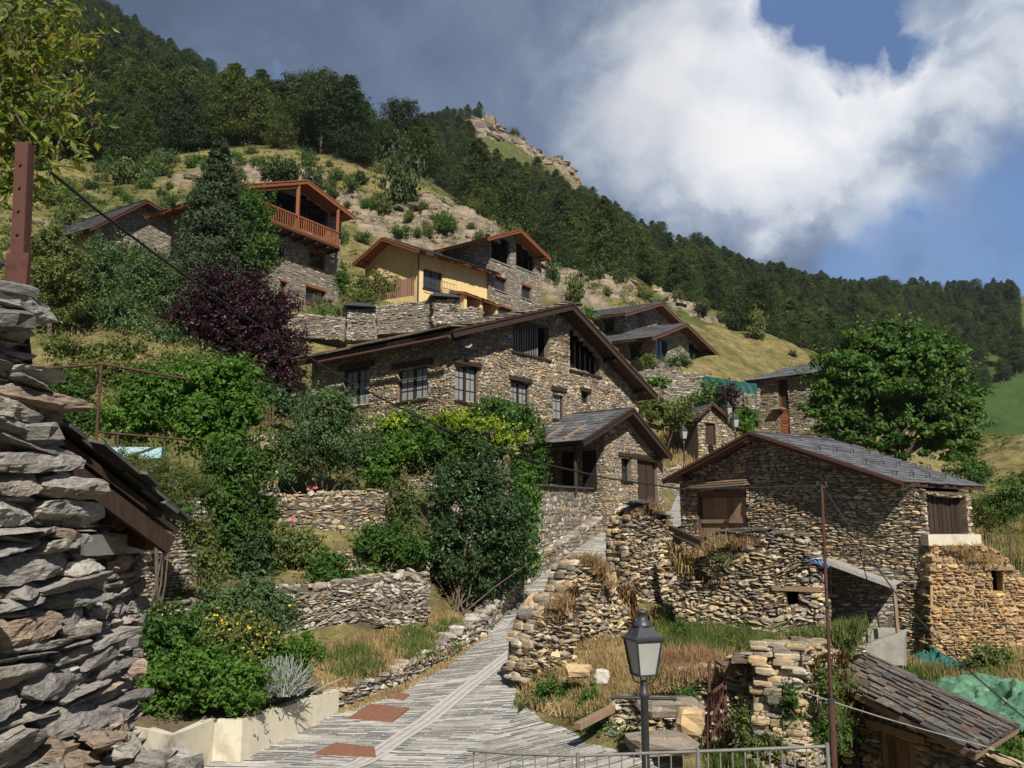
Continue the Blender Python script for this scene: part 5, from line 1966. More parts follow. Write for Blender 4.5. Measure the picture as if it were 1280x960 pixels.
m = MB()
for k in range(4):
    c = SP_(762, 664) + np.array([.05, .15, 0])
    boxv(m, c + np.array([.12 * k, .28 * k, -.1]), (.75 - .1 * k, .25, 0), (-.12, .9 - .28 * k, 0), (0, 0, .1 + .15 * (k + 1)))
o = m.build('stone_steps', CONC_G, None, base=SP_(765, 655))
tag(o, 'few grey stone steps climbing from the street to the garage', 'steps')

# low rough wall along the grassy bed
m = MB()
rng = np.random.default_rng(5)
for i in range(3, 6):
    a_, b_ = LEFT[i].copy(), LEFT[i + 1].copy()
    d_ = (b_ - a_)[:2]; l_ = np.linalg.norm(d_); d_ /= l_
    f_ = Frame(a_[:2] - np.array([d_[1], -d_[0]]) * .12, d_)
    h0, h1 = [.30, .42, .48, .55][i - 3], [.42, .48, .55, .6][i - 3]
    stone_wall(m, f_, [(0, a_[2] - .2), (l_, b_[2] - .2), (l_, b_[2] + h1), (0, a_[2] + h0)], h=.12, L=.24, prot=.09, detail=1, thick=.4, cap=True, seed=95 + i, rough=.8)
o = m.build('bed_wall', [S_GREY, MORT_D], None, base=LEFT[4])
tag(o, 'low crumbling stone edge between the grassy bed and the street', 'wall')

# terrace walls of the garden
f_ = Frame.two(350, 760, 21.0, 540, 760, 23.0)
pwall('terrace_wall', 'long low dry-stone terrace wall behind the grassy bed, with a squared end', 'wall', f_, [(330, 810), (536, 772), (536, 718), (520, 716), (366, 735), (330, 737)], [S_GREY, MORT_D], h=.11, L=.22, prot=.08, detail=2, thick=.5, cap=True, seed=101, rough=.9, tilt=.14, wav=.12, var=.7, split=.45)
f_ = Frame.two(290, 680, 26.5, 520, 680, 28.0)
pwall('terrace_wall', 'upper dry-stone terrace wall below the rose bush, partly in shade', 'wall', f_, [(290, 735), (520, 735), (520, 612), (440, 616), (345, 620), (310, 618), (290, 622)], [S_WARM, MORT_D], h=.11, L=.26, prot=.07, detail=1, thick=.5, cap=True, seed=102, rough=.9, tilt=.12, wav=.1, var=.7, split=.45)
f_ = Frame.two(400, 710, 24.6, 530, 710, 25.4)
pwall('terrace_wall', 'short dry-stone wall standing out below the leafy shrub, left of the big dark bush', 'wall', f_, [(406, 760), (535, 760), (535, 696), (440, 690), (406, 694)], [S_WARM, MORT_D], h=.11, L=.26, prot=.06, detail=1, thick=.5, cap=True, seed=103)
f_ = Frame.two(325, 600, 27.6, 350, 600, 27.9)
pwall('stone_pillar', 'square stone pillar beside the pergola creeper', 'pillar', f_, [(325, 640), (348, 640), (348, 545), (325, 545)], [S_WARM, MORT_M], h=.12, L=.24, prot=.05, detail=1, thick=.6, seed=104)
f_ = Frame.two(160, 680, 22.0, 320, 680, 26.0)
pwall('terrace_wall', 'sunlit dry-stone wall under the hanging creeper, right of the near roof', 'wall', f_, [(150, 790), (325, 760), (325, 618), (270, 600), (200, 585), (150, 585)], [S_GREY, MORT_D], h=.11, L=.28, prot=.06, detail=1, thick=.5, cap=True, seed=105)
f_ = Frame.two(150, 770, 18.5, 330, 770, 19.2)
pwall('bed_wall', 'low stone wall behind the flowering garden shrubs', 'wall', f_, [(150, 860), (330, 850), (330, 752), (240, 752), (150, 762)], [S_GREY, MORT_D], h=.10, L=.26, prot=.05, detail=1, thick=.4, cap=True, seed=106)
f_ = Frame.two(40, 470, 33.0, 320, 540, 30.0)
pwall('terrace_wall', 'far garden wall glimpsed behind the rusty frame and blue trough', 'wall', f_, [(60, 600), (320, 600), (320, 545), (60, 528)], [S_WARM, MORT_D], h=.13, L=.3, prot=.05, detail=1, thick=.4, seed=107)
# slatted fence over the pergola terrace
m = MB()
f_ = Frame.two(295, 520, 29.0, 345, 520, 29.5)
for k in range(11):
    u = f_.uz(298 + k * 4.2, 520)[0]
    z0, z1 = f_.uz(320, 531)[1], f_.uz(320, 506)[1]
    boxv(m, f_.W(u, z0, 0), f_.t * .07, -f_.n * .03, np.array([0, 0, z1 - z0 + .06 * (k % 3)]))
beam(m, f_.W(f_.uz(296, 520)[0], z0 + .1, -.05), f_.W(f_.uz(343, 520)[0], z0 + .1, -.05), .05, .07)
o = m.build('picket_fence', W_RED, None, base=f_.W(0, z0))
tag(o, 'short dark wooden picket fence above the stone pillar', 'fence')

# pale concrete planter wall beside the street
zt = ray(303, 900)[2] * SP_(300, 953)[1]
B_ = PZ(303, 900, zt)
A_ = ray(424, 862) * SP_(424, 890)[1]
C_ = PZ(268, 899, zt)
D_ = PZ(215, 920, zt)
E_ = PZ(160, 906, zt)
m = MB()
pts = [A_, B_, C_, D_, E_]
thk = .20
inner = []
for i, p in enumerate(pts):
    d1 = pts[min(i + 1, 4)] - pts[max(i - 1, 0)]
    d1[2] = 0
    d1 /= np.linalg.norm(d1)
    nin = np.array([d1[1], -d1[0], 0])
    inner.append(p + nin * thk * 1.1)
for i in range(4):
    a0, a1, b0, b1 = pts[i], pts[i + 1], inner[i], inner[i + 1]
    V = []
    for z in (-1.4, 0):
        V += [a0 + (0, 0, z), a1 + (0, 0, z), b1 + (0, 0, z), b0 + (0, 0, z)]
    m.add(V, BF)
o = m.build('planter_wall', CONC, None, base=B_ - np.array([0, 0, .8]))
tag(o, 'smooth cream concrete planter wall at the left edge of the street', 'planter')
PLANT_Z = zt
m = MB()
sp_ = [A_, B_, C_, D_, E_]
bk_ = [np.array([-4.6, 19.5, 0]), np.array([-6.4, 19.0, 0]), np.array([-7.6, 18.0, 0]), np.array([-8.4, 16.5, 0]), np.array([-9.2, 14.2, 0])]
for i in range(4):
    n_ = 8
    V = []
    for k in range(n_ + 1):
        for q_ in (i, i + 1):
            p = inner[q_] * (1 - k / n_) + bk_[q_] * (k / n_)
            p[2] = zt - .10 + .55 * k / n_
            V.append(p)
    m.add(V, [[2 * k, 2 * k + 1, 2 * k + 3, 2 * k + 2] for k in range(n_)])
o = m.build('planter_soil', SOIL)
o['kind'] = 'structure'

# ------------------------------------------------------------------ ruined walls between street and barn
RK = [S_BARN, MORT_D]
f_ = Frame.two(778, 700, 28.8, 856, 700, 30.4)
pwall('ruined_wall', 'tall jagged stump of ruined wall right of the street, topped by broken slates', 'ruin', f_, [(782, 800), (858, 800), (856, 720), (842, 690), (836, 652), (822, 634), (800, 630), (787, 644), (782, 668)], RK,
      h=.13, L=.28, prot=.15, detail=2, thick=1.0, cap=True, seed=111, rough=1.0, tilt=.2, wav=.15, var=.7, split=.45)
f_ = Frame.two(692, 760, 22.6, 790, 760, 25.0)
pwall('ruined_wall', 'broken middle piece of ruined wall with red-brown dry brush, beside the street', 'ruin', f_, [(690, 800), (800, 800), (792, 768), (772, 752), (762, 716), (748, 702), (728, 698), (715, 706), (706, 738), (692, 762)], RK,
      h=.14, L=.26, prot=.16, detail=2, thick=.7, cap=True, seed=112, rough=1.0, tilt=.25, wav=.2, var=.7, split=.5)
f_ = Frame.two(650, 800, 19.6, 724, 800, 20.8)
pwall('ruined_wall', 'lowest stump of ruined wall where the street bends, nearest the railing', 'ruin', f_, [(658, 850), (720, 860), (716, 800), (712, 752), (700, 745), (686, 750), (672, 768), (662, 800)], RK,
      h=.13, L=.26, prot=.15, detail=2, thick=.7, cap=True, seed=113, rough=1.0, tilt=.2, wav=.2, var=.7, split=.5)
fL = Frame.two(845, 740, 25.2, 1030, 740, 23.2)
LEAN, hs = pwall('yard_wall', 'rough dry-stone yard wall in front of the barn, with two small dark openings and slates on top', 'wall', fL,
                 [(846, 815), (1034, 815), (1030, 760), (1022, 700), (1004, 672), (960, 668), (930, 664), (892, 674), (880, 690), (862, 700), (846, 704)], RK,
                 holes=[(869, 719, 885, 731), (983, 739, 998, 757)], h=.10, L=.30, prot=.11, detail=2, thick=.7, cap=True, seed=114, rough=.9, tilt=.14, wav=.15, var=.7, split=.45)
m = MB()
r = hs[1]
beam(m, fL.W(r[0] - .35, r[3] + .07, .0), fL.W(r[2] + .6, r[3] + .07, .0), .2, .13)
m.build('lintel', W_OLD, LEAN)


def slabs_along(name, label, fr_, pxs, n, size, rng, mat, w=0.0, deep=.7, parent=None):
    m = MB()
    for k in range(n):
        t_ = rng.uniform(0, len(pxs) - 1.001)
        i = int(t_)
        x = pxs[i][0] + (pxs[i + 1][0] - pxs[i][0]) * (t_ - i)
        y = pxs[i][1] + (pxs[i + 1][1] - pxs[i][1]) * (t_ - i)
        u, z = fr_.uz(x, y)
        s = size * rng.uniform(.5, 1.2)
        a = fr_.t * s + np.array([0, 0, rng.uniform(-.12, .12)]) * s
        b = -fr_.n * s * rng.uniform(.6, 1) + np.array([0, 0, rng.uniform(-.1, .1)]) * s
        o_ = fr_.W(u - s / 2, z + rng.uniform(-.02, .06), rng.uniform(-deep + s, .18))
        V = np.array([o_, o_ + a * rng.uniform(.8, 1), o_ + a + b, o_ + b * rng.uniform(.7, 1)])
        V += rng.uniform(-.06, .06, V.shape) * s
        m.add(np.concatenate([V, V + np.array([0, 0, .035])]), BF)
    if parent is not None:
        return m.build(name, mat, parent)
    o = m.build(name, mat, None, base=fr_.W(*fr_.uz(*pxs[0])))
    return tag(o, label, 'slates')


rng = np.random.default_rng(7)
slabs_along('coping_slate', '', fL, [(885, 676), (905, 668), (940, 664), (1002, 672)], 46, .5, rng, SLATE_B, parent=LEAN)
f_ = Frame.two(778, 700, 28.6, 856, 700, 30.2)
slabs_along('loose_slates', 'dark broken roof slates lying on top of the tall ruin stump', f_, [(798, 630), (815, 632), (838, 650)], 26, .6, rng, SLATE_D)
m = MB()
beam(m, P(838, 660, 28.2), P(906, 692, 25.8), .16, .16)
beam(m, P(842, 668, 28.0), P(900, 696, 25.6), .3, .04)
o = m.build('fallen_beam', W_DARK, None, base=P(870, 676, 27))
tag(o, 'dark fallen roof beam sloping down from the ruin stump to the yard wall', 'beam')
m = MB()
fq = fL.off(.35)
p = [P(1003, 697, 23.4), P(1036, 708, 22.9), P(1036, 708, 22.9) + np.array([.1, 1.6, .42]), P(1003, 697, 23.4) + np.array([.1, 1.6, .42])]
slab(m, p, .04, 0)
for k in range(7):
    a_ = p[0] + (p[1] - p[0]) * k / 6
    b_ = p[3] + (p[2] - p[3]) * k / 6
    beam(m, a_ + (0, 0, .02), b_ + (0, 0, .02), .05, .04)
o = m.build('corrugated_sheet', BLUE, None, base=p[0])
tag(o, 'small blue corrugated sheet over the corner of the yard wall', 'sheet')
# lean-to between yard wall and barn: sloping roof on a pale beam and a thin post
lt = thing('lean_to', 'open lean-to against the barn with a pale sloping beam and thin post', 'shed', P(1118, 800, 23.2))
m = MB()
b0, b1 = P(1030, 702, 23.3), P(1120, 735, 23.0)
beam(m, b0, b1, .09, .10)
m.build('beam', W_GREY, lt)
m = MB()
bw0 = BARN.W(*BARN.uz(1042, 694)) + BARN.n * .02
bw1 = BARN.W(*BARN.uz(1128, 722)) + BARN.n * .02
slab(m, [b0 + (0, 0, .08), b1 + (0, 0, .08), bw1 - (0, 0, .12), bw0 - (0, 0, .1)], .03, 0)
m.build('roof_sheet', CONC_G, lt)
m = MB()
beam(m, b1 - (.05, 0, 0), np.array([b1[0] - .02, b1[1], -4.3]), .08, .08, up=(0, 1, 0))
m.build('post', W_OLD, lt)
m = MB()
f_ = Frame.two(1040, 760, 25.3, 1130, 760, 24.7)
stone_wall(m, f_, [f_.uz(*q_) for q_ in [(1040, 830), (1116, 830), (1116, 712), (1040, 705)]], h=.12, L=.3, prot=.06, detail=1, seed=119)
m.build('inner_wall', [S_GREY, MORT_D], lt)
m = MB()
dd_ = P(1084, 808, 22.6)
V = [P(1083, 830, 22.6), P(1130, 832, 22.2), P(1133, 832, 23.2), P(1086, 830, 23.6)]
T = [P(1083, 806, 22.6), P(1130, 800, 22.2), P(1133, 786, 23.2), P(1086, 802, 23.6)]
m.add(V + T, BF)
o = m.build('concrete_block', CONC_G, None, base=P(1108, 830, 22.8))
tag(o, 'pale sloping concrete block under the lean-to post', 'block')
m = MB()
boxv(m, P(1086, 806, 23.9), (.75, -.2, 0), (.1, .4, 0), (0, 0, .42))
o = m.build('concrete_slab', CONC_G, None, base=P(1090, 790, 24.1))
tag(o, 'leaning grey concrete slab behind the pale block, in the lean-to', 'block')

# orange clay-jointed ruin at the right
fO = Frame.two(1150, 740, 25.75, 1285, 740, 26.0)
ORW, hs = pwall('ruined_wall', 'orange clay-jointed ruined wall right of the barn, with one small opening', 'ruin', fO,
                [(1300, 850), (1296, 770), (1280, 730), (1264, 706), (1250, 690), (1236, 684), (1222, 681), (1166, 681), (1163, 690), (1163, 850)], [S_ORNG, MORT_O],
                holes=[(1240, 713, 1253, 739)], h=.12, L=.22, prot=.09, detail=2, thick=.6, cap=True, seed=121, rough=.8, split=.4, var=.6)
m = MB()
r = hs[0]
beam(m, fO.W(r[0] - .25, r[3] + .06, .0), fO.W(r[2] + .35, r[3] + .06, .0), .2, .11)
m.build('lintel', W_OLD, ORW)
m = MB()
q0, q1 = fO.uz(1160, 682), fO.uz(1226, 682)
zt_ = fO.uz(1190, 668)[1]
boxv(m, fO.W(q0[0], q0[1], .05), fO.t * (q1[0] - q0[0]), -fO.n * .7, np.array([0, 0, zt_ - q0[1]]))
m.build('concrete_band', CONC, ORW)

# foreground walls at lower right
f1 = Frame.two(756, 900, 16.8, 900, 880, 16.4)
pwall('ruined_wall', 'low overgrown dry-stone wall behind the street lamp, left of the rusty gate', 'ruin', f1, [(756, 945), (905, 945), (905, 842), (880, 836), (850, 846), (800, 868), (772, 880), (756, 892)], RK,
      h=.10, L=.28, prot=.11, detail=2, thick=.6, cap=True, seed=131, rough=.9, tilt=.08)
f2_ = Frame.two(906, 880, 16.2, 1006, 880, 15.0)
pwall('ruined_wall', 'dry-stone pier with large flat slates on top, right of the rusty gate', 'ruin', f2_, [(906, 950), (1008, 960), (1004, 832), (960, 828), (906, 832)], RK,
      h=.11, L=.32, prot=.15, detail=2, thick=.8, cap=False, seed=132, rough=1.0, tilt=.14, wav=.15, var=.7, split=.45)
f3_ = Frame.two(1004, 880, 14.8, 1062, 880, 17.6)
pwall('ruined_wall', 'crumbling rubble bank of small stones behind the tall rusty pole', 'ruin', f3_, [(1002, 975), (1064, 960), (1062, 870), (1048, 820), (1030, 806), (1002, 812)], [S_BARN, MORT_D],
      h=.10, L=.18, prot=.12, detail=1, thick=.8, cap=True, seed=133, rough=.9, var=.6)
rng = np.random.default_rng(17)
m = MB()
for (x, y, d, s) in ((925, 833, 15.9, .8), (955, 828, 15.6, 1.1), (978, 822, 15.5, .9), (985, 806, 17, .8), (1005, 800, 17.5, .6), (1020, 796, 18, .7), (940, 822, 16.3, .7)):
    c = P(x, y, d)
    V = np.array([[-.5, -.35, 0], [.5, -.4, .02], [.45, .4, .05], [-.4, .35, .03]]) * s + rng.uniform(-.1, .1, (4, 3)) * s * np.array([1, 1, .4])
    V = np.concatenate([V + (0, 0, .0), V + (0, 0, .045)]) + c
    m.add(V, BF)
o = m.build('flat_slates', SLATE_B, None, base=P(955, 828, 15.6))
tag(o, 'large flat slates laid on top of the dry-stone pier', 'slates')

# loose stones on the slope
m = MB()
pts = scatter_px([(660, 840), (700, 815), (790, 800), (800, 870), (770, 910), (700, 890)], 90, rng, 14, 26)
rubble(m, pts, .32, rng)
pts = scatter_px([(660, 875), (760, 925), (830, 945), (1030, 955), (1000, 930), (800, 905)], 60, rng, 12, 22)
rubble(m, pts, .26, rng)
pts = scatter_px([(690, 790), (800, 770), (850, 800), (800, 830), (700, 825)], 70, rng, 17, 30)
rubble(m, pts, .30, rng)
o = m.build('rubble', S_BARN, None, base=pts[0])
tag(o, 'loose stones scattered over the dry slope between the street and the walls', 'rubble', kind='stuff')
m = MB()
rng2 = np.random.default_rng(3)
def boulder(name, lb, px, py, d, s, mat, cat='boulder'):
    m = MB()
    n_, k_ = 9, 6
    V = []
    for i in range(k_ + 1):
        for j in range(n_):
            th_, ph = math.pi * i / k_, 2 * math.pi * j / n_
            v = np.array([math.sin(th_) * math.cos(ph), math.sin(th_) * math.sin(ph), math.cos(th_)])
            v = np.sign(v) * np.abs(v) ** .6
            V.append(v * np.array(s) * (1 + rng2.uniform(-.22, .12)))
    c = P(px, py, d)
    fs = [[i * n_ + j, i * n_ + (j + 1) % n_, (i + 1) * n_ + (j + 1) % n_, (i + 1) * n_ + j] for i in range(k_) for j in range(n_)]
    m.add(np.array(V) + c, fs)
    tag(m.build(name, mat, None, base=c - np.array([0, 0, s[2]])), lb, cat)
boulder('boulder', 'bright white stone lying in the dry grass above the street lamp', 752, 846, 18.5, (.17, .12, .17), WHITE)
boulder('boulder', 'large flat pale boulder behind the railing, left of the rusty gate', 838, 884, 15.2, (.6, .4, .16), S_GREY)
boulder('boulder', 'pale rounded boulder at the foot of the rusty gate', 862, 902, 14.6, (.26, .22, .24), S_BARN)
boulder('boulder', 'broad flat boulder directly behind the grey railing, lowest of the three pale boulders', 826, 930, 13.6, (.55, .35, .16), S_GREY)
boulder('boulder', 'tan boulder in the dry grass beside the lowest ruin stump', 722, 838, 18.5, (.3, .2, .15), S_BARN)
m = MB()
beam(m, P(722, 908, 16.0), P(788, 874, 17.2), .14, .11)
o = m.build('fallen_timber', W_OLD, None, base=P(757, 890, 16.6))
tag(o, 'weathered grey timber lying on the dry slope left of the street lamp', 'timber')

# low slate-roofed shed at the lower right
EL, ER = P(1043, 853, 16.0), P(1220, 942, 13.0)
BL, BR = P(1084, 818, 19.0), P(1275, 908, 15.0)
shd = thing('slate_shed', 'low sagging shed roofed with brown and grey slates, lower right corner', 'shed', (EL + ER) / 2 - np.array([0, 0, 1.8]))
m = MB()
q = [EL, ER, BR, BL]
slab(m, q, .10, 0)
slates(m, q, .20, np.random.default_rng(12), 1, th=.02, lift=.03, ragged=.5, big=1.25)
q2 = [x_ + np.array([0, 0, .03]) for x_ in q]
slates(m, q2, .34, np.random.default_rng(13), 1, th=.02, lift=.04, ragged=.6, big=.8)
m.build('roof', [W_OLD, SLATE_B], shd)
fS = Frame((EL + (.25, .15, 0))[:2], (ER - EL)[:2])
lS = np.linalg.norm((ER - EL)[:2])
fS2 = fS.off(-.28)
m = MB()
zl_ = EL[2] - .16
zr_ = ER[2] - .16
dr = fS2.rect(1103, 916, 1147, 990)
dr = (dr[0], -6.2, dr[2], fS2.uz(1125, 919)[1])
stone_wall(m, fS2, [(-.1, -6.3), (lS + .6, -6.3), (lS + .6, zr_), (-.1, zl_)], [dr], h=.12, L=.34, prot=.09, detail=2, seed=141, rough=.8)
m.build('wall', [S_BARN, MORT_D], shd)
m = MB()
fe = Frame((BL + (.1, 0, 0))[:2], (EL - BL)[:2])
le = np.linalg.norm((EL - BL)[:2])
stone_wall(m, fe, [(0, -6), (le, -6), (le, EL[2] - .16), (0, BL[2] - .16)], h=.12, L=.3, prot=.08, detail=1, seed=142)
m.build('wall', [S_BARN, MORT_D], shd)
m = MB()
planks(m, fS2, (dr[0] + .12, dr[1], dr[2] - .08, dr[3] - .12), -.2, 4)
m.build('door', W_OLD, shd)
m = MB()
beam(m, fS2.W(dr[0] - .25, dr[3] + .06, .0), fS2.W(dr[2] + .3, dr[3] + .06, .0), .2, .13)
boxv(m, fS2.W(dr[0], dr[1], -.02), fS2.t * .12, -fS2.n * .2, np.array([0, 0, dr[3] - dr[1]]))
m.build('door_frame', W_OLD, shd)

# terrace walls between the upper houses
for (pl, lb, d0, d1, sd, gx) in (
        ([(455, 420), (545, 412), (545, 375), (470, 384), (455, 392)], 'stone retaining wall below the yellow house and its plank fence', 57, 55, 151, None),
        ([(425, 425), (470, 425), (470, 392), (425, 398)], 'grey stone terrace wall right below the balcony chalet', 54, 54, 152, None),
        ([(345, 420), (430, 425), (430, 398), (345, 390)], 'terrace wall at the foot of the balcony chalet', 57.2, 55.5, 153, None),
        ([(535, 425), (604, 408), (604, 386), (590, 384), (535, 396)], 'stone wall below the porch of the yellow house', 56, 58, 154, None),
        ([(800, 500), (950, 512), (950, 488), (870, 466), (812, 462), (800, 465)], 'upper terrace wall under the right-hand pair of chalets', 62, 62, 155, None),
        ([(770, 512), (880, 520), (880, 500), (800, 484), (770, 484)], 'middle terrace wall with green planting below the right-hand chalets', 58, 58, 156, None),
        ([(820, 648), (866, 648), (862, 590), (848, 583), (826, 590), (820, 610)], 'rough stone bank wall behind the garage, beside the first small lamp', 46, 47, 157, None)):
    f_ = Frame.two(pl[0][0], 400, d0, pl[1][0], 400, d1)
    pwall('terrace_wall', lb, 'wall', f_, pl, [S_GREY, MORT_M], h=.15, L=.4, prot=.05, detail=0, thick=.5, cap=True, seed=sd)

# stone chimneys with black metal caps behind the big roof
for (x0, y0, x1, y1, d, cap, lb) in ((433, 384, 470, 425, 47, (430, 470, 372), 'left stone chimney stack with black metal hood, behind the big roof'),
                                     (541, 372, 577, 405, 46, (536, 575, 366), 'right stone chimney stack with black metal hood, in front of the yellow house')):
    f_ = Frame.two(x0, y1, d, x1, y1, d + .4)
    th = thing('chimney_stack', lb, 'chimney', f_.W(f_.uz((x0 + x1) / 2, y1)[0], f_.uz(x0, y1)[1]), 'hooded chimney stacks')
    m = MB()
    stone_wall(m, f_, [f_.uz(x0, y1), f_.uz(x1, y1), f_.uz(x1 - 2, y0 + 3), f_.uz(x0 + 2, y0 + 3)], h=.13, L=.25, prot=.09, detail=1, thick=1.2, cap=True, seed=int(x0))
    m.build('stack', [S_GREY, MORT_M], th)
    m = MB()
    u0_, u1_ = f_.uz(cap[0], y0)[0], f_.uz(cap[1], y0)[0]
    zc = f_.uz(cap[0], y0 - 1)[1]
    um = (u0_ + u1_) / 2
    V = f_.W([u0_, u1_, u1_, u0_], [zc] * 4, [.35, .35, -1.5, -1.5])
    Vt = f_.W([u0_ + .3, u1_ - .3, u1_ - .3, u0_ + .3], [zc + .3] * 4, [-.1, -.1, -1.1, -1.1])
    m.add(np.concatenate([V, Vt]), BF)
    for (uu, ww) in ((u0_ + .25, .0), (u1_ - .25, .0), (u0_ + .25, -1.1), (u1_ - .25, -1.1)):
        beam(m, f_.W(uu, zc - .5, ww), f_.W(uu, zc + .02, ww), .06, .06, up=(0, 1, 0))
    m.build('hood', IRON, th)
# reddish plank fence by the yellow house
m = MB()
f_ = Frame.two(458, 370, 60, 518, 360, 60.5)
n_ = 26
for k in range(n_):
    x = 456 + (518 - 456) * k / n_
    y1_ = 378 - k * .35 + (k > 6) * 0
    y0_ = 360 - k * .55
    u, z0 = f_.uz(x, y1_)
    z1_ = f_.uz(x, y0_)[1]
    boxv(m, f_.W(u, z0, 0), f_.t * .12, -f_.n * .04, np.array([0, 0, z1_ - z0]))
o = m.build('plank_fence', W_RED, None, base=f_.W(1, z0))
tag(o, 'reddish vertical plank fence stepping up in front of the yellow house', 'fence')
# teal netting along the right-hand terrace
m = MB()
f_ = Frame.two(882, 480, 59, 946, 485, 60)
V, n_ = [], 20
for k in range(n_ + 1):
    x = 882 + 64 * k / n_
    for y in (470 + 10 * k / n_, 475 + 11 * k / n_, 480 + 14 * k / n_):
        u, z = f_.uz(x, y)
        V.append(f_.W(u, z, .12 * math.sin(k * 1.3 + y)))
m.add(V, [[3 * k + j, 3 * k + 3 + j, 3 * k + 4 + j, 3 * k + 1 + j] for k in range(n_) for j in range(2)])
for k in range(0, 21, 5):
    x = 882 + 64 * k / 20
    tube(m, [f_.W(f_.uz(x, 500 + k)[0], f_.uz(x, 500 + k)[1], -.1), f_.W(f_.uz(x, 470 + k * .6)[0], f_.uz(x, 470 + k * .6)[1], -.1)], .04, 5)
o = m.build('net_fence', TEAL, None, base=f_.W(2, 8))
tag(o, 'teal green netting stretched along the terrace below the chalets', 'netting')

# ------------------------------------------------------------------ the rough stone house corner at the left edge
f_ = Frame(P(0, 700, 4.3)[:2], P(168, 700, 5.2)[:2] - P(0, 700, 4.3)[:2])
nh = thing('old_stone_wall', 'weathered grey schist wall of the nearest house, filling the left edge', 'wall', f_.W(0, -1.8))
pl = [f_.uz(*q_) for q_ in [(172, 985), (170, 930), (158, 885), (146, 840), (128, 780), (112, 700), (92, 640), (70, 565), (46, 490), (32, 430), (22, 378), (5, 370)]]
uL = -1.6
pl = [(uL, pl[0][1] - .5), (pl[0][0], pl[0][1] - .5)] + pl[1:] + [(uL, pl[-1][1] + .1)]
m = MB()
stone_wall(m, f_, pl, h=.092, L=.36, prot=.10, detail=3, thick=.5, cap=True, seed=201, rough=.75, split=.25, wav=.07, var=.55, tilt=.09, shear=.22)
m.build('stonework', [S_NEAR, MORT_D], nh)
# rubble foot
m = MB()
rng = np.random.default_rng(9)
for k in range(46):
    x = rng.uniform(60, 236)
    y = rng.uniform(915 + max(0, (x - 130)) * .5, 985)
    rubble(m, [P(x, y, rng.uniform(4.5, 5.1))], .24, rng)
m.build('rubble_foot', S_NEAR, nh)
# set-back wall under the eave
fk = Frame.two(92, 750, 6.0, 182, 750, 7.0)
m = MB()
stone_wall(m, fk, [fk.uz(*q_) for q_ in [(40, 1000), (168, 1000), (166, 900), (172, 800), (176, 668), (150, 640), (40, 520)]], [fk.rect(96, 700, 132, 745)], h=.10, L=.28, prot=.06, detail=2, thick=.5, seed=202, rough=.7)
m.build('wall', [S_NEAR, MORT_D], nh)
m = MB()
r = fk.rect(92, 668, 176, 693)
boxv(m, fk.W(r[0], r[1], .06), fk.t * (r[2] - r[0]), -fk.n * .3, np.array([0, 0, r[3] - r[1]]))
m.build('lintel', CONC_G, nh)
# its eave
e0, e1 = P(72, 540, 5.6), P(226, 660, 6.6)
ev = thing('eave', 'dark slate eave with brown rafters jutting from the nearest house at the left', 'roof', e0)
bk = np.array([-1.9, .6, .55])
m = MB()
slab(m, [e1, e0, e0 + bk, e1 + bk], .05, 0)
slates(m, [e1 + (.04, 0, .01), e0 + (0, 0, .01), e0 + bk, e1 + bk], .22, np.random.default_rng(3), 1, th=.025, lift=.04, ragged=.3)
slates(m, [e1 + (.02, 0, .05), e0 + (.02, 0, .05), e0 + bk, e1 + bk], .3, np.random.default_rng(5), 1, th=.02, lift=.04, ragged=.35)
m.build('slate_cover', [W_DARK, SLATE_D], ev)
m = MB()
beam(m, e0 + (-.07, -.02, -.13), e1 + (-.07, -.02, -.13), .05, .13)
m.build('eave_board', W_DARK, ev)
m = MB()
for k in (.35, .62, .9):
    c = e0 + (e1 - e0) * k + np.array([-.14, .03, -.16])
    beam(m, c, c + bk * .6 + np.array([0, 0, -.05]), .1, .14)
m.build('rafter', W_BRWN, ev)

# rusty beam fixed on the wall top
pb = thing('steel_post', 'rust-red steel post with bolt holes rising above the near stone wall', 'post', P(20, 372, 4.4))
m = MB()
a_, b_ = P(19, 372, 4.4), P(28, 178, 4.4)
beam(m, a_, b_, .012, .070, up=(1, 0, 0))
beam(m, a_ + (-.030, .03, 0), b_ + (-.030, .03, 0), .06, .012, up=(1, 0, 0))
beam(m, a_ + (.030, .03, 0), b_ + (.030, .03, 0), .06, .012, up=(1, 0, 0))
m.build('channel', RUST, pb)
m = MB()
for k in range(6):
    c = a_ + (b_ - a_) * (.1 + .15 * k) + np.array([0, -.006, 0])
    tube(m, [c, c - np.array([0, .010, 0])], .008, 6)
m.build('bolt', IRON, pb)
m = MB()
c = P(22, 345, 4.35)
boxv(m, c + (-.06, -.02, -.12), (.12, 0, 0), (0, .03, 0), (0, 0, .24))
m.build('bracket', RUST, pb)

# ------------------------------------------------------------------ rusty tube frame over the pergola and the pale blue trough
fp = Frame.two(60, 500, 20.0, 235, 500, 22.0)
m = MB()
def fpx(x, y, w=0.0):
    u, z = fp.uz(x, y)
    return fp.W(u, z, w)
tube(m, [fpx(127, 455), fpx(119, 565)], .035, 7)
tube(m, [fpx(50, 461), fpx(127, 455), fpx(235, 474)], .032, 7)
tube(m, [fpx(121, 540), fpx(240, 550)], .028, 7)
tube(m, [fpx(148, 535), fpx(147, 560)], .025, 7)
o = m.build('tube_frame', RUST, None, base=fpx(119, 565))
tag(o, 'rusty tube frame holding the creeper, left of centre', 'frame')
m = MB()
o0 = P(122, 572, 21.5)
L_, Wd, Hh = 1.5, .6, .28
t0, n0 = np.array([.98, .2, 0]), np.array([-.2, .98, 0])
boxv(m, o0, t0 * L_, n0 * .04, (0, 0, Hh))
boxv(m, o0 + n0 * (Wd - .04), t0 * L_, n0 * .04, (0, 0, Hh))
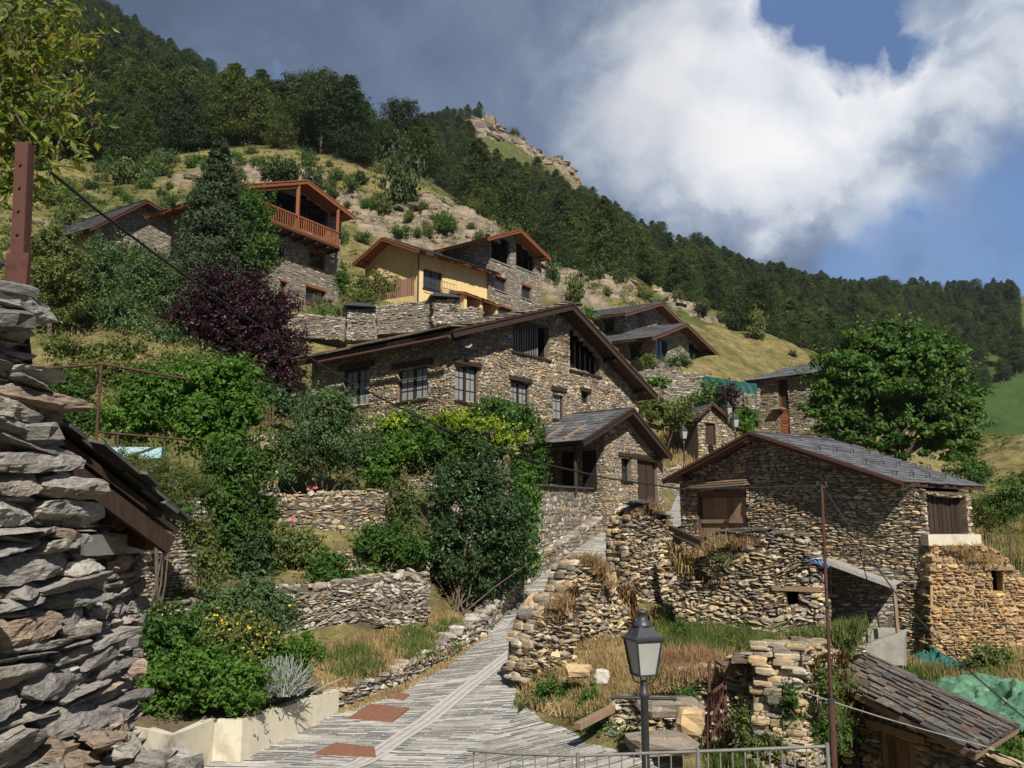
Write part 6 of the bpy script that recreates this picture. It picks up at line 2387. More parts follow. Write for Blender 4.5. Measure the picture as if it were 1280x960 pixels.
boxv(m, o0 + n0 * .04, t0 * .04, n0 * (Wd - .08), (0, 0, Hh))
boxv(m, o0 + n0 * .04 + t0 * (L_ - .04), t0 * .04, n0 * (Wd - .08), (0, 0, Hh))
boxv(m, o0 + n0 * .04 + t0 * .04, t0 * (L_ - .08), n0 * (Wd - .08), (0, 0, .05))
o = m.build('water_trough', PALEBLUE, None, base=o0)
tag(o, 'pale blue open trough behind the near eave', 'trough')

# ------------------------------------------------------------------ street lamp in the foreground
def street_lamp(label, base, h, s, cross=True, group=None, arms=True):
    th = thing('street_lamp', label, 'street lamp', base, group)
    b = np.array(base, float)
    top = b + np.array([0, 0, h])
    m = MB()
    lathe(m, b, [(.11, 0), (.11, .25), (.075, .32), (.05, .45), (.045, h - 1.02 * s), (.06, h - 1.0 * s), (.06, h - .95 * s), (.045, h - .93 * s), (.04, h - .80 * s)], 12)
    m.build('lamp_post', IRON, th)
    if cross:
        m = MB()
        z = h - 1.02 * s
        tube(m, [b + (-.42 * s, -.12, z + .03), b + (.42 * s, .12, z - .03)], .022 * s, 6)
        for sg in (-1, 1):
            lathe(m, b + np.array([sg * .42 * s, sg * .12, z - sg * .03 - .02]), [(.01, -.01), (.03, .01), (.01, .04)], 6)
        m.build('cross_arm', IRON, th)
    m = MB()
    # four-sided lantern tapering downwards
    r0, r1, z0, z1 = .17 * s, .26 * s, h - .72 * s, h - .28 * s
    ang = [math.radians(45 + 90 * k + 20) for k in range(4)]
    for a in ang:
        p0 = b + np.array([r0 * math.cos(a), r0 * math.sin(a), z0])
        p1 = b + np.array([r1 * math.cos(a), r1 * math.sin(a), z1])
        beam(m, p0, p1, .022 * s, .022 * s)
        q_ = b + np.array([.04 * math.cos(a), .04 * math.sin(a), z0 - .12 * s])
        tube(m, [q_, q_ + np.array([.08 * s * math.cos(a), .08 * s * math.sin(a), .02]), p0], .01 * s, 5)
    lathe(m, b, [(r0 * 1.02, z0 - .015 * s), (r0 * 1.02, z0 + .01 * s)], 4, 0, False, ang[0])
    lathe(m, b, [(r1 * 1.12, z1), (r1 * 1.15, z1 + .03 * s), (r1 * .95, z1 + .05 * s), (r1 * .52, z1 + .17 * s), (r1 * .5, z1 + .20 * s)], 4, 0, False, ang[0])
    m.build('lantern_frame', IRON, th)
    m = MB()
    lathe(m, b, [(.125 * s, z1 + .18 * s), (.115 * s, z1 + .23 * s), (.07 * s, z1 + .25 * s), (.065 * s, z1 + .33 * s), (.085 * s, z1 + .345 * s), (.085 * s, z1 + .37 * s), (.02 * s, z1 + .39 * s)], 12)
    m.build('lantern_cap', IRON, th)
    m = MB()
    lathe(m, b, [(r0 * .95, z0 + .01 * s), (r1 * .95, z1 - .01 * s)], 4, 0, False, ang[0])
    m.build('lantern_glass', MILK, th)
    return th


dl = 10.3
tp = P(803.5, 772, dl)
bs = np.array([P(806, 900, dl)[0], dl, -4.6])
street_lamp('large black lantern on a post in the foreground, in front of the dry-stone wall', bs, tp[2] - bs[2], .88)
for (px, py, pyb, d, lb) in ((854, 533, 590, 47, 'small street lamp with grey post standing in dry grass beyond the garage roof'),
                             (918, 518, 560, 45, 'small street lamp just right of the gabled hut'),
                             (910, 504, 530, 50, 'farthest small street lamp, between the hut gable and the walnut')):
    t_ = P(px, py, d)
    h_ = (pyb - py) * d / 1085
    street_lamp(lb, t_ - np.array([0, 0, h_]), h_, .95, cross=False, group='small street lamps up the lane')

# ------------------------------------------------------------------ railing across the bottom
rl = thing('railing', 'light grey metal railing with vertical bars crossing the bottom of the view', 'railing', P(820, 990, 8.6))
def rpt(x, y=None, dz=0):
    d = np.interp(x, [590, 620, 720, 1035], [9.4, 9.2, 8.8, 8.2])
    yy = np.interp(x, [590, 640, 720, 820, 1035], [955, 946, 939, 937, 933])
    p = P(x, yy, d)
    p[2] = np.interp(x, [590, 1035], [P(640, 946, 9.15)[2], P(1035, 933, 8.2)[2]])
    return p + np.array([0, 0, dz])
m = MB()
xs = [585, 640, 722, 870, 1036]
tube(m, [rpt(x) for x in xs], .015, 8)
tube(m, [rpt(x, dz=-.85) for x in xs], .018, 8)
m.build('rail', GALV, rl)
m = MB()
x = 592
while x < 1036:
    p = rpt(x)
    tube(m, [p, p - np.array([0, 0, .85])], .007, 6)
    x += 15.4
m.build('baluster', GALV, rl)['kind'] = 'stuff'
for x in (722, 872, 1034):
    m = MB()
    p = rpt(x)
    tube(m, [p + (0, 0, .03), p - np.array([0, 0, 1.15])], .019, 8)
    m.build('railing_post', GALV, rl)

# ------------------------------------------------------------------ poles and cables
pr = thing('utility_pole', 'tall thin rusty pole with a small cross wire, right of the street lamp', 'pole', np.array([*P(1043, 960, 12.0)[:2], -5.0]))
p0, p1 = P(1043, 965, 12.0), P(1027, 606, 12.0)
dir_ = (p1 - p0) / (p1 - p0)[2]
m = MB()
pbse = p0 + dir_ * (-5.0 - p0[2])
tube(m, [pbse, p0 + dir_ * .9], .046, 8)
tube(m, [p0 + dir_ * .9, p1], .023, 8)
m.build('shaft', RUST, pr)
m = MB()
tube(m, [p1 + (-.10, 0, -.03), p1 + (.06, 0, -.03)], .01, 5)
for sg in (-.06, .06):
    lathe(m, p1 + np.array([sg, 0, 0]), [(.014, -.03), (.02, 0), (.012, .05)], 6)
m.build('insulator', IRON, pr)
for (y, ) in ((760,), (880,)):
    m = MB()
    t_ = (965 - y) / (965 - 606.)
    c = p0 + (p1 - p0) * t_
    lathe(m, c, [(.05, -.03), (.05, .03)], 8)
    m.build('collar', IRON, pr)


def cable(label, pts, r=.012, mat=None, name='cable', cat='cable', sag=.02):
    pts = [np.array(p) for p in pts]
    out = []
    for i in range(len(pts) - 1):
        n_ = 10
        L_ = np.linalg.norm(pts[i + 1] - pts[i])
        for k in range(n_):
            t_ = k / n_
            p = pts[i] * (1 - t_) + pts[i + 1] * t_
            p = p - np.array([0, 0, 4 * sag * L_ * t_ * (1 - t_)])
            out.append(p)
    out.append(pts[-1])
    m = MB()
    tube(m, out, r, 6)
    tag(m.build(name, mat or RUBBER, None, base=pts[0]), label, cat)


A0, A1 = P(62, 214, 4.9), p1.copy()
ctl = [(62, 214), (120, 262), (200, 322), (275, 375), (350, 424), (430, 474), (520, 520), (600, 556), (680, 580), (760, 598), (850, 611), (940, 610), (1027, 607)]
dd_ = [4.9, 5.6, 6.4, 7.0, 7.6, 8.2, 8.9, 9.5, 10.0, 10.5, 11.0, 11.5, 12.0]
cable('long black overhead cable sagging from the upper left to the rusty pole', [P(x, y, d) for (x, y), d in zip(ctl, dd_)], .0105, sag=0)
cable('black cable running down from the rusty pole to the lower right corner', [p1, P(1120, 742, 11.2), P(1200, 828, 10.6), P(1290, 905, 10.0)], .009, sag=.012)
cable('thin white cable running from behind the rusty pole across the shed wall', [P(1008, 866, 13.2), P(1100, 896, 12.9), P(1235, 934, 12.4)], .010, GALV, sag=.005)
cable('thin dark wire hanging between the yard wall and the rusty pole', [P(1100, 785, 13), P(1075, 690, 12.4), p1], .007, sag=.02)
# rusty gate
gt = thing('iron_gate', 'rusty iron gate frame with diagonal bars between the two low dry-stone walls', 'gate', P(896, 930, 15.6))
m = MB()
for (xa, ya, xb, yb) in ((885, 935, 887, 826), (908, 930, 906, 852), (887, 868, 907, 853), (887, 905, 907, 862), (886, 925, 907, 890)):
    beam(m, P(xa, ya, 15.6), P(xb, yb, 15.6), .05, .04, up=(0, 1, 0))
m.build('gate_frame', RUST, gt)
m = MB()
for k in range(5):
    x = 889 + k * 3.6
    tube(m, [P(x, 928, 15.6), P(x, 870 - k * 3, 15.6)], .008, 5)
m.build('gate_bar', RUST, gt)
# green netting heap and teal net at the right
def net_heap(label, px, py, rx, ry, hgt, mat, seed):
    c = GP(px, py, 14, 40)
    n_ = 70
    s = np.linspace(-1, 1, n_)
    X, Y = np.meshgrid(s, s, indexing='ij')
    R_ = np.hypot(X, Y)
    wx, wy = rx * c[1] / 1085, ry
    x, y = c[0] + X * wx, c[1] + Y * wy
    z = TH(x, y) + hgt * np.clip(1 - R_, 0, 1) ** .6 + ((fbm(X * 3 + seed, Y * 3, 4, seed) - .5) * .7 - np.abs(fbm(X * 5 + 3, Y * 9 + seed, 3, seed + 4) - .5) * .8) * np.clip(1.15 - R_, 0, 1) + .10
    a = np.arange(n_ - 1)
    i, j = np.meshgrid(a, a, indexing='ij')
    q = i * n_ + j
    keep = (R_[:-1, :-1] < 1.02)
    f = np.stack([q, q + n_, q + n_ + 1, q + 1], -1)[keep]
    m = MB()
    m.add(np.stack([x, y, z], -1).reshape(-1, 3), f, 0, True)
    tag(m.build('netting', mat, None, base=c), label, 'netting')
net_heap('pale green netting draped over a heap at the right edge', 1262, 888, 62, 2.6, .55, GNET, 3)
net_heap('small dark teal netting bundle at the foot of the orange ruin', 1172, 836, 28, .9, .35, TEAL, 5)

# ------------------------------------------------------------------ shrubs and trees of the village
bush('shrub', 'big dark glossy shrub on bare stems at the bend of the street', 'shrub', [(590, 640, 66, 62), (558, 688, 40, 52), (632, 672, 42, 62), (588, 600, 48, 34), (596, 700, 60, 46)], 26.0, 30000, .115, L_DARK, base=GP(572, 770), stems=16, clump=.30)
bush('creeper', 'green creeper mass covering the wall below the big house', 'creeper', [(540, 556, 60, 38), (478, 566, 30, 34), (600, 560, 46, 34), (510, 535, 40, 20), (650, 590, 18, 30)], 29.0, 24000, .13, L_GREEN, stems=5)
bush('creeper', 'yellow-green fringe of creeper just under the windows of the big house', 'creeper', [(598, 531, 40, 9), (640, 548, 22, 9), (495, 528, 30, 8), (560, 524, 30, 7)], 28.6, 4200, .13, L_LIME, stems=2)
bush('shrub', 'round green shrub against the gable corner of the big house', 'shrub', [(618, 520, 34, 24), (650, 528, 22, 22)], 31.5, 8000, .12, L_GREEN, stems=3)
bush('shrub', 'bright green vine tumbling over the street wall right of the dark shrub', 'shrub', [(655, 660, 20, 46), (662, 620, 14, 30), (650, 700, 26, 20)], 27.2, 8500, .11, L_BRIGHT, stems=3)
bush('ivy', 'thin ivy climbing the wall between the big house and the garage', 'ivy', [(675, 560, 9, 40), (678, 590, 8, 22)], 34.2, 2200, .12, L_GREEN, stems=2)
bush('rose_bush', 'grey-green rose bush in front of the curtained windows of the big house', 'rose bush', [(400, 545, 58, 52), (362, 566, 34, 44), (446, 566, 36, 46), (410, 510, 40, 26)], 28.0, 22000, .105, L_ROSE, stems=12,
     flowers=(FL_PNK, [('rose', 392, 612, 3, 3, 2, .12), ('rose', 378, 618, 3, 2, 1, .1)]))
bush('shrub', 'fresh green shrub between the rose bush and the creeper mass', 'shrub', [(476, 590, 22, 26), (500, 560, 22, 22)], 27.8, 5000, .12, L_BRIGHT, stems=6)
bush('plum_tree', 'dark purple-leaved plum tree above the pergola', 'tree', [(285, 410, 80, 56), (232, 425, 44, 44), (342, 440, 46, 54), (285, 368, 58, 38), (330, 390, 46, 40), (305, 470, 70, 34), (345, 482, 42, 30)], 44.0, 52000, .17, L_PURP, trunk=.2, clump=.28, base=G(290, 44, 500))
bush('broadleaf_tree', 'dense green broadleaf tree between the spruce and the balcony chalet', 'tree', [(302, 300, 42, 44), (312, 262, 34, 30), (290, 330, 45, 30), (325, 320, 26, 30)], 50.0, 20000, .20, L_GREEN, trunk=.2, clump=.3, base=G(300, 50, 420))
for (lb, lobes, d, n, mt) in (
        ('grey-green orchard tree at the left, highest up the slope', [(150, 332, 55, 40), (118, 352, 46, 38)], 50, 15000, L_ROSE),
        ('loose olive-green orchard tree next to the plum tree', [(190, 362, 50, 48), (205, 400, 44, 38)], 47, 15000, L_ROSE),
        ('leafy orchard tree close to the near wall at the far left', [(74, 350, 42, 58), (66, 310, 30, 30)], 40, 13000, L_OLIVE),
        ('dark orchard bush in the middle of the orchard', [(126, 398, 56, 38), (170, 415, 48, 30)], 43, 14000, L_ROSE),
        ('low bush in the yellow grass at the orchard foot', [(205, 428, 30, 20), (240, 445, 20, 15)], 42, 4000, L_ROSE)):
    bush('orchard_tree', lb, 'tree', lobes, d, n, .17, mt, group='orchard trees on the left slope', trunk=.09, clump=.3)
bush('shrub', 'dark green bush behind the rusty tube frame', 'shrub', [(88, 498, 34, 36), (72, 470, 20, 18), (110, 525, 20, 20)], 26, 8500, .11, L_GREEN, stems=5)
bush('pergola_creeper', 'vivid green creeper heaped over the pergola and hanging down', 'creeper', [(240, 486, 70, 32), (190, 508, 52, 38), (285, 470, 40, 22), (262, 532, 60, 38), (300, 512, 34, 24), (165, 530, 34, 26)], 24.5, 44000, .13, L_BRIGHT, stems=8, clump=.32)
bush('pergola_creeper', 'darker hanging tail of the pergola creeper, reaching down to the garden', 'creeper', [(288, 585, 36, 38), (292, 640, 26, 44), (290, 690, 18, 28), (270, 600, 20, 26)], 24.0, 17000, .12, L_GREEN, stems=4)
bush('feathery_bush', 'feathery olive bush right behind the near eave', 'shrub', [(185, 592, 48, 26), (150, 580, 24, 18), (232, 604, 34, 22)], 17.5, 11000, .09, L_OLIVE, stems=10, aspect=.16, rand=1.0)
bush('shrub', 'light green shrub with a pink bloom under the upper terrace wall', 'shrub', [(362, 682, 34, 28), (340, 708, 30, 30), (385, 695, 24, 22)], 24.6, 9500, .10, L_OLIVE, stems=4, flowers=(FL_PNK, [('bloom', 371, 650, 3, 3, 3, .09)]))
bush('shrub', 'small round shrub at the left end of the low terrace wall', 'shrub', [(412, 712, 26, 20)], 23.6, 4500, .09, L_GREEN, stems=2)
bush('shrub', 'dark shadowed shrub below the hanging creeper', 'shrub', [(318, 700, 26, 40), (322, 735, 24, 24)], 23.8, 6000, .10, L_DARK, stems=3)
bush('shrub', 'leafy laurel-like shrub left of the big dark shrub', 'shrub', [(480, 680, 38, 22), (510, 690, 24, 22)], 25.0, 8000, .14, L_GREEN, stems=4, aspect=.35)
bush('garden_shrub', 'grey-green garden shrub topmost in the planter', 'shrub', [(305, 752, 58, 28), (340, 765, 34, 26)], 18.4, 13000, .075, L_ROSE, stems=5)
bush('garden_shrub', 'yellow-flowering garden shrub in the middle of the planter', 'shrub', [(290, 800, 50, 38), (325, 815, 28, 34)], 17.0, 13000, .075, L_OLIVE, stems=5,
     flowers=(FL_YEL, [('flowers', 300, 782, 46, 22, 60, .033), ('flowers', 330, 802, 20, 24, 26, .033)]))
bush('garden_shrub', 'mid-green garden shrub against the near house wall', 'shrub', [(212, 800, 48, 44), (190, 840, 24, 40)], 16.6, 13000, .08, L_GREEN, stems=5)
bush('garden_shrub', 'bright leafy plants at the front of the planter', 'shrub', [(244, 848, 62, 36), (196, 876, 30, 26), (298, 858, 38, 28)], 15.9, 16000, .085, L_BRIGHT, stems=4)
bush('garden_shrub', 'fresh green growth behind the silvery plant', 'shrub', [(368, 815, 34, 24), (350, 838, 40, 22)], 17.2, 6500, .075, L_BRIGHT, stems=3)
bush('shrub', 'bright weeds on the sunlit wall beside the hanging creeper', 'shrub', [(246, 668, 20, 26), (262, 705, 24, 24)], 21.5, 3600, .09, L_OLIVE, stems=6)
bush('walnut_tree', 'large round walnut tree behind the barn on the right', 'tree', [(1120, 478, 86, 66), (1060, 476, 52, 48), (1178, 492, 48, 56), (1110, 436, 62, 36), (1150, 450, 50, 40), (1120, 540, 100, 40), (1050, 515, 46, 40), (1190, 530, 40, 46)], 52.0, 76000, .28, L_WALNUT,
     trunk=.4, base=G(1115, 52, 600), clump=.24, dens=13, flat=.55, sprig=.10)
bush('shrub', 'spreading green shrub in the dry grass left of the gabled hut', 'shrub', [(838, 516, 36, 20), (815, 510, 22, 14)], 52, 4500, .2, L_OLIVE, stems=3)
bush('shrub', 'dark shrub below the teal netting', 'shrub', [(888, 500, 28, 24), (872, 510, 18, 18)], 57, 4000, .2, L_GREEN, stems=3)
bush('shrub', 'bare purplish shrub beside the netting', 'shrub', [(912, 500, 20, 26)], 56, 1500, .18, L_PURP, stems=14)
bush('shrub', 'light green sapling right of the gabled hut', 'shrub', [(932, 528, 12, 22)], 50, 1600, .18, L_BRIGHT, stems=3)
for i, (x, y, rx, ry, d, mt, lb) in enumerate((
        (1212, 592, 26, 22, 46, L_GREEN, 'dark bush at the right edge of the walnut'), (1262, 628, 28, 30, 34, L_GREEN, 'rounded bush right of the barn eave'), (1232, 640, 26, 22, 36, L_OLIVE, 'olive bush just behind the barn eave'),
        (1275, 600, 22, 12, 60, L_OLIVE, 'low bush on the dry bank at the right edge'), (1070, 768, 30, 22, 23.8, L_GREEN, 'weedy bush growing inside the lean-to'), (1030, 788, 30, 18, 21, L_OLIVE, 'weeds growing on the broken wall left of the lean-to'),
        (1240, 830, 34, 20, 21, L_OLIVE, 'tall weeds at the foot of the orange ruin'), (1266, 735, 12, 22, 24.9, L_GREEN, 'ivy tuft hanging on the orange ruin'), (1240, 935, 34, 24, 12.6, L_GREEN, 'leafy weeds over the shed eave in the corner'),
        (690, 868, 20, 18, 17.0, L_GREEN, 'small dark weed clump on the slope, nearest the street'), (738, 880, 12, 18, 16.4, L_BRIGHT, 'small bright weed clump beside the fallen timber'), (748, 908, 22, 12, 15.6, L_GREEN, 'low weed patch below the fallen timber'),
        (792, 925, 14, 12, 14.6, L_GREEN, 'weed clump left of the lamp post foot'), (1110, 815, 10, 12, 22.0, L_BRIGHT, 'little sprig in front of the pale block'),
        (405, 404, 24, 20, 51, L_BRIGHT, 'bright shrub below the balcony chalet terrace'), (472, 352, 30, 16, 59, L_OLIVE, 'light shrub in front of the yellow gable'), (452, 370, 22, 14, 58, L_OLIVE, 'low shrub left of the plank fence'), (428, 350, 10, 20, 60, L_GREEN, 'narrow shrub between the chalet and the yellow house'),
        (552, 387, 10, 14, 55, L_GREEN, 'small creeper on the wall between the chimney stacks'), (812, 455, 12, 14, 66, L_OLIVE, 'shrub by the corner of the lower chalet'), (848, 452, 20, 9, 66, L_GREEN, 'hedge in front of the lower chalet'), (820, 478, 22, 8, 60, L_BRIGHT, 'green planting on the middle terrace'),
        (735, 392, 12, 10, 72, L_BRIGHT, 'light bush between the stone house and the chalets'), (712, 392, 14, 10, 74, L_GREEN, 'dark bush just right of the tall grey house'), (1002, 570, 22, 14, 50, L_GREEN, 'shrub at the foot of the flat stone building'))):
    cg = GP(x, y + ry * .8, 9, 90)
    if abs(cg[1] - d) < 7 and 'orange ruin' not in lb[:30]:
        d = cg[1] + .2
    bush('shrub', lb, 'shrub', [(x, y, rx, ry)], d, int(900 + rx * ry * (3.2 if d > 30 else 5)), .16 if d > 40 else (.11 if d > 20 else .075), mt, stems=3, seed=i + 300)


bush('shrub', 'loose green climbers on the sunlit wall right of the hanging creeper', 'shrub', [(330, 585, 16, 30), (335, 640, 14, 20)], 25.2, 3500, .11, L_GREEN, stems=3)
bush('shrub', 'green bushes on the terrace left of the pergola creeper', 'shrub', [(150, 470, 44, 16), (110, 462, 24, 12), (200, 462, 30, 12)], 30.0, 9000, .14, L_OLIVE, stems=3)
bush('shrub', 'dark green growth around the near eave tip', 'shrub', [(215, 640, 26, 16), (200, 620, 22, 14)], 21.0, 4500, .09, L_GREEN, stems=3)
bush('shrub', 'low green plants on the terrace behind the long low wall', 'shrub', [(455, 722, 34, 10), (395, 728, 24, 10), (350, 742, 18, 12)], 24.0, 4500, .09, L_GREEN, stems=3)
bush('shrub', 'tangle of stems and leaves between the rose bush and the dark shrub', 'shrub', [(505, 625, 22, 26), (500, 665, 20, 20)], 27.0, 3200, .11, L_OLIVE, stems=16)

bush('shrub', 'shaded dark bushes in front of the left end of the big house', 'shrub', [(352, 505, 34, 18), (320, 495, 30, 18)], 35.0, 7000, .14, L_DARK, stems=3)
bush('shrub', 'yellowish-green bushes lining the orchard foot above the rusty frame', 'shrub', [(110, 440, 34, 12), (160, 436, 30, 12), (225, 452, 30, 12), (75, 432, 20, 16)], 34.0, 8000, .14, L_OLIVE, stems=3)

# silvery spiky plant at the planter edge
rng = np.random.default_rng(31)
c = P(350, 868, 16.6)
m = MB()
for k in range(330):
    a = rng.uniform(0, 6.28)
    e = rng.uniform(.35, 1.5)
    L_ = rng.uniform(.35, .75)
    b0 = c + np.array([rng.normal(0, .16), rng.normal(0, .12), 0])
    dr_ = np.array([math.cos(a) * math.cos(e), math.sin(a) * math.cos(e), math.sin(e)])
    pts = [b0, b0 + dr_ * L_ * .5 + (0, 0, .02), b0 + dr_ * L_]
    tube(m, pts, [.012, .010, .005], 4, 0, False)
o = m.build('silver_plant', L_SILV, None, base=c)
tag(o, 'silvery grey spiky plant spilling over the planter wall', 'plant')


# ------------------------------------------------------------------ spruce and pines
def conifer_mesh(h, R, nb, per, leaf, rng, kind='pine', asp=.22):
    """crown mesh builder, local coordinates, trunk foot at origin"""
    mb = MB()
    C, O = [], []
    for k in range(nb):
        t = (k + rng.uniform(0, 1)) / nb
        if kind == 'spruce':
            zz = h * (.06 + .93 * t)
            rad = R * (1 - t) ** .85 + .12
            droop = -.18
        elif kind == 'umbrella':
            zz = h * (.42 + .56 * t)
            rad = R * math.sqrt(max(.04, 1 - (t * 1.5 - .55) ** 2 / 1.1)) * .95
            droop = .1
        else:
            zz = h * (.07 + .90 * t)
            rad = R * (1 - t ** 2.4) ** .8 * rng.uniform(.65, 1.15) + .3
            droop = .05
        a = rng.uniform(0, 2 * math.pi)
        rr = rad * rng.uniform(.45, 1.0)
        L_ = max(.4, rad * .55)
        n = per
        u = rng.uniform(-.5, .5, n)
        dirv = np.array([math.cos(a), math.sin(a), droop])
        cc = np.array([math.cos(a) * rr * .8, math.sin(a) * rr * .8, zz + droop * rr])
        side = np.array([-math.sin(a), math.cos(a), 0])
        pts = cc + dirv * (u * L_ * 1.2)[:, None] + side * (rng.normal(0, .28, n) * L_ * (1 - .3 * u))[:, None] + np.array([0, 0, 1]) * (rng.normal(0, .12, n) * L_)[:, None]
        C.append(pts)
        O.append(np.tile(dirv + [0, 0, .5], (n, 1)))
    C, O = np.concatenate(C), np.concatenate(O)
    leaf_quads(mb, C, O, leaf, rng, 0, asp, .8, .5)
    return mb


def trunk_mesh(h, r, rng, limbs=6):
    mb = MB()
    b = rng.normal(0, .03 * h * .3, (4, 2))
    pts = [np.array([0, 0, -1.0]), np.array([b[0, 0] * .3, b[0, 1] * .3, h * .3]), np.array([b[1, 0], b[1, 1], h * .65]), np.array([b[2, 0], b[2, 1], h * .93])]
    tube(mb, pts, [r, r * .8, r * .5, r * .15], 6)
    for k in range(limbs):
        z = h * rng.uniform(.35, .85)
        a = rng.uniform(0, 6.28)
        L_ = h * .18 * rng.uniform(.6, 1.2)
        tube(mb, [np.array([0, 0, z]), np.array([math.cos(a) * L_, math.sin(a) * L_, z + L_ * .2])], [r * .3, r * .1], 4)
    return mb


rng = np.random.default_rng(44)
c = G(262, 49, 420)
hgt = ray(258, 172)[2] * 49 - c[2]
sp = thing('spruce', 'tall blue-green spruce standing left of the balcony chalet', 'tree', c)
mb = conifer_mesh(hgt, 3.9, 520, 60, .26, rng, 'spruce', .3)
mb.v = [v + c for v in mb.v]
mb.build('crown', L_SPRUCE, sp)
mb = trunk_mesh(hgt, .22, rng, 10)
mb.v = [v + c for v in mb.v]
mb.build('trunk', BARK, sp)

PROTO = []
for i, (kd, h, R, nb, per, lf) in enumerate((('pine', 11, 3.5, 200, 32, .5), ('pine', 12, 3.4, 210, 32, .5), ('pine', 9.5, 4.0, 200, 32, .55), ('umbrella', 11, 3.8, 170, 32, .5), ('pine', 11.5, 2.9, 200, 30, .5), ('pine', 8.5, 3.6, 190, 30, .5))):
    r_ = np.random.default_rng(60 + i)
    cm = conifer_mesh(h, R, nb, per, lf, r_, kd).build('crown', L_PINE, None)
    tm = trunk_mesh(h, .2, r_, 6).build('trunk', BARK, None)
    cd, td = cm.data, tm.data
    bpy.data.objects.remove(cm)
    bpy.data.objects.remove(tm)
    PROTO.append((cd, td, h))
# darker needle copies: shade of the forest top put into the colour
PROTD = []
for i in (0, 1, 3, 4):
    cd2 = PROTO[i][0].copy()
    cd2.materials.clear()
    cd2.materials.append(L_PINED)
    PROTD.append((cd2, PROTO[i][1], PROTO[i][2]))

ZONES = [

    # (ground polygon in photograph pixels, distance range, spacing, height factor, group, label, shade painted as darker needles)
    ([(-60, 60), (60, 100), (200, 110), (330, 128), (400, 150), (470, 172), (492, 205), (420, 200), (340, 192), (240, 196), (150, 196), (40, 205), (-60, 210)], (95, 185), 4.1, 1.02, 'pines on the slope above the chalets', 'green pine in the forest belt', 0),
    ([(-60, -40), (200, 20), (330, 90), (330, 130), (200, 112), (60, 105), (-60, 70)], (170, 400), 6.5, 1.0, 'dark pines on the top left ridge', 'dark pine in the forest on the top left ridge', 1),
    ([(385, 180), (470, 180), (530, 232), (440, 215), (385, 205)], (108, 140), 6.0, .95, 'pines on the rocky shoulder', 'tall pine on the rocky shoulder above the balcony chalet', 0),
    ([(470, 200), (505, 190), (545, 168), (575, 172), (600, 200), (612, 222), (690, 245), (770, 290), (850, 330), (905, 345), (905, 385), (860, 392), (800, 356), (760, 356), (700, 372), (655, 356), (612, 318), (560, 240)], (112, 420), 5.4, .98, 'pines on the central slope', 'green pine in the forest', 0),
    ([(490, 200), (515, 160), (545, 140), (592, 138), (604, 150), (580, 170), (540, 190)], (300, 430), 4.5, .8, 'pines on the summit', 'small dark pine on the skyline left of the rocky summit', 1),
    ([(850, 310), (1000, 345), (1300, 355), (1300, 470), (1240, 490), (1190, 560), (1110, 510), (1010, 468), (950, 432), (900, 390)], (125, 430), 5.4, .92, 'pines on the right-hand ridge', 'green pine in the forest along the right-hand ridge', 0),
]
cand = []
rng = np.random.default_rng(77)
occ_px = np.linspace(-80, 1380, 300)
occ_d = np.geomspace(12, 600, 260)
PXg, Dg = np.meshgrid(occ_px, occ_d, indexing='ij')
elev = (TH((PXg - 640) / 1085 * Dg, Dg)) / Dg
runmax = np.maximum.accumulate(elev, axis=1)
for zi, (pl, (d0, d1), spc, hf, grp, lb, dark) in enumerate(ZONES):
    xs = [p[0] for p in pl]
    area = (max(xs) - min(xs)) / 1085 * (d1 ** 2 - d0 ** 2) / 2
    n = int(area / (spc * spc) * 2.2)
    px = rng.uniform(min(xs), max(xs), n)
    d = np.sqrt(rng.uniform(d0 ** 2, d1 ** 2, n))
    ok = inpoly(pl, px, Yt(px, d))
    px, d = px[ok], d[ok]
    x = (px - 640) / 1085 * d
    grid = {}
    for a, b, p_ in zip(x, d, px):
        key = (int(a // spc), int(b // spc))
        if key in grid:
            continue
        grid[key] = (a, b)
    pts = np.array(list(grid.values()))
    z = TH(pts[:, 0], pts[:, 1])
    rk = rocky(pts[:, 0], pts[:, 1])
    keep = rng.uniform(0, 1, len(pts)) > np.clip(rk * 1.2, 0, .93)
    pts, z = pts[keep], z[keep]
    for (a, b), c in zip(pts, z):
        i = np.clip(np.searchsorted(occ_px, 640 + 1085 * a / b), 0, len(occ_px) - 1)
        j = np.clip(np.searchsorted(occ_d, b) - 1, 0, len(occ_d) - 1)
        vis = (c + 11 * hf) / b > runmax[i, j] + .004
        if not vis:
            continue
        s = hf * rng.uniform(.65, 1.2)
        cand.append((s * 11 / b, zi, a, b, c, s))
cand.sort(key=lambda q: -q[0])
print('pines', len(cand))
ind, rest = cand[:300], cand[300:]
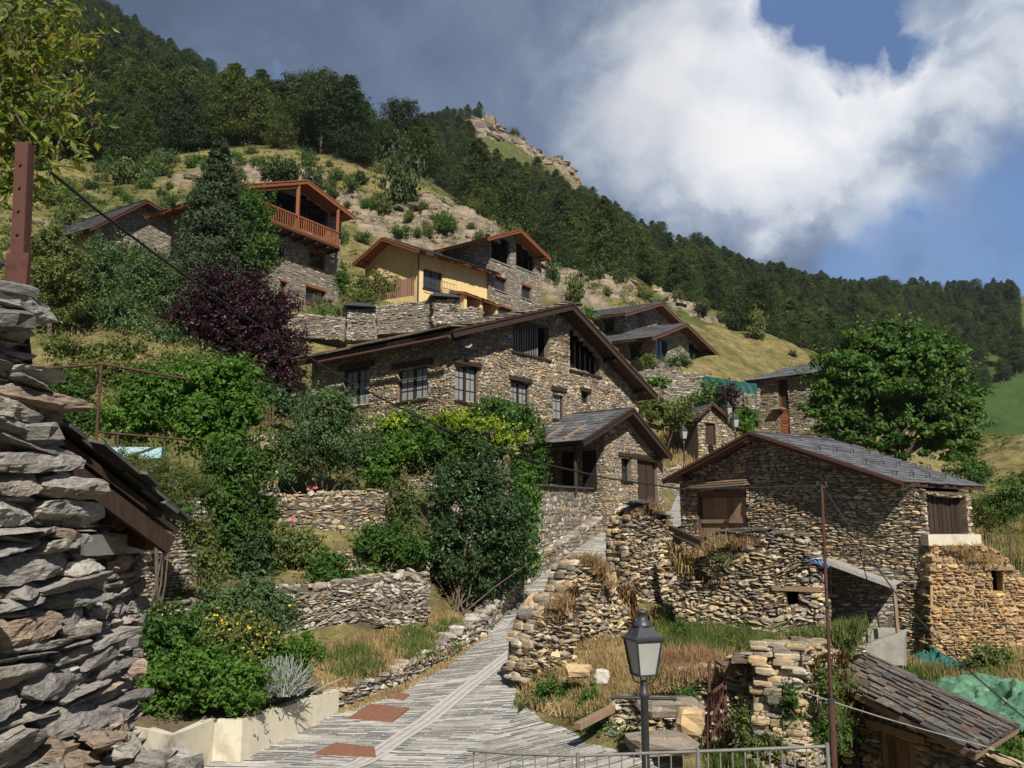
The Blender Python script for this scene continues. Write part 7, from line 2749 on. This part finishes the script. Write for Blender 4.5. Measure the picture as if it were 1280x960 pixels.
for (sz, zi, a, b, c, s) in ind:
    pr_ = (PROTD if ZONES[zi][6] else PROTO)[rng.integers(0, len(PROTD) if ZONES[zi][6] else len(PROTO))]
    ppx = 640 + 1085 * a / b
    wh = next(tx for lim, tx in ((60, 'at the left picture edge'), (130, 'above the fruit tree branches'), (200, 'above the low left chalet'), (270, 'above the spruce'), (340, 'left of the balcony chalet gable'), (410, 'straight above the balcony chalet'), (490, 'above the yellow house'), (560, 'below the left end of the summit'),
                                 (640, 'below the rocky summit'), (720, 'above the tall grey house'), (800, 'above the right-hand chalets'), (900, 'above the dry meadow'), (1000, 'behind the flat stone building'), (1120, 'above the left half of the walnut'), (1230, 'above the right half of the walnut'), (1500, 'above the green meadow at the right edge')) if ppx < lim)
    t_ = thing('pine_tree', ('tall ' if s > 1.0 * ZONES[zi][3] else ('short ' if s < .78 * ZONES[zi][3] else 'middling ')) + ZONES[zi][5].split(' in ')[0].split(' on ')[0].replace('tall ', '') + ' ' + wh + (', front row' if b < 118 else (', mid rows' if b < 165 else ', far rows')), 'pine', (a, b, c), ZONES[zi][4])
    t_.rotation_euler = (0, 0, float(rng.uniform(0, 6.28)))
    w_ = s * rng.uniform(.9, 1.2)
    t_.scale = (w_, w_, s)
    for nm, md in (('crown', pr_[0]), ('trunk', pr_[1])):
        o = bpy.data.objects.new(nm, md)
        COL.objects.link(o)
        o.parent = t_
# the remaining, farther pines: one object, instanced on points
PCOL = bpy.data.collections.new('far_pine_kinds')
for i, (cd, td, h) in enumerate([PROTO[0], PROTO[1], PROTO[3], PROTO[4]]):
    nv, nt_ = len(cd.vertices), len(td.vertices)
    mb = MB()
    for md, mi in ((cd, 0), (td, 1)):
        co = np.zeros(len(md.vertices) * 3, np.float32)
        md.vertices.foreach_get('co', co)
        co = co.reshape(-1, 3)
        by = {}
        for p in md.polygons:
            by.setdefault(len(p.vertices), []).append(list(p.vertices))
        if mi == 0:
            fa_ = np.array(by[4])
            mb.add(co, fa_, 0)
        else:
            mb.add(co, np.array(by[4]), 1)
    o = mb.build('far_pine', [L_PINE, BARK], None)
    COL.objects.unlink(o)
    PCOL.objects.link(o)
mb = MB()
mb.v = [np.array([(q[2], q[3], q[4]) for q in rest])]
mb.nv = len(rest)
me = bpy.data.meshes.new('far_forest')
me.from_pydata([tuple(map(float, (q[2], q[3], q[4]))) for q in rest], [], [])
at = me.attributes.new('tree_scale', 'FLOAT', 'POINT')
at.data.foreach_set('value', np.array([q[5] for q in rest], np.float32))
ff = bpy.data.objects.new('far_forest', me)
COL.objects.link(ff)
tag(ff, 'the farther pines of the forest, covering the ridges up to the skyline', 'forest', None, 'stuff')
ng = bpy.data.node_groups.new('forest_on_points', 'GeometryNodeTree')
ng.interface.new_socket('Geometry', in_out='INPUT', socket_type='NodeSocketGeometry')
ng.interface.new_socket('Geometry', in_out='OUTPUT', socket_type='NodeSocketGeometry')
gi, go = ng.nodes.new('NodeGroupInput'), ng.nodes.new('NodeGroupOutput')
ip = ng.nodes.new('GeometryNodeInstanceOnPoints')
ci = ng.nodes.new('GeometryNodeCollectionInfo')
ci.inputs['Collection'].default_value = PCOL
ci.inputs['Separate Children'].default_value = True
ci.inputs['Reset Children'].default_value = True
ri = ng.nodes.new('FunctionNodeRandomValue')
ri.data_type = 'INT'
ri.inputs[4].default_value = 0
ri.inputs[5].default_value = 3
rr = ng.nodes.new('FunctionNodeRandomValue')
rr.data_type = 'FLOAT_VECTOR'
rr.inputs[0].default_value = (0, 0, 0)
rr.inputs[1].default_value = (0, 0, 6.28)
na = ng.nodes.new('GeometryNodeInputNamedAttribute')
na.data_type = 'FLOAT'
na.inputs['Name'].default_value = 'tree_scale'
ng.links.new(gi.outputs[0], ip.inputs['Points'])
ng.links.new(ci.outputs[0], ip.inputs['Instance'])
ip.inputs['Pick Instance'].default_value = True
ng.links.new(ri.outputs[2], ip.inputs['Instance Index'])
ng.links.new(rr.outputs[0], ip.inputs['Rotation'])
ng.links.new(na.outputs[0], ip.inputs['Scale'])
ng.links.new(ip.outputs[0], go.inputs[0])
md_ = ff.modifiers.new('forest', 'NODES')
md_.node_group = ng

# scattered bushes on the open hillside
BP = []
for i in range(4):
    r_ = np.random.default_rng(90 + i)
    mb = MB()
    L_ = [(np.array([r_.normal(0, .35), r_.normal(0, .35), .45 + r_.uniform(-.1, .1)]), .75, .75, .5) for _ in range(3)]
    crown_from_lobes(mb, L_, 1500, .16, r_, 0, .35, .5, 6)
    o = mb.build('foliage', [L_GREEN, L_OLIVE, L_PINE, L_ROSE][i], None)
    BP.append(o.data)
    bpy.data.objects.remove(o)
hb = []
for q_ in range(120):
    while True:
        x_, y_ = rng.uniform(50, 1000), rng.uniform(180, 420)
        if inpoly([(60, 205), (330, 188), (480, 200), (600, 285), (640, 330), (560, 300), (460, 300), (440, 270), (330, 240), (200, 260), (60, 290)], np.array([x_]), np.array([y_]))[0] or inpoly([(700, 345), (790, 345), (860, 390), (1000, 445), (900, 405), (850, 385), (760, 372)], np.array([x_]), np.array([y_]))[0]:
            break
    rr_ = rng.uniform(4, 13) * (1.0 if x_ < 640 else .7)
    hb.append((x_, y_, rr_, rr_ * rng.uniform(.5, .8), int(rng.integers(0, 4))))
hb += [(143, 222, 26, 18, 2), (205, 214, 22, 12, 0), (335, 214, 26, 15, 2), (360, 222, 18, 12, 2), (400, 238, 20, 22, 2), (475, 190, 26, 26, 2), (515, 238, 28, 34, 2), (548, 285, 16, 13, 0), (565, 290, 10, 10, 1), (175, 232, 14, 7, 0), (480, 262, 16, 8, 1),
      (455, 300, 12, 7, 0), (500, 300, 14, 7, 0), (300, 222, 10, 8, 1), (270, 250, 16, 8, 0), (640, 298, 18, 14, 1), (745, 345, 16, 12, 2), (770, 352, 12, 10, 2), (720, 372, 16, 20, 2), (690, 350, 12, 18, 2), (805, 372, 14, 7, 1), (850, 375, 10, 8, 1), (880, 392, 14, 8, 2),
      (905, 400, 12, 7, 1), (920, 408, 13, 11, 2), (945, 415, 16, 20, 1), (700, 180, 8, 6, 2), (660, 178, 8, 6, 2), (640, 165, 10, 5, 2), (790, 300, 8, 6, 2), (205, 250, 16, 8, 0), (100, 258, 14, 8, 1), (115, 290, 16, 9, 0), (80, 275, 20, 16, 1), (420, 300, 14, 10, 0), (60, 250, 18, 16, 1),
      (560, 235, 10, 7, 2), (590, 262, 9, 6, 2), (530, 262, 9, 6, 1), (600, 300, 9, 6, 1), (445, 232, 10, 6, 0), (380, 205, 12, 8, 0), (310, 190, 12, 8, 2), (255, 200, 14, 8, 0), (1235, 590, 20, 10, 0), (1280, 640, 18, 18, 1), (990, 444, 8, 5, 2)]
for (px, py, rx, ry, k) in hb:
    c = GP(px, py + ry * .5, 40, 480)
    s = rx * c[1] / 1085
    reg = next(tx for lim, tx in ((110, 'at the far left edge of the open hillside'), (200, 'on the slope above the low left chalet'), (290, 'on the slope behind the spruce top'), (345, 'just above the balcony chalet roof'), (450, 'between the balcony chalet and the pines above'),
                                  (530, 'on the rocky shoulder above the yellow house'), (625, 'on the dry slope above the tall grey house'), (700, 'right of the tall grey house roof'), (790, 'on the rocks above the right-hand chalets'), (870, 'at the forest edge above the right-hand chalets'), (1010, 'along the top of the dry meadow'), (1400, 'on the dry bank right of the walnut')) if px < lim)
    szw = 'large' if rx >= 20 else ('medium' if rx >= 13 else 'small')
    t_ = thing('hillside_bush', szw + ' ' + ['fresh green', 'olive', 'dark green', 'grey-green'][k] + ' wild bush ' + reg, 'bush', c - np.array([0, 0, .15 * s]), 'wild bushes on the open hillside')
    t_.scale = (s, s, max(.6, ry * 2.0 * c[1] / 1085))
    t_.rotation_euler = (0, 0, float(rng.uniform(0, 6.28)))
    o = bpy.data.objects.new('foliage', BP[k])
    COL.objects.link(o)
    o.parent = t_

# branches with yellowing leaves hanging in at the top left
rng = np.random.default_rng(15)
root = P(-70, 250, 6.0)
lt_ = thing('fruit_tree', 'near fruit tree with yellowing leaves reaching in at the top left', 'tree', np.array([root[0], root[1], -4.6]))
tips = [(150, 12, 6.4), (52, -10, 5.8), (182, 58, 6.6), (240, 42, 6.8), (40, 30, 5.6), (60, 120, 5.8), (118, 90, 6.2), (100, 62, 6.3), (128, 165, 6.4), (100, 200, 6.0), (60, 205, 5.8), (90, 150, 6.2), (30, 160, 5.6), (20, 80, 5.6), (40, 240, 5.8), (75, 225, 6.0), (10, 20, 5.5), (110, 182, 6.4), (60, 70, 6.2), (15, 130, 6.2)]
tips = [(x if x < 130 else x * .5 + 20, y, d) for x, y, d in tips]
m = MB()
tube(m, [np.array([root[0], root[1], -4.6]), root + (0, 0, -.6), root + (0, 0, .6), root + (.1, 0, 1.8)], [.16, .13, .10, .05], 8)
Lc, Lo = [], []
for (x, y, d) in tips:
    t_ = P(x, y, d)
    b0 = root + np.array([.05, 0, rng.uniform(-.4, 1.4)])
    mid = (b0 + t_) / 2 + np.array([0, 0, rng.uniform(-.05, .25)])
    path = [b0, (b0 + mid) / 2 + rng.normal(0, .03, 3), mid, (mid + t_) / 2 + (0, 0, .05), t_]
    tube(m, path, [.028, .022, .016, .010, .004], 5)
    pp = np.array(path)
    for k in range(165):
        u = rng.uniform(.8, 4.0)
        i = min(int(u), 3)
        c = pp[i] + (pp[i + 1] - pp[i]) * (u - i) + rng.normal(0, .075, 3) * np.array([1, 1, 1.0]) + np.array([0, 0, -.02])
        Lc.append(c)
        Lo.append(rng.normal(0, 1, 3))
m.build('branches', BARK, lt_)
m = MB()
leaf_quads(m, np.array(Lc), np.array(Lo), .082, rng, 0, .42, .9)
m.build('leaves', L_YELL, lt_)

# ------------------------------------------------------------------ grasses
rng = np.random.default_rng(8)
BED = [(390, 870), (424, 862), (500, 838), (560, 815), (606, 775), (590, 765), (540, 772), (450, 800), (390, 812)]
grass_field('dry_grass', 'straw-coloured grass of the bed beside the street', 'grass', scatter_px(BED, 500, rng, 14, 26), .16, STRAW, 16000, rng, .12)
grass_field('green_grass', 'tall green grass tufts in the bed beside the street', 'grass', np.concatenate([scatter_px([(480, 815), (515, 785), (575, 775), (568, 810), (520, 832)], 34, rng, 14, 26), scatter_px([(400, 830), (450, 812), (470, 840), (440, 850)], 14, rng, 14, 26)]), .26, GRASSG, 8000, rng, .16, lean=.95, width=.008)
grass_field('street_edge_grass', 'dry grass strip along the foot of the bed wall', 'grass', np.array([SP_(x + rng.uniform(0, 4), y) for x, y in [(424 + k * (610 - 424) / 60, np.interp(424 + k * (610 - 424) / 60, [424, 500, 560, 606], [890, 862, 828, 797])) for k in range(60)]]), .10, STRAW, 2600, rng, .08)
grass_field('green_grass', 'lush green grass strip in front of the yard wall', 'grass', scatter_px([(830, 815), (835, 770), (900, 788), (985, 775), (1000, 812), (930, 822), (870, 826)], 120, rng, 14, 26), .48, GRASSG, 13000, rng, .16, lean=.85, width=.009)
SL = [(658, 880), (672, 845), (715, 812), (790, 790), (830, 800), (900, 828), (880, 850), (800, 880), (760, 905), (700, 892)]
grass_field('dry_grass', 'straw stalks mixed into the lush green strip by the yard wall', 'grass', scatter_px([(830, 815), (835, 780), (900, 790), (1000, 775), (1010, 812), (930, 824), (870, 828)], 160, rng, 14, 26), .36, STRAW, 5000, rng, .2, lean=.9, width=.008)
for i, (x, y, r_) in enumerate(((850, 790, 14), (885, 782, 11), (866, 765, 8), (930, 796, 13), (960, 785, 12), (905, 806, 12), (985, 792, 12))):
    cg = GP(x, y + r_, 14, 28)
    bush('weed', ['broad-leaved weed in the lush grass strip under the yard wall, ' + w_ for w_ in ('far left', 'second from left', 'topmost', 'middle', 'right of middle', 'lowest', 'far right')][i], 'weed', [(x, y, r_, r_ * 1.1)], cg[1], 700, .10, [L_GREEN, L_OLIVE][i % 2], stems=4, aspect=.3, rand=1.0, seed=700 + i)
grass_field('dry_grass', 'dry straw grass over the slope behind the street lamp', 'grass', scatter_px(SL, 700, rng, 14, 28), .26, STRAW, 22000, rng, .14, lean=.8)
grass_field('dry_brush', 'reddish dry brush on the ruin tops and slope', 'brush', np.concatenate([scatter_px([(800, 850), (830, 830), (900, 826), (905, 846), (830, 862)], 80, rng, 14, 24), scatter_px([(690, 780), (720, 765), (770, 770), (760, 800)], 60, rng, 17, 30)]), .35, STRAWR, 7000, rng, .12, lean=.8)
# brush growing out of the ruin tops and straw hanging on the yard wall
def tuft_pts(pl, d, n, dj=.3):
    out = []
    pl = np.array(pl, float)
    while len(out) < n:
        x, y = rng.uniform(*pl[:, 0][[np.argmin(pl[:, 0]), np.argmax(pl[:, 0])]]), rng.uniform(pl[:, 1].min(), pl[:, 1].max())
        if inpoly(pl, np.array([x]), np.array([y]))[0]:
            out.append(P(x, y, d + rng.uniform(-dj, dj)))
    return np.array(out)
def hang(name, label, pl, d, n, ln, mat):
    b = tuft_pts(pl, d, n, .12)
    V = []
    mb = MB()
    k = rng.normal(0, .12, (n, 3))
    L_ = ln * rng.uniform(.5, 1.4, n)[:, None]
    up = b + np.array([0, -.05, .08]) * L_ / ln
    tip = b + np.array([0, -.08, -1.0]) * L_ + k * L_
    w = rng.uniform(.006, .014, n)[:, None] * np.array([1, 0, 0])
    V = np.stack([b - w, b + w, (up + tip) / 2 + w + (0, -.06, .05), tip, (up + tip) / 2 - w + (0, -.06, .05)], 1)
    mb.add(V.reshape(-1, 3), np.arange(n * 5).reshape(n, 5))
    tag(mb.build(name, mat, None, base=b.mean(0)), label, 'grass', None, 'stuff')
hang('hanging_straw', 'dry straw hanging down the face of the yard wall', [(832, 672), (872, 690), (905, 706), (900, 722), (870, 712), (838, 700)], 25.0, 520, .34, STRAW)
hang('hanging_brush', 'reddish dry brush hanging from the broken middle ruin', [(692, 742), (722, 728), (716, 760), (690, 770)], 22.2, 700, .25, STRAWR)
hang('hanging_brush', 'reddish dry brush between the two taller ruin stumps', [(755, 735), (790, 725), (800, 770), (765, 780)], 25.0, 1300, .35, STRAWR)
hang('hanging_straw', 'pale straw on the lower face of the tall ruin', [(790, 765), (838, 750), (850, 790), (800, 815)], 26.5, 900, .35, STRAW)
hang('hanging_weeds', 'mixed dry weeds on the rubble bank behind the rusty pole', [(1012, 820), (1058, 812), (1060, 850), (1014, 850)], 15.2, 240, .12, STRAWR)
grass_field('weeds', 'green and dry weeds on the rubble bank by the rusty pole', 'grass', np.concatenate([tuft_pts([(990, 790), (1075, 780), (1060, 830), (1000, 815)], 17.8, 90), tuft_pts([(1015, 830), (1060, 850), (1050, 930), (1015, 940)], 15.4, 60)]), .20, L_OLIVE, 4200, rng, .14, width=.008, lean=.95)
grass_field('weeds', 'weeds between the boulders behind the railing', 'grass', scatter_px([(880, 935), (1040, 915), (1090, 960), (900, 985)], 140, rng, 10, 20), .3, GRASSG, 6000, rng, .12)
grass_field('dry_grass', 'dry and green grass in front of the orange ruin', 'grass', scatter_px([(1120, 835), (1160, 822), (1285, 800), (1285, 875), (1200, 862)], 300, rng, 16, 32), .30, STRAW, 9000, rng, .16)
grass_field('green_grass', 'green grass patch left of the netting heap', 'grass', scatter_px([(1130, 838), (1190, 835), (1280, 840), (1230, 868), (1160, 855)], 150, rng, 16, 32), .28, GRASSG, 6000, rng, .16)
grass_field('dry_grass', 'dry yellow grass on the bank beyond the garage', 'grass', scatter_px([(818, 545), (872, 540), (930, 575), (860, 600), (840, 590)], 500, rng, 40, 75), .35, STRAW, 14000, rng, .4, width=.02)
grass_field('dry_grass', 'dry yellow grass in the orchard on the left', 'grass', scatter_px([(60, 400), (230, 420), (260, 470), (60, 455)], 500, rng, 26, 60), .17, STRAW, 4500, rng, .6, width=.015, lean=1.0)
grass_field('wild_grass', 'tall grass on the slope right of the barn', 'grass', scatter_px([(1205, 640), (1285, 640), (1285, 715), (1225, 690)], 300, rng, 26, 60), .5, STRAW, 9000, rng, .3, width=.016)
grass_field('wild_grass', 'green wild grass mixed into the slope right of the barn', 'grass', scatter_px([(1205, 630), (1285, 640), (1285, 715), (1225, 690)], 300, rng, 26, 60), .5, GRASSG, 7000, rng, .3, width=.016)

# low scrub speckling the open hillside
rng = np.random.default_rng(91)
n = 9000
px = rng.uniform(-60, 1300, n)
d = np.exp(rng.uniform(np.log(44), np.log(135), n))
x = (px - 640) / 1085 * d
Yp = Yt(px, d)
ok = ((px < 640) & (Yp < 400)) | ((px > 690) & (Yp < 400) & (px < 860)) | (px > 1190)
dens_ = fbm(x * .09, d * .09, 4, 77)
ok &= rng.uniform(0, 1, n) < np.clip((dens_ - .42) * 6, .04, 1)
x, d = x[ok], d[ok]
z = TH(x, d)
mb = MB()
C, O = [], []
for a, b, c in zip(x, d, z):
    s = rng.uniform(.25, .8)
    k = int(10 + 26 * s)
    dd = rng.normal(0, 1, (k, 3))
    dd /= np.linalg.norm(dd, axis=1, keepdims=True)
    dd[:, 2] = np.abs(dd[:, 2]) * .7
    C.append(np.array([a, b, c]) + dd * s * rng.uniform(.4, 1, (k, 1)))
    O.append(dd)
C, O = np.concatenate(C), np.concatenate(O)
leaf_quads(mb, C, O, .26, rng, 0, .5, .8)
o = mb.build('scrub', L_OLIVE, None, base=C.mean(0))
tag(o, 'low scrub and tussocks speckling the open grassy hillside', 'scrub', None, 'stuff')

# angular rocks breaking out of the outcrops
rng = np.random.default_rng(19)
mb = MB()
for (cx, cy, rx, ry, h) in ROCKS:
    k = int(9 + rx * ry * .07)
    for _ in range(k):
        a, b = cx + rng.normal(0, rx * .55), cy + rng.normal(0, ry * .55)
        if rocky(np.array([a]), np.array([b]))[0] < .3:
            continue
        s = rng.uniform(.35, 1.3) * (b / 95) ** .8
        v = ROCKV * np.array([s, s * .8, s * rng.uniform(.3, .6)]) * rng.uniform(.6, 1.15, (len(ROCKV), 1))
        v = v + rng.normal(0, .07 * s, v.shape)
        t_ = rng.uniform(-.5, .1)
        v[:, 2] += v[:, 0] * t_
        mb.add(v + np.array([a, b, float(TH(a, b)) + rng.uniform(-.35, .05) * s]), ROCKF)
for k in range(16):
    x_ = 606 + rng.normal(0, 9)
    c = G(x_, 392 + rng.uniform(-5, 5))
    s = rng.uniform(1.6, 3.6) * (1.2 if abs(x_ - 608) < 7 else .8)
    v = ROCKV * np.array([s, s, s * 1.25]) * rng.uniform(.6, 1.15, (len(ROCKV), 1)) + rng.normal(0, .25, ROCKV.shape)
    mb.add(v + c + np.array([0, 0, rng.uniform(0, 3.6) * (1 if abs(x_ - 608) < 7 else .2)]), ROCKF)
o = mb.build('rock_outcrop', S_ROCK, None, base=(0, 100, 20))
tag(o, 'tan rock outcrops and boulders breaking through the hillside and summit', 'rocks', None, 'stuff')

# brush and dead grass growing on and over the ruins
rng = np.random.default_rng(55)
PT = []
for (pl, d, n) in (([(664, 800), (672, 764), (700, 744), (714, 752), (712, 765), (676, 780)], 20.3, 50), ([(700, 736), (716, 702), (748, 698), (772, 748), (790, 770), (760, 730), (730, 712)], 23.7, 70),
                   ([(784, 650), (800, 628), (826, 632), (838, 660), (820, 640)], 29.2, 20), ([(906, 836), (1000, 828), (1004, 838), (906, 844)], 15.8, 24), ([(800, 868), (850, 842), (900, 838), (900, 850), (850, 856), (800, 880)], 16.4, 60),
                   ([(858, 702), (880, 690), (892, 676), (1000, 672), (1024, 704), (1000, 680), (900, 684)], 24.2, 60), ([(1165, 684), (1230, 682), (1290, 745), (1260, 715)], 25.9, 40)):
    PT.append(tuft_pts(pl, d, n, .25))
grass_field('ruin_grass', 'dead grass and brush growing along the tops of the ruined walls', 'grass', np.concatenate(PT), .24, STRAWR, 5200, rng, .09, lean=.95, width=.009)
grass_field('ruin_grass', 'straw-coloured grass sprouting from the ruined walls', 'grass', np.concatenate(PT), .26, STRAW, 4200, rng, .1, lean=.95, width=.008)
for i, (x, y, rx, ry, d, mt, w_) in enumerate(((930, 905, 16, 22, 15.3, L_OLIVE, 'at the foot of the dry-stone pier'), (985, 880, 10, 26, 14.8, L_GREEN, 'climbing the right side of the dry-stone pier'), (1035, 860, 14, 30, 14.6, L_OLIVE, 'on the rubble bank beside the rusty pole'),
                                              (1040, 920, 20, 22, 13.4, L_GREEN, 'low beside the foot of the rusty pole'), (820, 852, 20, 10, 16.6, L_OLIVE, 'on top of the low overgrown wall'), (700, 790, 10, 12, 21.6, L_OLIVE, 'between the lower and middle ruin stumps'),
                                              (860, 872, 12, 12, 15.6, L_GREEN, 'left of the rusty gate'), (960, 935, 30, 14, 13.8, L_OLIVE, 'behind the right half of the railing'), (905, 700, 14, 8, 24.0, L_OLIVE, 'on the top of the yard wall near its left end'))):
    bush('weed', 'straggly wild weed ' + w_, 'weed', [(x, y, rx, ry)], d, int(500 + rx * ry * 3), .07, mt, base=P(x, y + ry, d), stems=4, aspect=.35, rand=1.0, seed=800 + i)
# weeds in the joints at the street edges
EP = [SP_(x + rng.uniform(-3, 3), y + rng.uniform(-2, 2)) for x, y in [(np.interp(k, [0, 30, 60, 90], [652, 656, 672, 722]), np.interp(k, [0, 30, 60, 90], [885, 866, 818, 750])) for k in range(90)]]
grass_field('edge_weeds', 'small green weeds in the joints along the right edge of the street', 'weeds', np.array(EP), .10, GRASSG, 1500, rng, .08, width=.008)

# ------------------------------------------------------------------ thin mountain air over the whole place
m_ = bpy.data.materials.new('air')
m_.use_nodes = True
T_ = NT(m_.node_tree)
v_ = T_.n('ShaderNodeVolumePrincipled', i_Density=.00009)
v_.inputs['Color'].default_value = (.62, .72, .86, 1)
v_.inputs['Anisotropy'].default_value = .1
T_.n('ShaderNodeOutputMaterial', i_Volume=v_.outputs[0])
mb = MB()
hexa(mb, [(-1500, -75, -30), (1500, -75, -30), (1500, 1000, -30), (-1500, 1000, -30), (-1500, -75, 720), (1500, -75, 720), (1500, 1000, 720), (-1500, 1000, 720)])
o = mb.build('haze', m_)
o['kind'] = 'stuff'
o['label'] = 'thin pale mountain haze over the far ridges'
